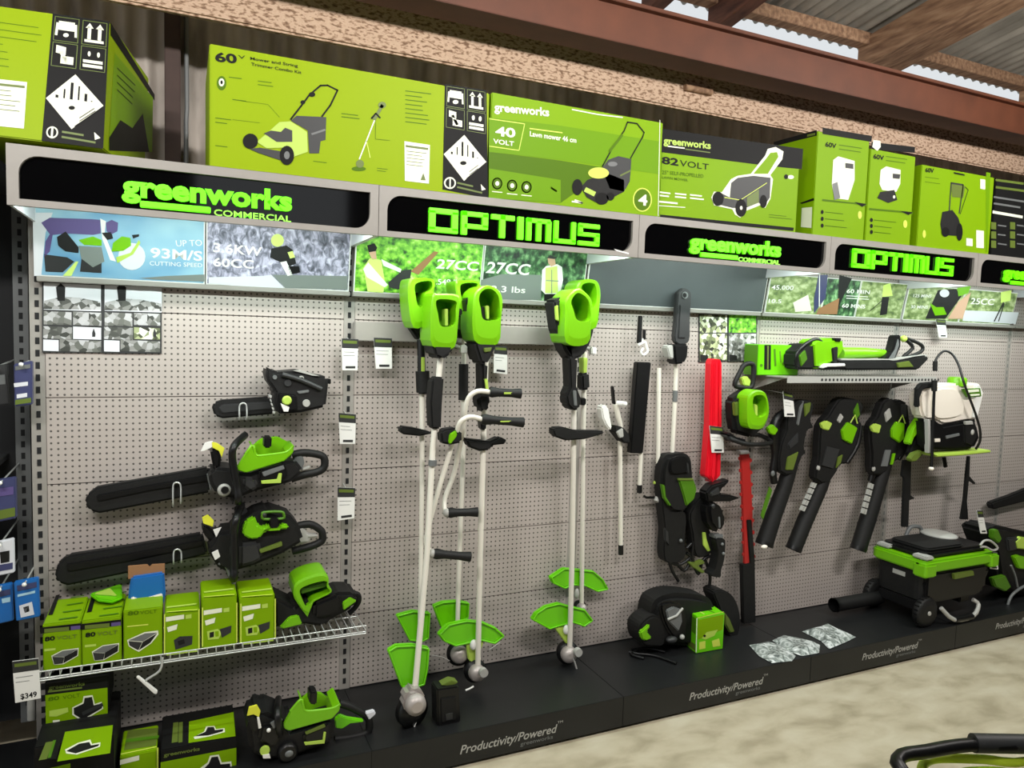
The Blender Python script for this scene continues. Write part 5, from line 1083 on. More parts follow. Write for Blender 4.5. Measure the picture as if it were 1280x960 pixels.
m = MB(); guard(m, gQ([(115, 550), (140, 510), (200, 470), (280, 450), (350, 470), (440, 490), (490, 555), (440, 590), (370, 565), (270, 590), (220, 607)]), -.128); m.slab(gQ([(250, 590), (340, 590), (350, 690), (330, 700)]), -.129, -.11, 'lime_pale', .003); m.ball(A(708, 787, -.135), (.016, .012, .022), 'white'); m.build('guard', t)
m = MB(); head(m, (711, 818), -.15, .036, tilt=(-.3, -1, .1)); m.lathe(A(721, 814, -.18), (0, -1, 0), [(0, .019), (.02, .018)], 'light_grey', 14); m.build('trimmer_head', t)
m = MB(); m.tube([A(x, y, -.18) for x, y in [(716, 822), (719, 830), (722, 842), (723, 855)]], .004, 'light_grey', 6, smooth=3); m.build('cutting_line', t)

t = thing('string_trimmer', 'string trimmer behind the pair, higher of their two green guards', 'string trimmer', A(727, 765, -.07), 'string trimmers on the hanging rail')
m = MB(); m.cup(gR([(300, 112), (340, 80), (400, 88), (422, 140), (416, 235), (400, 330), (330, 330), (300, 200)]), gR([(322, 115), (350, 98), (390, 105), (400, 150), (396, 205), (370, 225), (330, 160)]), -.19, -.08, -0.095, 'lime'); m.build('battery_holder', t)
m = MB(); m.slab(gR([(340, 300), (390, 320), (385, 360), (360, 440), (335, 440)]), -.14, -.07, 'soft_black', .008); m.build('motor_housing', t)
m = MB(); pipe(m, [(731, 440, -.09), (729, 560, -.09), (727, 760, -.07)], .010, 'tube_white'); m.build('shaft', t)
m = MB(); m.slab(gR([(322, 575), (365, 565), (370, 655), (325, 662)]), -.13, -.07, 'soft_black', .01); m.slab(gR([(330, 490), (355, 490), (350, 570), (330, 570)]), -.12, -.08, 'lime_pale', .003); m.slab(gR([(320, 702), (348, 700), (346, 738), (320, 738)]), -.12, -.07, 'black', .004); m.build('trigger_grip', t)
m = MB(); guard(m, gQ([(225, 295), (310, 240), (400, 248), (490, 258), (550, 310), (582, 368), (520, 382), (440, 345), (360, 340), (310, 362), (240, 330)]), -.058, .02); m.ball(A(721, 742, -.07), (.012, .01, .024), 'light_grey'); m.build('guard', t)
m = MB(); head(m, (727, 760), -.08, .022); m.build('trimmer_head', t)

# charger box on the plinth
t = thing('charger', 'black charger block standing on the plinth beside the grey gearbox', 'charger', A(561, 912, -.36))
m = MB(); m.slab([(546, 862), (574, 858), (576, 905), (547, 911)], -.40, -.33, 'black', .005); m.slab([(551, 874), (570, 871), (571, 900), (552, 904)], -.406, -.395, 'soft_black', .003); m.slab([(557, 893), (566, 891), (566, 899), (558, 901)], -.409, -.40, 'dark_grey', .001); m.build('charger_body', t)
m = MB(); m.slab([(552, 857), (564, 851), (573, 853), (566, 858)], -.38, -.34, 'carton_grey', .002); m.build('contact_cover', t)

# ================================================================== POLES, SLEEVE, RED COVER
g = Zm(740, 340, 220, 704)
t = thing('pole_attachment', 'white pole attachment with a curved white fin near the pair of trimmers', 'tool pole', A(776, 693, -.05), 'pole tools on the pegboard')
m = MB(); pipe(m, [(775, 545, -.05), (776, 682, -.05)], .0105, 'tube_white'); m.build('pole', t)
m = MB(); pipe(m, [(776, 681, -.05), (776, 693, -.05)], .0125, 'black'); m.build('end_cap', t)
m = MB(); m.slab(g([(38, 545), (50, 530), (66, 540), (72, 570), (82, 625), (74, 635), (58, 615), (44, 585)]), -.10, -.05, 'white', .006); m.build('fin', t)
m = MB(); pipe(m, [(769, 505, -.07), (775, 530, -.06), (776, 548, -.05)], .012, 'tube_white'); m.tube([A(771, 504, -.07), A(782, 505, -.10)], .012, 'white'); m.ball(A(781, 505, -.10), .012, 'white'); m.slab(g([(82, 460), (88, 455), (92, 490), (96, 530), (88, 528)]), -.075, -.055, 'black', .002); m.slab(g([(90, 615), (125, 620), (150, 650), (155, 685), (128, 685), (92, 640)]), -.09, -.03, 'soft_black', .006); m.slab(g([(100, 640), (125, 625), (128, 660), (112, 665)]), -.10, -.085, 'light_grey', .003); m.build('coupling', t)

t = thing('pole_sleeve', 'black sleeve on a white pole, hung from a white hook', 'tool pole', A(800, 615, -.05), 'pole tools on the pegboard')
m = MB(); m.slab(g([(182, 360), (238, 362), (205, 727), (155, 725)]), -.075, -.04, 'black', .004); m.build('sleeve', t)
m = MB(); pipe(m, [(801, 566, -.055), (799.5, 607, -.05)], .010, 'tube_white'); pipe(m, [(799.5, 606, -.05), (799.3, 616, -.05)], .0125, 'black'); m.build('pole', t)
m = MB(); m.slab(g([(190, 175), (203, 175), (200, 285), (184, 285)]), -.06, -.045, 'black', .002); m.slab(g([(208, 232), (217, 232), (216, 270), (208, 270)]), -.06, -.045, 'black', .002); m.build('hanger_strap', t)
m = MB(); m.tube([A(x, y, -.07) for x, y in g([(184, 292), (200, 285), (212, 280), (218, 300), (222, 318), (205, 332), (196, 320), (205, 305)])], .006, 'white', 8, smooth=4); m.tube([A(x, y, -.06) for x, y in g([(200, 285), (203, 266)])], .004, 'white', 6); m.build('white_hook', t)

m = MB(); pipe(m, [(823.7, 460, -.05), (822, 624, -.05)], .0105, 'tube_white'); m.tube([A(822, 622, -.055), A(820, 627, -.06)], .014, 'light_grey', 8); m.tube([A(818, 622, -.05), A(808, 622, -.06), A(805, 620, -.06)], .006, 'black', 8); m.tube([A(817, 603, -.05), A(826, 605, -.06)], .008, 'lime_pale', 8)
o = m.build('white_tube', base=A(822, 627, -.05)); tag(o, 'plain white tube between the black sleeve and the pole saw', 'tube', 'pole tools on the pegboard')

t = thing('pole_saw', 'pole saw with a rounded dark grey blade scabbard standing up over the pegboard', 'pole saw', A(838, 620, -.05), 'pole tools on the pegboard')
bl_ = catmull([tuple(A(x, y, -.09)) for x, y in g([(343, 100), (350, 78), (370, 65), (392, 76), (398, 100), (393, 190), (388, 280), (334, 280), (338, 190)])], 3)
m = MB(); m.prism(bl_, V((0, .03, 0)), 'dark_grey', .004); m.slab(g([(352, 130), (384, 130), (378, 265), (346, 265)]), -.096, -.085, 'dark_grey', .004)
m.lathe(A(*g([(371, 93)])[0], -.091), (0, -1, 0), [(0, .017), (.005, .016)], 'mid_grey', 16); m.lathe(A(*g([(371, 93)])[0], -.096), (0, -1, 0), [(0, .011), (.002, .010)], 'black', 16); m.build('scabbard', t)
m = MB(); m.slab(g([(328, 290), (388, 288), (384, 340), (370, 366), (334, 370)]), -.11, -.04, 'black', .008); m.slab(g([(300, 300), (318, 290), (332, 300), (328, 350), (312, 345)]), -.10, -.05, 'light_grey', .005); m.build('saw_head', t)
m = MB(); pipe(m, [(845, 455, -.06), (844, 490, -.06), (837.5, 618, -.05)], .0105, 'tube_white'); pipe(m, [(844.3, 488, -.06), (843.6, 502, -.06)], .0125, 'mid_grey'); m.tube([A(839.5, 578, -.053), A(839, 582, -.053)], .0125, 'mid_grey'); m.build('pole', t)

m = MB()
for i in range(3):
    u = i/3; w3 = .31
    a = [(478+44*u, 368), (484+38*u, 348), (494+32*(u), 346+2*i), (478+44*(u+w3), 366), (473+49*(u+w3), 610), (455+62*(u+w3), 815), (480+20*u, 848 if i == 1 else 838), (455+62*u, 818), (472+49*u, 610)]
    m.slab(g(a), -.10-.012*(i == 1), -.05, 'red', .005)
m.slab(g([(476, 372), (520, 372), (518, 612), (508, 815), (458, 815), (474, 612)]), -.09, -.05, 'red', .004)
o = m.build('blade_cover', base=A(893, 604, -.07)); tag(o, 'long bright red ribbed blade cover hung on the pegboard', 'blade cover')

# ------------------------------------------------------------------ hedge trimmer hung nose down
g = Zm(900, 440, 120, 720); g2 = Zm(770, 560, 220, 754)
t = thing('hedge_trimmer', 'hedge trimmer with open green cup hung nose down, red toothed blade', 'hedge trimmer', A(940, 790, -.07))
m = MB(); m.tube([A(x, y, -.12) for x, y in g([(110, 245), (150, 150), (185, 95), (245, 92), (250, 170), (235, 262), (160, 265)])], .012, 'soft_black', 10, True, 3); m.slab(g([(170, 200), (205, 180), (235, 215), (225, 260), (180, 250)]), -.13, -.10, 'lime_pale', .004); m.build('rear_handle', t)
m = MB(); m.slab(g([(95, 360), (130, 330), (210, 280), (330, 300), (375, 420), (355, 560), (250, 645), (120, 610), (100, 500)]), -.155, -.085, 'soft_black', .016); m.slab(g([(160, 350), (195, 345), (190, 500), (160, 500)]), -.163, -.14, 'lime_dark', .004); m.slab(g([(108, 380), (140, 370), (140, 480), (115, 480)]), -.161, -.14, 'carton_grey', .004); m.build('motor_body', t)
m = MB(); m.cup(g([(208, 370), (230, 312), (290, 285), (350, 320), (372, 450), (330, 565), (260, 578), (214, 550)]), g([(250, 345), (285, 322), (330, 330), (352, 380), (350, 465), (290, 490), (252, 430)]), -.215, -.14, -0.155, 'lime'); m.slab(g([(258, 390), (285, 400), (285, 480), (262, 480)]), -.20, -.17, 'lime_pale', .003); m.build('battery_cup', t)
m = MB(); m.tube([A(x, y, d) for (x, y), d in zip(g([(55, 625), (90, 655), (200, 690), (330, 690), (385, 670), (300, 625), (230, 620)]), (-.12, -.18, -.19, -.17, -.12, -.10, -.09))], .011, 'soft_black', 10, smooth=4); m.slab(g([(50, 620), (75, 600), (130, 640), (210, 660), (200, 700), (110, 680)]), -.17, -.10, 'black', .008); m.build('front_guard', t)
m = MB(); m.slab(g([(150, 745), (220, 740), (225, 765), (160, 770)]), -.10, -.07, 'steel', .002); m.slab([(926.5, 566), (937, 566), (941, 640), (940.5, 704), (931, 705), (929, 640)], -.085, -.07, 'red_blade', .002)
for i in range(9):
    y = 572+i*15; x = 926.5+i*.55
    m.slab([(x-2, y), (x+1, y-2), (x+1, y+5), (x-2, y+3)], -.083, -.073, 'red_blade', .0005); m.slab([(x+10, y), (x+13.5, y+2), (x+13.5, y+5), (x+10, y+7)], -.083, -.073, 'red_blade', .0005)
m.build('blade', t)
m = MB(); m.slab([(934, 650), (940, 650), (944, 700), (945, 778), (930, 780), (928, 706), (938, 704)], -.092, -.066, 'soft_black', .003); m.build('blade_sheath', t)

# ================================================================== HARNESS, BACKPACK, CARTON ON THE PLINTH
g = Zm(800, 560, 140, 960)
t = thing('harness', 'black padded harness with green panels hung from the pegboard above the backpack', 'harness', A(860, 705, -.06))
m = MB(); m.slab(g([(190, 260), (205, 150), (240, 70), (310, 55), (400, 50), (450, 95), (462, 180), (470, 290), (480, 400), (400, 540), (300, 560), (230, 500), (195, 420)]), -.11, -.03, 'soft_black', .018, 3); m.slab(g([(270, 110), (320, 75), (400, 80), (435, 130), (440, 200), (300, 230), (260, 190)]), -.122, -.10, 'black', .012, 3); m.slab(g([(395, 120), (420, 130), (428, 220), (405, 215)]), -.126, -.11, 'dark_grey', .004); m.build('back_pad', t)
m = MB(); m.slab(g([(330, 265), (460, 265), (492, 350), (470, 440), (400, 505), (365, 380)]), -.118, -.10, 'lime_dark', .006); m.slab(g([(328, 262), (460, 262), (460, 280), (330, 280)]), -.123, -.11, 'carton_grey', .002); m.slab(g([(185, 310), (215, 320), (225, 420), (270, 490), (255, 500), (205, 430)]), -.118, -.10, 'lime_dark', .003); m.build('mesh_panel', t)
m = MB(); m.slab(g([(190, 430), (260, 540), (395, 560), (385, 820), (400, 900), (350, 980), (230, 980), (205, 880), (215, 700)]), -.10, -.04, 'soft_black', .015, 3); m.ball(A(*g([(350, 795)])[0], -.105), .009, 'mid_grey'); m.slab(g([(210, 680), (250, 710), (260, 860), (215, 800)]), -.106, -.09, 'dark_grey', .006); m.build('shoulder_strap', t)
m = MB(); m.slab(g([(430, 560), (540, 400), (570, 430), (590, 660), (650, 830), (600, 920), (480, 930), (450, 740)]), -.10, -.04, 'soft_black', .014, 3); m.slab(g([(540, 725), (565, 725), (575, 790), (605, 880), (585, 888), (545, 835)]), -.107, -.095, 'lime_pale', .002); m.build('shoulder_strap', t)
m = MB()
for pth in ([(230, 960), (330, 1000), (430, 940), (400, 900)], [(300, 970), (380, 1050), (440, 960)], [(460, 800), (450, 950), (500, 1080), (540, 960), (620, 920)], [(250, 975), (280, 1060), (330, 1140)], [(560, 960), (600, 1100), (590, 1200)], [(400, 860), (440, 820)]):
    m.tube([A(x, y, -.09) for x, y in g(pth)], .008, 'black', 8, smooth=4)
m.build('webbing', t)
m = MB(); m.slab(g([(415, 980), (480, 985), (540, 960), (560, 990), (500, 1010), (560, 1060), (540, 1080), (450, 1020)]), -.11, -.085, 'carton_grey', .003); m.build('buckle', t)
t = thing('tool_handle', 'black moulded tool handle with pointed wings hanging beside the harness', 'tool handle', A(895, 725, -.09))
m = MB(); m.slab(g([(565, 380), (620, 320), (780, 272), (745, 320), (700, 355), (690, 400), (780, 405), (870, 430), (780, 460), (580, 465)]), -.15, -.09, 'black', .008); m.slab(g([(600, 385), (680, 330), (690, 400), (610, 420)]), -.156, -.14, 'dark_grey', .005); m.build('wing', t)
m = MB(); c = A(*g([(668, 600)])[0], -.12); m.slab(g([(590, 480), (640, 460), (700, 500), (745, 570), (745, 660), (700, 735), (650, 720), (600, 650), (585, 560)]), -.16, -.08, 'black', .018); m.slab(g([(675, 590), (690, 590), (695, 680), (680, 690)]), -.164, -.15, 'mid_grey', .003); m.ball(A(*g([(625, 500)])[0], -.155), (.012, .008, .012), 'dark_grey'); m.build('motor_pod', t)
m = MB(); m.slab(g([(635, 745), (725, 745), (715, 790), (645, 785)]), -.14, -.09, 'mid_grey', .006); m.slab(g([(650, 785), (725, 780), (735, 850), (725, 960), (700, 1050), (690, 1110), (600, 1090), (640, 1040), (670, 900)]), -.145, -.09, 'soft_black', .012, 3)
for c in ((705, 825), (715, 905)): m.ball(A(*g([c])[0], -.147), .008, 'mid_grey')
m.build('grip', t)

g = Zm(780, 690, 160, 1024)
t = thing('backpack', 'black backpack power unit slumped on the plinth behind the green carton', 'backpack', A(850, 810, -.16))
m = MB(); m.slab(g([(225, 640), (245, 460), (300, 380), (440, 340), (640, 360), (720, 400), (760, 520), (760, 700), (640, 760), (420, 760), (260, 720)]), -.20, -.05, 'soft_black', .03, 3); m.slab(g([(300, 420), (420, 400), (500, 480), (500, 700), (400, 690), (320, 560)]), -.215, -.19, 'black', .012, 3); m.build('pack_body', t)
m = MB(); m.slab(g([(340, 470), (400, 440), (460, 460), (470, 560), (440, 640), (400, 600), (360, 560)]), -.225, -.20, 'mid_grey', .005); m.tube([A(x, y, -.23) for x, y in g([(350, 540), (420, 510), (470, 450)])], .006, 'light_grey', 6); m.ball(A(*g([(465, 680)])[0], -.23), .012, 'light_grey'); m.ball(A(*g([(380, 700)])[0], -.22), (.03, .02, .015), 'dark_grey'); m.build('harness_plate', t)
m = MB(); m.slab(g([(125, 640), (150, 570), (240, 510), (320, 560), (330, 740), (240, 760), (150, 740)]), -.21, -.10, 'soft_black', .02, 3); m.slab(g([(130, 645), (205, 578), (215, 600), (185, 640), (230, 690), (180, 715), (145, 700)]), -.222, -.20, 'lime', .006); m.build('hip_pad', t)
m = MB(); m.slab(g([(720, 330), (780, 305), (860, 340), (915, 430), (935, 560), (910, 680), (850, 690), (800, 560), (760, 440)]), -.15, -.06, 'soft_black', .02, 3); m.slab(g([(805, 480), (850, 540), (890, 640), (850, 650), (810, 580)]), -.158, -.14, 'carton_grey', .005); m.build('side_pad', t)
m = MB()
for pth in ([(40, 800), (120, 815), (250, 830), (420, 890)], [(60, 780), (200, 770), (330, 800)], [(110, 790), (60, 820), (160, 850)]):
    m.tube([AZ(x, y, HP+.008) for x, y in g(pth)], .007, 'black', 8, smooth=4)
m.build('waist_belt', t)
t = thing('line_carton', 'small lime green carton standing on the plinth before the backpack', 'box', AZ(883, 812, HP))
m = MB()
fl, fr_, lb = AZ(870, 817, HP+.001), AZ(903.5, 811, HP+.001), AZ(858, 807, HP+.001)
X = fr_-fl; Yb = lb-fl; H = A(871, 772, fl.y).z-HP
m.hexa(fl, X, Yb, V((0, 0, H)), 'guard_green', .002)
N = Yb.cross(X); N = V((X.y, -X.x, 0)); N = N if N.y < 0 else -N
f = Face(m, fl, N); NL = V((Yb.y, -Yb.x, 0)); NL = NL if NL.x < 0 else -NL; fs_ = Face(m, fl, NL); tp = Face(m, fl+V((0, 0, H)), (0, 0, 1))
f.poly(g([(590, 545), (795, 500), (790, 620), (590, 700)]), 'carton_green2', 1); f.line(g([(582, 530), (576, 800)]), .005, 'carton_white', 2); f.line(g([(590, 528), (795, 478)]), .004, 'carton_yellow', 2); f.poly(g([(620, 690), (660, 640), (750, 620), (720, 670), (650, 700)]), 'lime_pale', 2); f.disc(*g([(643, 670)])[0], 1.6, 1.6, 'black', 3); f.poly(g([(600, 720), (650, 710), (650, 770), (600, 780)]), 'carton_yellow', 2); f.poly(g([(700, 710), (760, 690), (770, 750), (710, 760)]), 'carton_yellow', 2)
fs_.poly(g([(505, 480), (575, 535), (572, 660), (505, 600)]), 'lime_dark', 1); fs_.poly(g([(505, 690), (570, 740), (570, 790), (505, 740)]), 'carton_grey', 1); tp.line(g([(560, 455), (640, 495)]), .01, 'lime_pale', 1); tp.line(g([(620, 445), (720, 485)]), .008, 'lime_dark', 1)
m.build('carton_body', t)

# film packets on the plinth
g = Zm(920, 770, 160)
def packet(label, px, peak, k='crinkle'):
    c = sum((AZ(x, y, HP+.004) for x, y in g(px)), V((0, 0, 0)))/len(px)
    P = [AZ(x, y, HP+.003) for x, y in g(px)]; m = MB(); n = len(P)
    Q = [p+(c-p)*.4+V((0, 0, peak*(.6+.4*random.random()))) for p in P]
    vs_ = P+Q+[c+V((0, 0, peak*.8))]+[p+V((0, 0, .001-.003)) for p in P]
    fs = [(i, (i+1) % n, n+(i+1) % n, n+i) for i in range(n)]+[(n+i, n+(i+1) % n, 2*n) for i in range(n)]
    m.add(vs_, fs, k); m.add(P, [tuple(range(n))], 'mid_grey')
    o = m.build('film_packet', base=c); tag(o, label, 'packet', 'film packets on the plinth'); return o
packet('crinkled film packet lying on the plinth, closest to the green carton', [(130, 290), (330, 255), (480, 300), (600, 400), (560, 450), (360, 470), (230, 400)], .022)
packet('crinkled film packet lying in the middle of three on the plinth', [(360, 245), (480, 190), (680, 230), (840, 290), (830, 370), (660, 400), (540, 360)], .022)
packet('crinkled film packet lying nearest the wheeled unit, turned-up corner', [(660, 155), (800, 120), (900, 80), (1060, 160), (1200, 210), (1100, 260), (930, 330), (850, 250)], .028)

# ================================================================== METAL SHELF AND WHAT LIES ON IT
SX0, SX1, SZ2 = 3.07, 4.14, 1.425
t = thing('metal_shelf', 'pale metal shelf above the three leaf blowers', 'shelf', (3.6, -.02, SZ2))
m = MB(); m.box((SX0, -.25, SZ2-.006), (SX1, -.001, SZ2), 'fascia', .001); m.build('deck', t)
m = MB(); m.box((SX0, -.254, SZ2-.028), (SX1, -.2505, SZ2+.004), 'light_grey', .001)
for i in range(34): m.box((SX0+.22+i*.026, -.2546, SZ2-.018), (SX0+.232+i*.026, -.2541, SZ2-.006), 'dark_back')
m.build('front_lip', t)
for x in (SX0+.02, SX1-.02):
    m = MB(); m.prism([V((x-.002, -.002, SZ2-.007)), V((x-.002, -.22, SZ2-.007)), V((x-.002, -.002, SZ2-.08))], V((.004, 0, 0)), 'fascia'); m.build('bracket', t)
g = Zm(930, 400, 250)
xa, xb = A(947, 461, -.12).x, A(998, 461, -.12).x
t, m, f = carton('flat lime carton with a black band lying on the metal shelf', xa, xb, -.12, .10, SZ2+.001, A(960, 431, -.12).z-SZ2, 'guard_green', 'lime_dark', None, None, 'bar_carton')
f.poly(g([(130, 160), (172, 160), (170, 318), (128, 318)]), 'carton_black', 1); f.poly(g([(148, 165), (158, 165), (156, 315), (146, 315)]), 'carton_grey', 2); f.text('greenworks', *g([(210, 300), (205, 190), (225, 300)]), 'lime_dark', 2, .02) if False else f.lines(*g([(195, 190), (200, 290)]), 1, 1, .012, 'lime_dark', 2, 0); f.disc(*g([(110, 290)])[0], 1.8, 1.8, 'lime_dark', 2); f.disc(*g([(255, 280)])[0], 2.5, 2.5, 'lime_dark', 2); f.lines(*g([(230, 200), (235, 270)]), 1, 1, .006, 'carton_grey', 2, 0)
m.build('carton_body', t)
t = thing('leaf_blower', 'green and black blower with long tubes lying on the metal shelf', 'leaf blower', A(1060, 463, -.14))
m = MB(); m.slab(g([(330, 300), (335, 210), (400, 155), (470, 150), (500, 250), (480, 318), (345, 318)]), -.20, -.08, 'soft_black', .012); m.slab(g([(355, 230), (395, 190), (410, 250), (370, 300)]), -.207, -.19, 'lime_dark', .004); m.build('fan_housing', t)
m = MB(); m.slab(g([(440, 150), (470, 125), (590, 115), (640, 120), (645, 190), (600, 260), (560, 280), (490, 310), (450, 310)]), -.21, -.10, 'lime', .012); m.slab(g([(580, 115), (625, 115), (620, 140), (585, 138)]), -.215, -.15, 'black', .003); m.slab(g([(565, 180), (605, 170), (600, 270), (575, 280)]), -.217, -.19, 'soft_black', .004); m.build('motor_cover', t)
m = MB(); m.tube([A(x, y, -.19) for x, y in g([(345, 310), (335, 220), (400, 150), (470, 125), (515, 170), (520, 240), (480, 310)])], .010, 'black', 8, smooth=4); m.build('carry_handle', t)
m = MB(); m.slab(g([(505, 300), (530, 285), (650, 282), (655, 300), (640, 318), (510, 320)]), -.225, -.12, 'black', .006); m.slab(g([(505, 295), (530, 280), (650, 278), (650, 296), (540, 300), (505, 310)]), -.229, -.20, 'white', .003); m.build('foot_plate', t)
m = MB(); m.tube([A(x, y, -.12) for x, y in g([(610, 215), (760, 212), (900, 215), (960, 225)])], [.034, .030, .022, .012], 'lime', 14); m.build('blower_tube', t)
m = MB(); m.slab(g([(600, 258), (940, 256), (970, 262), (1100, 235), (1175, 225), (1190, 250), (1120, 320), (650, 322)]), -.20, -.12, 'soft_black', .01); m.slab(g([(620, 248), (950, 250), (1170, 222), (1180, 236), (1000, 262), (620, 262)]), -.19, -.14, 'light_grey', .003); m.slab(g([(980, 275), (1060, 262), (1090, 300), (990, 305)]), -.207, -.19, 'carton_grey', .003); m.build('vacuum_tube', t)
m = MB(); m.slab(g([(900, 250), (950, 200), (975, 100), (1005, 95), (1005, 170), (970, 250)]), -.17, -.12, 'black', .005); m.slab(g([(930, 250), (970, 190), (990, 120), (995, 160), (965, 245)]), -.176, -.16, 'mid_grey', .002); m.tube([A(x, y, -.15) for x, y in g([(1010, 115), (1045, 120), (1135, 160), (1130, 205), (1010, 245), (1080, 180), (1040, 130)])], .010, 'soft_black', 8, smooth=3); m.ball(A(*g([(1022, 120)])[0], -.155), .018, 'lime_pale'); m.build('support_handle', t)

# ================================================================== HANGING LEAF BLOWERS
g = Zm(930, 480, 160, 698)
def nozzle(pts, rr, g, y=-.10):
    m = MB(); P = [A(x, yy, y) for x, yy in g(pts)]; m.tube(P, rr, 'soft_black', 18, caps=False)
    d = (P[-1]-P[-2]).normalized(); m.lathe(P[-1]-d*.03, d, [(0, rr[-1]*.85), (.001, rr[-1]*.9)], 'dark_back', 18); m.tube([P[-1]-d*.02, P[-1]], rr[-1]*1.03, 'black', 18, caps=False); m.tube([P[0]-d*.001, P[0]], rr[0]*.99, 'black', 18); return m
t = thing('leaf_blower', 'plain black leaf blower with a white price tag, beside the hedge trimmer', 'leaf blower', A(975, 690, -.06), 'leaf blowers hung on the pegboard')
nozzle([(255, 440), (220, 560), (160, 720), (108, 880)], [.036, .038, .041, .044], g).build('nozzle', t)
m = MB(); m.slab(g([(205, 330), (235, 250), (240, 170), (300, 90), (385, 105), (365, 200), (388, 240), (350, 250), (330, 350), (345, 375), (320, 395), (275, 490), (195, 475)]), -.140, -.085, 'soft_black', .022, 2); m.slab(g([(330, 110), (368, 100), (360, 150), (335, 180)]), -.147, -.13, 'carton_grey', .003); m.slab(g([(240, 400), (300, 370), (270, 470), (230, 470)]), -.147, -.13, 'carton_grey', .003); m.slab(g([(305, 130), (330, 90), (300, 230), (290, 220)]), -.147, -.13, 'mid_grey', .003); m.slab(g([(240, 330), (300, 260), (300, 320), (250, 360)]), -.147, -.13, 'dark_grey', .006); m.build('motor_body', t)
m = MB(); m.tube([A(x, y, -.11) for x, y in g([(250, 150), (190, 180), (160, 260), (170, 380), (158, 480), (165, 540)])], [.022, .024, .028, .020, .018, .018], 'black', 10, smooth=4); m.slab(g([(130, 240), (160, 220), (190, 250), (170, 280), (140, 270)]), -.15, -.13, 'lime', .004); m.ball(A(*g([(157, 488)])[0], -.13), (.012, .008, .015), 'mid_grey'); m.build('rear_handle', t)
m = MB(); m.slab(g([(140, 560), (155, 580), (105, 740), (92, 720)]), -.145, -.139, 'lime_dark', .001); m.ball(A(*g([(110, 888)])[0], -.14), (.02, .012, .01), 'off_white'); m.build('trim_strip', t)
t = thing('leaf_blower', 'leaf blower with a lime battery door, middle of the three hung in a row', 'leaf blower', A(1020, 690, -.06), 'leaf blowers hung on the pegboard')
nozzle([(455, 440), (415, 560), (330, 750), (268, 905)], [.037, .039, .041, .040], g).build('nozzle', t)
m = MB(); m.slab(g([(420, 230), (465, 170), (520, 85), (570, 75), (640, 95), (655, 130), (630, 200), (650, 225), (590, 400), (560, 440), (530, 440), (470, 540), (390, 520), (410, 400)]), -.140, -.085, 'soft_black', .022, 2); m.slab(g([(420, 215), (455, 200), (485, 215), (465, 255), (430, 245)]), -.147, -.13, 'lime_pale', .004); m.slab(g([(600, 150), (625, 100), (635, 170), (610, 200)]), -.147, -.13, 'lime_dark', .004); m.slab(g([(515, 400), (540, 385), (530, 430), (505, 460)]), -.147, -.13, 'carton_grey', .002); m.slab(g([(510, 200), (530, 160), (545, 180), (525, 215)]), -.147, -.13, 'light_grey', .003); m.slab(g([(450, 330), (530, 350), (490, 470), (420, 450)]), -.147, -.13, 'dark_grey', .008); m.build('motor_body', t)
m = MB(); m.slab(g([(535, 255), (570, 208), (622, 240), (590, 328), (545, 305)]), -.152, -.13, 'lime', .004); m.tube([A(x, y, -.148) for x, y in g([(580, 212), (605, 170), (618, 215)])], .004, 'lime_pale', 6); m.build('battery_door', t)
m = MB(); m.tube([A(x, y, -.11) for x, y in g([(440, 230), (410, 320), (400, 430), (390, 540)])], [.020, .022, .02, .016], 'black', 10, smooth=4); m.tube([A(x, y, -.14) for x, y in g([(640, 225), (620, 330), (560, 430)])], .012, 'black', 8, smooth=3); m.ball(A(*g([(405, 458)])[0], -.135), (.012, .008, .015), 'light_grey'); m.build('rear_handle', t)
def strip(m, pts, g, y=-.147):
    (a, b_), (c, d), n = pts
    for i in range(n):
        for k in range(2):
            u0, u1 = i/n+.01, (i+.85)/n; off = (k-.5)*12
            m.slab(g([(a[0]+(b_[0]-a[0])*u0+off-5, a[1]+(b_[1]-a[1])*u0+off*.4), (a[0]+(b_[0]-a[0])*u0+off+5, a[1]+(b_[1]-a[1])*u0+off*.4+2), (a[0]+(b_[0]-a[0])*u1+off+5, a[1]+(b_[1]-a[1])*u1+off*.4+2), (a[0]+(b_[0]-a[0])*u1+off-5, a[1]+(b_[1]-a[1])*u1+off*.4)]), y, y+.012, 'light_grey', 0)
m = MB(); strip(m, (((388, 538), (318, 695)), (0, 0), 5), g); m.build('lettering', t)
g = Zm(1050, 480, 100, 436)
t = thing('leaf_blower', 'leaf blower with a lime battery door, hung beside the knapsack sprayer', 'leaf blower', A(1095, 690, -.06), 'leaf blowers hung on the pegboard')
nozzle([(245, 430), (205, 560), (150, 740), (98, 905)], [.038, .041, .044, .042], g).build('nozzle', t)
m = MB(); m.slab(g([(165, 240), (205, 180), (240, 95), (285, 75), (300, 95), (375, 105), (380, 330), (320, 415), (280, 440), (260, 480), (180, 500), (175, 380)]), -.140, -.085, 'soft_black', .022, 2); m.slab(g([(170, 235), (195, 215), (228, 225), (215, 270), (180, 262)]), -.147, -.13, 'lime_pale', .004); m.slab(g([(250, 360), (280, 360), (260, 450), (228, 450)]), -.147, -.13, 'mid_grey', .002); m.slab(g([(290, 380), (305, 378), (290, 440), (278, 440)]), -.147, -.13, 'lime', .002); m.slab(g([(335, 110), (365, 110), (365, 180), (340, 180)]), -.147, -.13, 'dark_grey', .003); m.slab(g([(245, 160), (275, 130), (285, 180), (255, 210)]), -.147, -.13, 'light_grey', .004); m.build('motor_body', t)
m = MB(); m.slab(g([(283, 250), (310, 205), (355, 215), (350, 300), (328, 322), (285, 292)]), -.152, -.13, 'lime', .004); m.tube([A(x, y, -.148) for x, y in g([(318, 210), (340, 170), (355, 215)])], .004, 'lime_pale', 6); m.build('battery_door', t)
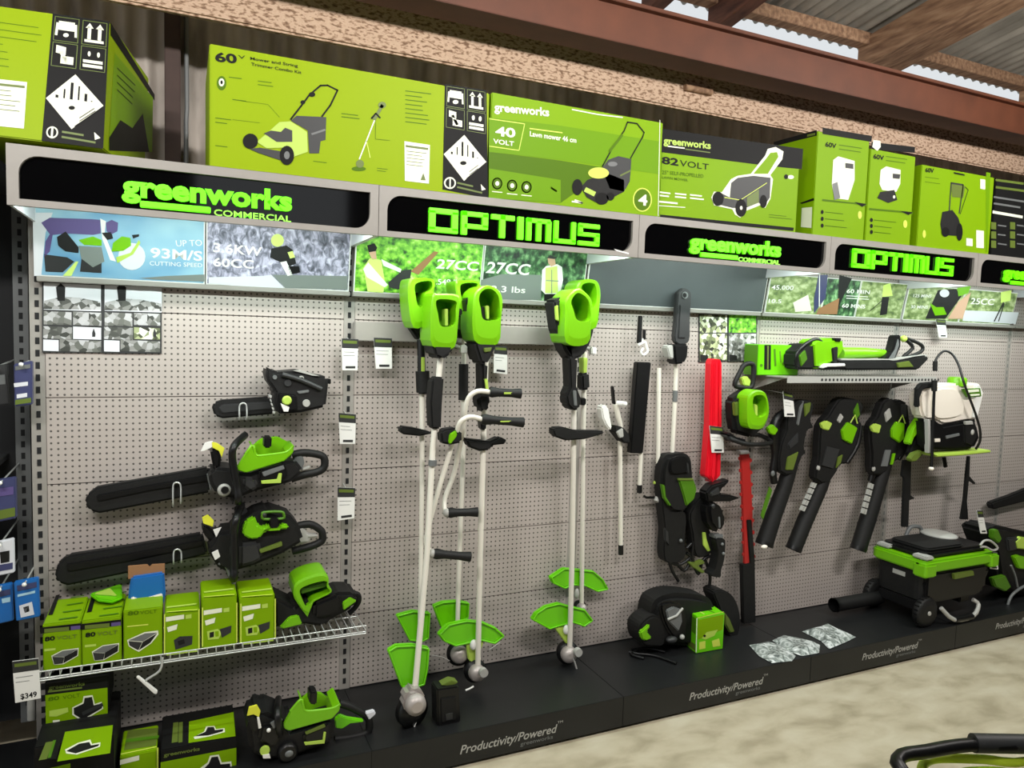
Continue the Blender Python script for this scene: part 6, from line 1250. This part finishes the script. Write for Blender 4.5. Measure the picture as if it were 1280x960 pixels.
m = MB(); m.tube([A(x, y, -.11) for x, y in g([(180, 240), (170, 340), (185, 440), (165, 530)])], [.022, .024, .02, .016], 'black', 10, smooth=4); m.tube([A(x, y, -.13) for x, y in g([(380, 230), (370, 330), (320, 410)])], .012, 'black', 8, smooth=3); m.ball(A(*g([(183, 462)])[0], -.135), (.012, .008, .015), 'light_grey'); m.build('rear_handle', t)
m = MB(); strip(m, (((175, 540), (130, 712)), (0, 0), 5), g, -.15); m.build('lettering', t)

# ================================================================== KNAPSACK SPRAYER
g = Zm(1100, 430, 180, 751)
t = thing('knapsack_sprayer', 'knapsack sprayer with an off-white tank and black hose hung on the pegboard', 'sprayer', A(1190, 570, -.08))
m = MB(); tank = catmull([tuple(A(x, y, -.26)) for x, y in g([(212, 262), (260, 228), (330, 208), (430, 205), (518, 206), (540, 250), (535, 300), (505, 388), (440, 402), (335, 420), (290, 396), (228, 384)])], 3); m.prism(tank, V((0, .075, 0)), 'off_white', .022); m.slab(g([(330, 230), (500, 230), (500, 520), (330, 520)]), -.19, -.015, 'soft_black', .01)
m.slab(g([(270, 260), (320, 230), (400, 235), (440, 300), (430, 370), (330, 395), (280, 370)]), -.270, -.25, 'off_white', .008, 3); m.slab(g([(505, 215), (520, 208), (540, 255), (510, 380), (490, 385)]), -.275, -.25, 'white', .004); m.build('tank', t)
m = MB(); c = A(*g([(400, 208)])[0], -.225); m.lathe(c-V((0, 0, .01)), (0, 0, 1), [(0, .048), (.04, .048), (.048, .040)], 'lime', 24); m.build('filler_cap', t)
m = MB(); m.slab(g([(430, 235), (523, 230), (530, 272), (455, 278)]), -.281, -.27, 'lime_dark', .001); m.slab(g([(448, 240), (515, 236), (518, 248), (452, 254)]), -.283, -.278, 'carton_white', 0); m.slab(g([(470, 262), (520, 260), (520, 268), (474, 271)]), -.283, -.278, 'carton_white', 0); m.build('label', t)
m = MB(); m.slab(g([(240, 392), (290, 400), (335, 424), (440, 405), (500, 395), (515, 440), (525, 490), (495, 548), (380, 556), (250, 550)]), -.28, -.205, 'black', .015); m.slab(g([(440, 420), (500, 410), (515, 480), (480, 535), (445, 520)]), -.29, -.27, 'soft_black', .008); m.slab(g([(345, 480), (415, 465), (416, 478), (348, 495)]), -.285, -.275, 'mid_grey', .001); m.slab(g([(447, 405), (485, 402), (487, 420), (450, 422)]), -.295, -.28, 'light_grey', .002); m.ball(A(*g([(482, 460)])[0], -.29), (.014, .006, .016), 'light_grey'); m.slab(g([(286, 495), (315, 493), (315, 510), (288, 512)]), -.286, -.275, 'off_white', .001); m.build('pump_base', t)
m = MB(); m.slab(g([(285, 575), (430, 565), (578, 553), (582, 566), (430, 582), (300, 590)]), -.30, -.21, 'lime_pale', .004); m.slab(g([(250, 395), (264, 395), (268, 570), (254, 570)]), -.285, -.26, 'light_grey', .002); m.build('foot_tray', t)
m = MB(); m.tube([A(x, y, d) for (x, y), d in zip(g([(287, 132), (290, 85), (330, 38), (375, 52), (410, 110), (440, 210), (470, 290), (500, 370), (522, 450), (520, 510), (500, 548)]), (-.20, -.20, -.20, -.21, -.25, -.29, -.30, -.30, -.305, -.30, -.28))], .0065, 'black', 8, smooth=4); m.tube([A(*q_, -.20) for q_ in g([(288, 90), (287, 140)])], .012, 'soft_black', 10); m.build('hose', t)
m = MB(); m.tube([A(x, y, -.295) for x, y in g([(284, 215), (280, 300), (275, 500), (268, 642)])], .0075, 'black', 8); m.tube([A(*q_, -.295) for q_ in g([(284, 190), (283, 245)])], .014, 'soft_black', 10); m.ball(A(*g([(267, 650)])[0], -.295), (.014, .014, .011), 'off_white'); m.build('lance', t)
m = MB(); m.slab(g([(190, 330), (195, 230), (215, 203), (310, 195), (290, 225), (230, 235), (210, 280), (212, 330)]), -.272, -.25, 'soft_black', .006); m.slab(g([(150, 520), (175, 440), (215, 380), (228, 400), (222, 440), (180, 490), (165, 530)]), -.22, -.18, 'lime', .006); m.slab(g([(155, 580), (175, 510), (215, 440), (245, 420), (250, 560), (215, 600), (165, 612)]), -.20, -.16, 'soft_black', .014); m.slab(g([(158, 600), (180, 570), (222, 555), (220, 580), (190, 612), (165, 615)]), -.24, -.21, 'carton_grey', .004); m.build('shoulder_strap', t)
m = MB(); m.slab(g([(125, 605), (165, 605), (162, 790), (185, 805), (155, 815), (150, 955), (118, 955), (128, 700), (115, 690)]), -.16, -.145, 'soft_black', .003); m.build('hanging_strap', t)
m = MB(); m.slab(g([(460, 585), (472, 585), (468, 690), (500, 725), (495, 732), (465, 712), (455, 820), (462, 915), (422, 915), (440, 800), (448, 700)]), -.14, -.128, 'soft_black', .002); m.build('hanging_strap', t)
m = MB(); m.slab(g([(330, 592), (345, 590), (353, 642), (340, 646)]), -.16, -.15, 'black', .001); m.build('buckle', t)

# ================================================================== WHEELED POWER UNIT ON THE PLINTH
g = Zm(1020, 630, 260)
fl, fr_, bk = A(*g([(670, 430)])[0], -.42), A(*g([(1075, 395)])[0], -.40), A(*g([(350, 325)])[0], -.12)
t = thing('power_unit', 'wheeled black power unit with a lime rim and a folded handle on the plinth', 'wheeled machine', AZ(1160, 782, HP))
x0, x1 = fl.x, fr_.x; zl = fl.z; zt2 = zl+.075
def rrect(x0, x1, y0, y1, z, r=.04):
    o = []
    for cx, cy, a0 in ((x1-r, y1-r, 0), (x0+r, y1-r, 90), (x0+r, y0+r, 180), (x1-r, y0+r, 270)):
        for i in range(5):
            a = math.radians(a0+90*i/4); o.append(V((cx+r*math.cos(a), cy+r*math.sin(a), z)))
    return o
m = MB(); m.prism(rrect(x0-.012, x1, -.432, -.10, zl), V((0, 0, zt2-zl-.012)), 'lime', .010)
for a, b_ in ((x0-.02, x0+.07), (x1-.06, x1+.01)): m.prism(rrect(a, b_, -.440, -.36, zl-.02, .015), V((0, 0, .07)), 'lime', .008)
m.build('lime_rim', t)
m = MB(); m.prism(rrect(x0+.03, x1-.03, -.40, -.12, zt2-.014), V((0, 0, .035)), 'black', .012); m.prism(rrect(x0+.06, x1-.20, -.385, -.15, zt2+.02), V((0, 0, .02)), 'soft_black', .008); m.build('lid', t)
m = MB(); c = A(*g([(730, 245)])[0], -.20); m.ball((c.x, -.22, zt2+.045), (.085, .10, .018), 'light_grey', 20, 8); m.box((x0+.0, -.425, zt2-.008), (x0+.06, -.34, zt2+.012), 'light_grey', .006); m.box((x0+.005, -.20, zt2-.008), (x0+.055, -.12, zt2+.012), 'light_grey', .006); m.build_each('film_cover', t)
m = MB(); m.tube([(x0+.22, -.14, zt2+.03), (x0+.25, -.14, zt2+.075), (x0+.33, -.14, zt2+.07), (x0+.35, -.14, zt2+.03)], .011, 'mid_grey', 10, smooth=4); m.build('top_handle', t)
m = MB(); b0 = rrect(x0+.02, x1-.03, -.405, -.115, .25, .05); m.prism(b0, V((0, 0, zl-.245)), 'soft_black', .015); m.box((x0+.03, -.418, .29), (x1-.06, -.40, zl-.01), 'black', .008); m.prism([V((x0+.05, -.415, .25)), V((x1-.10, -.415, .25)), V((x1-.02, -.415, zl-.03)), V((x0+.03, -.415, zl-.05))], V((0, .26, 0)), 'black', .012); m.box((x0+.018, -.30, zl-.06), (x0+.03, -.22, zl-.03), 'light_grey', .003); m.build('housing', t)
m = MB(); m.slab(g([(850, 432), (970, 412), (975, 440), (855, 465)]), -.432, -.41, 'carton_grey', .002); m.build('name_badge', t)
for c, rr, y in (((x0+.03, .08), .078, -.415), ((x0+.03, .08), .078, -.115), ((x1-.14, .07), .06, -.115)):
    m = MB(); z = HP+rr; m.lathe((c[0], y-.024, z), (0, 1, 0), [(0, rr*.55), (.004, rr*.8), (.010, rr*.97), (.018, rr), (.034, rr), (.042, rr*.97), (.048, rr*.8)], 'soft_black', 26); m.lathe((c[0], y-.028, z), (0, 1, 0), [(0, rr*.13), (.01, rr*.2)], 'light_grey', 12)
    for i in range(22):
        a = 2*math.pi*i/22; m.box((c[0]+rr*.97*math.cos(a)-.004, y-.012, z+rr*.97*math.sin(a)-.004), (c[0]+rr*.97*math.cos(a)+.004, y+.012, z+rr*.97*math.sin(a)+.004), 'black')
    m.build('wheel', t)
m = MB(); m.tube([(x0+.03, -.41, HP+.078), (x0+.03, -.11, HP+.078)], .012, 'black'); m.box((x0+.01, -.38, HP+.07), (x0+.05, -.15, .26), 'black', .006); m.box((x1-.18, -.36, HP+.06), (x1-.10, -.15, .26), 'black', .006); m.build_each('axle_frame', t)
hp = [A(*g([q_])[0], d) for q_, d in (((770, 640), -.44), ((850, 712), -.46), ((965, 690), -.46), ((1000, 620), -.44), ((965, 588), -.42))]
m = MB(); m.tube(hp, .011, 'light_grey', 10, smooth=3); m.tube([hp[1]*.97+hp[2]*.03, hp[1]*.05+hp[2]*.95], .016, 'black', 10); m.build('folded_handle', t)
m = MB(); a, b_ = A(1043, 744, -.14), A(1100, 738, -.14); a.z = b_.z = HP+.06; m.tube([a, b_], .036, 'soft_black', 18, caps=False); m.tube([a, a+(b_-a)*.05], .039, 'black', 18, caps=False); m.tube([a+V((.002, 0, 0)), b_], .031, 'black', 18, caps=False); m.build('discharge_pipe', t)

# ------------------------------------------------------------------ things cut off by the frame edge beyond the unit
g = Zm(1220, 590, 60, 288)
m = MB(); m.slab(g([(95, 190), (110, 178), (200, 148), (300, 108), (420, 60), (420, 150), (300, 178), (110, 226), (98, 215)]), -.075, -.035, 'soft_black', .008)
o = m.build('bar_scabbard', base=A(1280, 620, -.05)); tag(o, 'black chainsaw bar in its scabbard on the pegboard above the wheeled unit', 'scabbard')
t = thing('chainsaw', 'green and black chainsaw cut off by the frame edge behind the wheeled unit', 'chainsaw', A(1270, 750, -.28))
m = MB(); m.slab(g([(80, 360), (120, 325), (200, 335), (330, 370), (480, 400), (520, 560), (480, 740), (330, 760), (200, 720), (150, 640), (130, 500)]), -.34, -.16, 'soft_black', .02); m.slab(g([(190, 400), (260, 390), (250, 470), (200, 480)]), -.355, -.33, 'dark_grey', .008); m.build('motor_body', t)
m = MB(); m.slab(g([(105, 350), (135, 345), (158, 400), (140, 430), (105, 400)]), -.36, -.33, 'lime_dark', .005); m.slab(g([(238, 420), (270, 390), (330, 400), (330, 470), (250, 460)]), -.36, -.33, 'lime_pale', .005); m.slab(g([(228, 510), (260, 500), (330, 520), (330, 590), (260, 580)]), -.36, -.33, 'lime', .005); m.slab(g([(100, 640), (180, 620), (215, 690), (180, 720), (120, 690)]), -.36, -.33, 'lime_dark', .006); m.build_each('green_cover', t)
m = MB(); m.tube([A(x, y, -.37) for x, y in g([(190, 800), (215, 740), (280, 690), (360, 660)])], .008, 'mid_grey', 8, smooth=3); m.tube([A(x, y, -.37) for x, y in g([(210, 560), (235, 620), (250, 690)])], .006, 'mid_grey', 6, smooth=3); m.build('front_handle', t)
m = MB(); m.tube([A(x, y, -.44) for x, y in g([(25, 440), (50, 412), (90, 415), (130, 455), (100, 470), (60, 450), (30, 450)])], .006, 'light_grey', 8, smooth=3); o = m.build('cable_tie', base=A(1238, 682, -.44)); tag(o, 'pale security tie looped at the corner of the wheeled unit', 'tie')

# ================================================================== DARK SHELVING AT THE NEAR END
t = thing('dark_shelving', 'dark shelving bay with a slotted upright at the open end of the pegboard', 'shelving', (-.5, .2, 0))
m = MB(); m.box((-1.4, .20, .14), (-.03, .215, 2.05), 'dark_back'); m.build('back_panel', t)
m = MB(); m.box((-1.4, -.40, 2.02), (-.03, .2, 2.045), 'dark_back', .002); m.build('top_panel', t)
m = MB(); xu = A(30, 600, .17).x
m.box((xu-.022, .165, .14), (xu+.022, .198, 2.02), 'mid_grey'); zz = .2
while zz < 2: m.box((xu-.006, .1645, zz), (xu+.006, .166, zz+.022), 'dark_back'); zz += .041
m.build('upright', t)
m = MB()
for z in (.62, 1.10): m.box((-1.4, -.20, z), (-.12, .2, z+.02), 'dark_grey', .002)
m.build('shelf_board', t)
def pack(label, px, y, dep, k, bits, name='hanging_pack', peg=True):
    m = MB(); m.slab(px, y, y+dep, k, .003); f = Face(m, (0, y, 0), (0, -1, 0))
    for pts, kk in bits: f.poly(pts, kk, 2)
    p = A((px[0][0]+px[1][0])/2, (px[0][1]+px[1][1])/2+2, y)
    if peg: m.tube([V((p.x, .20, p.z+.01)), V((p.x, y-.03, p.z))], .003, 'wire', 6); m.ball((p.x, y-.03, p.z), .007, 'white')
    o = m.build(name, base=p); tag(o, label, 'packet', 'packets in the dark shelving'); return o
pack('navy blister pack with two white stripes hung in the dark shelving', [(17, 455), (40, 451), (40, 506), (18, 508)], -.10, .03, 'navy_pack', [([(19, 458), (38, 455), (38, 460), (19, 463)], 'mid_grey'), ([(17+.2, 479), (35, 477), (35, 482), (18, 484)], 'photo_pale'), ([(21, 493), (34, 491), (34, 496), (21, 498)], 'photo_pale'), ([(19, 500), (39, 497), (39, 503), (19, 506)], 'carton_grey')])
pack('grey blister pack behind the navy one in the dark shelving', [(-14, 458), (8, 455), (12, 505), (-12, 508)], -.06, .03, 'dark_grey', [([(-12, 470), (6, 468), (7, 480), (-11, 482)], 'mid_grey')])
pack('navy pack with a pale lower edge, below the navy blister pack', [(-14, 602), (19, 597), (20, 648), (-13, 655)], -.10, .03, 'navy_pack', [([(-13, 640), (19, 634), (19, 645), (-13, 652)], 'carton_grey'), ([(-13, 612), (17, 608), (17, 618), (-13, 622)], 'purple')])
pack('white pack with a barcode, above the blue bags', [(-14, 680), (17, 673), (18, 716), (-12, 722)], -.10, .02, 'photo_pale', [([(0, 690), (12, 688), (12, 702), (1, 704)], 'soft_black'), ([(-12, 708), (16, 703), (16, 711), (-12, 716)], 'navy_pack')])
pack('bright blue bag with a white picture, near the large price tag', [(17, 728), (48, 722), (50, 771), (20, 777)], -.12, .02, 'blue_pack', [([(24, 757), (40, 752), (43, 768), (26, 772)], 'photo_pale'), ([(29, 759), (36, 757), (37, 764), (31, 766)], 'soft_black'), ([(21, 732), (46, 727), (46, 734), (22, 739)], 'navy_pack'), ([(22, 743), (44, 738), (44, 741), (22, 746)], 'photo_sky')])
pack('bright blue bag mostly cut off by the frame edge', [(-12, 734), (15, 729), (17, 776), (-10, 782)], -.10, .02, 'blue_pack', [([(-8, 740), (13, 736), (13, 743), (-8, 748)], 'navy_pack'), ([(2, 748), (13, 746), (13, 752), (3, 754)], 'photo_sky')])
m = MB(); c = A(39, 886, -.08); m.lathe((c.x, -.08, A(39, 899, -.08).z), (0, 0, 1), [(0, .012), (.06, .012), (.075, .010)], 'light_grey', 14); m.tube([V((c.x, .20, A(39, 873, -.08).z)), V((c.x, -.09, A(39, 873, -.08).z))], .003, 'wire', 6); o = m.build('tube_pack', base=c); tag(o, 'pale little tube hung behind the large price tag', 'tube', 'packets in the dark shelving')

# ================================================================== MOWER IN THE AISLE (only its handle shows)
t = thing('lawn_mower', 'lawn mower handle with a lime bail bar in the aisle on the concrete', 'lawn mower', (1.8, -2.7, 0))
Zh = .9
p0, p1, p2, p3 = AZ(1285, 930, Zh), AZ(1212, 931, Zh), AZ(1160, 939, Zh), AZ(1122, 950, Zh)
xe = p0.x+.36
m = MB(); path = [(1.50, -2.75, .28), (1.50, -2.35, .62), tuple(p3+V((-.012, -.05, -.035))), tuple(p3), tuple(p2), tuple(p1), tuple(p0), (xe-.14, p0.y-.012, Zh), (xe-.08, p0.y-.02, Zh), (xe, p0.y-.06, Zh-.03), (xe+.04, -2.4, .62), (xe+.04, -2.75, .28)]
m.tube(path, .0115, 'black', 12, smooth=4); m.build('handle_frame', t)
m = MB(); m.tube([p1+V((.01, 0, .001)), p0, p0+V((.2, -.012, 0))], .0165, 'dark_grey', 14); m.build('foam_grip', t)
m = MB(); q0 = [AZ(x, y+8, Zh-.03) for x, y in ((1154, 975), (1152, 955), (1158, 944), (1178, 940), (1230, 941), (1290, 943))]
m.tube([tuple(p) for p in q0]+[(xe-.06, q0[-1].y-.02, Zh-.03), (xe-.03, q0[-1].y-.1, Zh-.08)], .008, 'bail_lime', 10, smooth=4); m.build('bail_bar', t)
m = MB(); q1 = [AZ(x, y+8, Zh-.05) for x, y in ((1180, 985), (1188, 966), (1204, 957), (1240, 955), (1290, 956))]
m.tube([tuple(p) for p in q1]+[(xe-.10, q1[-1].y-.02, Zh-.05)], .007, 'bail_lime', 10, smooth=4); m.build('drive_bar', t)
m = MB(); xm = (1.50+xe+.04)/2; m.prism(rrect(xm-.26, xm+.26, -3.45, -2.72, .10, .12), V((0, 0, .14)), 'soft_black', .03); m.prism(rrect(xm-.16, xm+.16, -3.3, -2.9, .24, .08), V((0, 0, .10)), 'lime', .03); m.build('deck', t)
for sx in (-1, 1):
    for y in (-3.35, -2.80):
        m = MB(); m.lathe((xm+sx*.29-.02, y, .10), (1, 0, 0), [(0, .06), (.005, .095), (.035, .095), (.04, .06)], 'black', 22); m.build('wheel', t)

# ------------------------------------------------------------------ pieces that belong to a part hang under that part
SUB = {'trigger': 'rear_handle', 'battery_latch': ('battery_bay', 'top_cover'), 'badge': 'motor_body', 'hang_tag': 'hand_guard', 'glowing_letters': 'sign_panel', 'small_letters': 'sign_panel', 'torn_corner': 'sign_panel',
       'end_cap': 'pole', 'lettering': 'nozzle', 'label': 'tank', 'filler_cap': 'tank', 'name_badge': 'housing', 'film_cover': 'lid', 'top_handle': 'lid', 'buckle': 'webbing', 'slogan_lettering': 'plinth_body', 'tension_knob': 'motor_body', 'chain_adjuster': 'motor_body', 'sprocket_cover': 'motor_body', 'harness_plate': 'pack_body', 'fitting': 'motor_body', 'mesh_panel': 'back_pad', 'battery_door': 'motor_body', 'trim_strip': 'nozzle', 'contact_cover': 'charger_body'}
for o in list(C.objects):
    if o.parent is None or o.parent.parent is not None: continue
    k = SUB.get(o.name.split('.')[0])
    if not k: continue
    for q_ in o.parent.children:
        if q_ is not o and q_.name.split('.')[0] in ((k,) if isinstance(k, str) else k): o.parent = q_; break
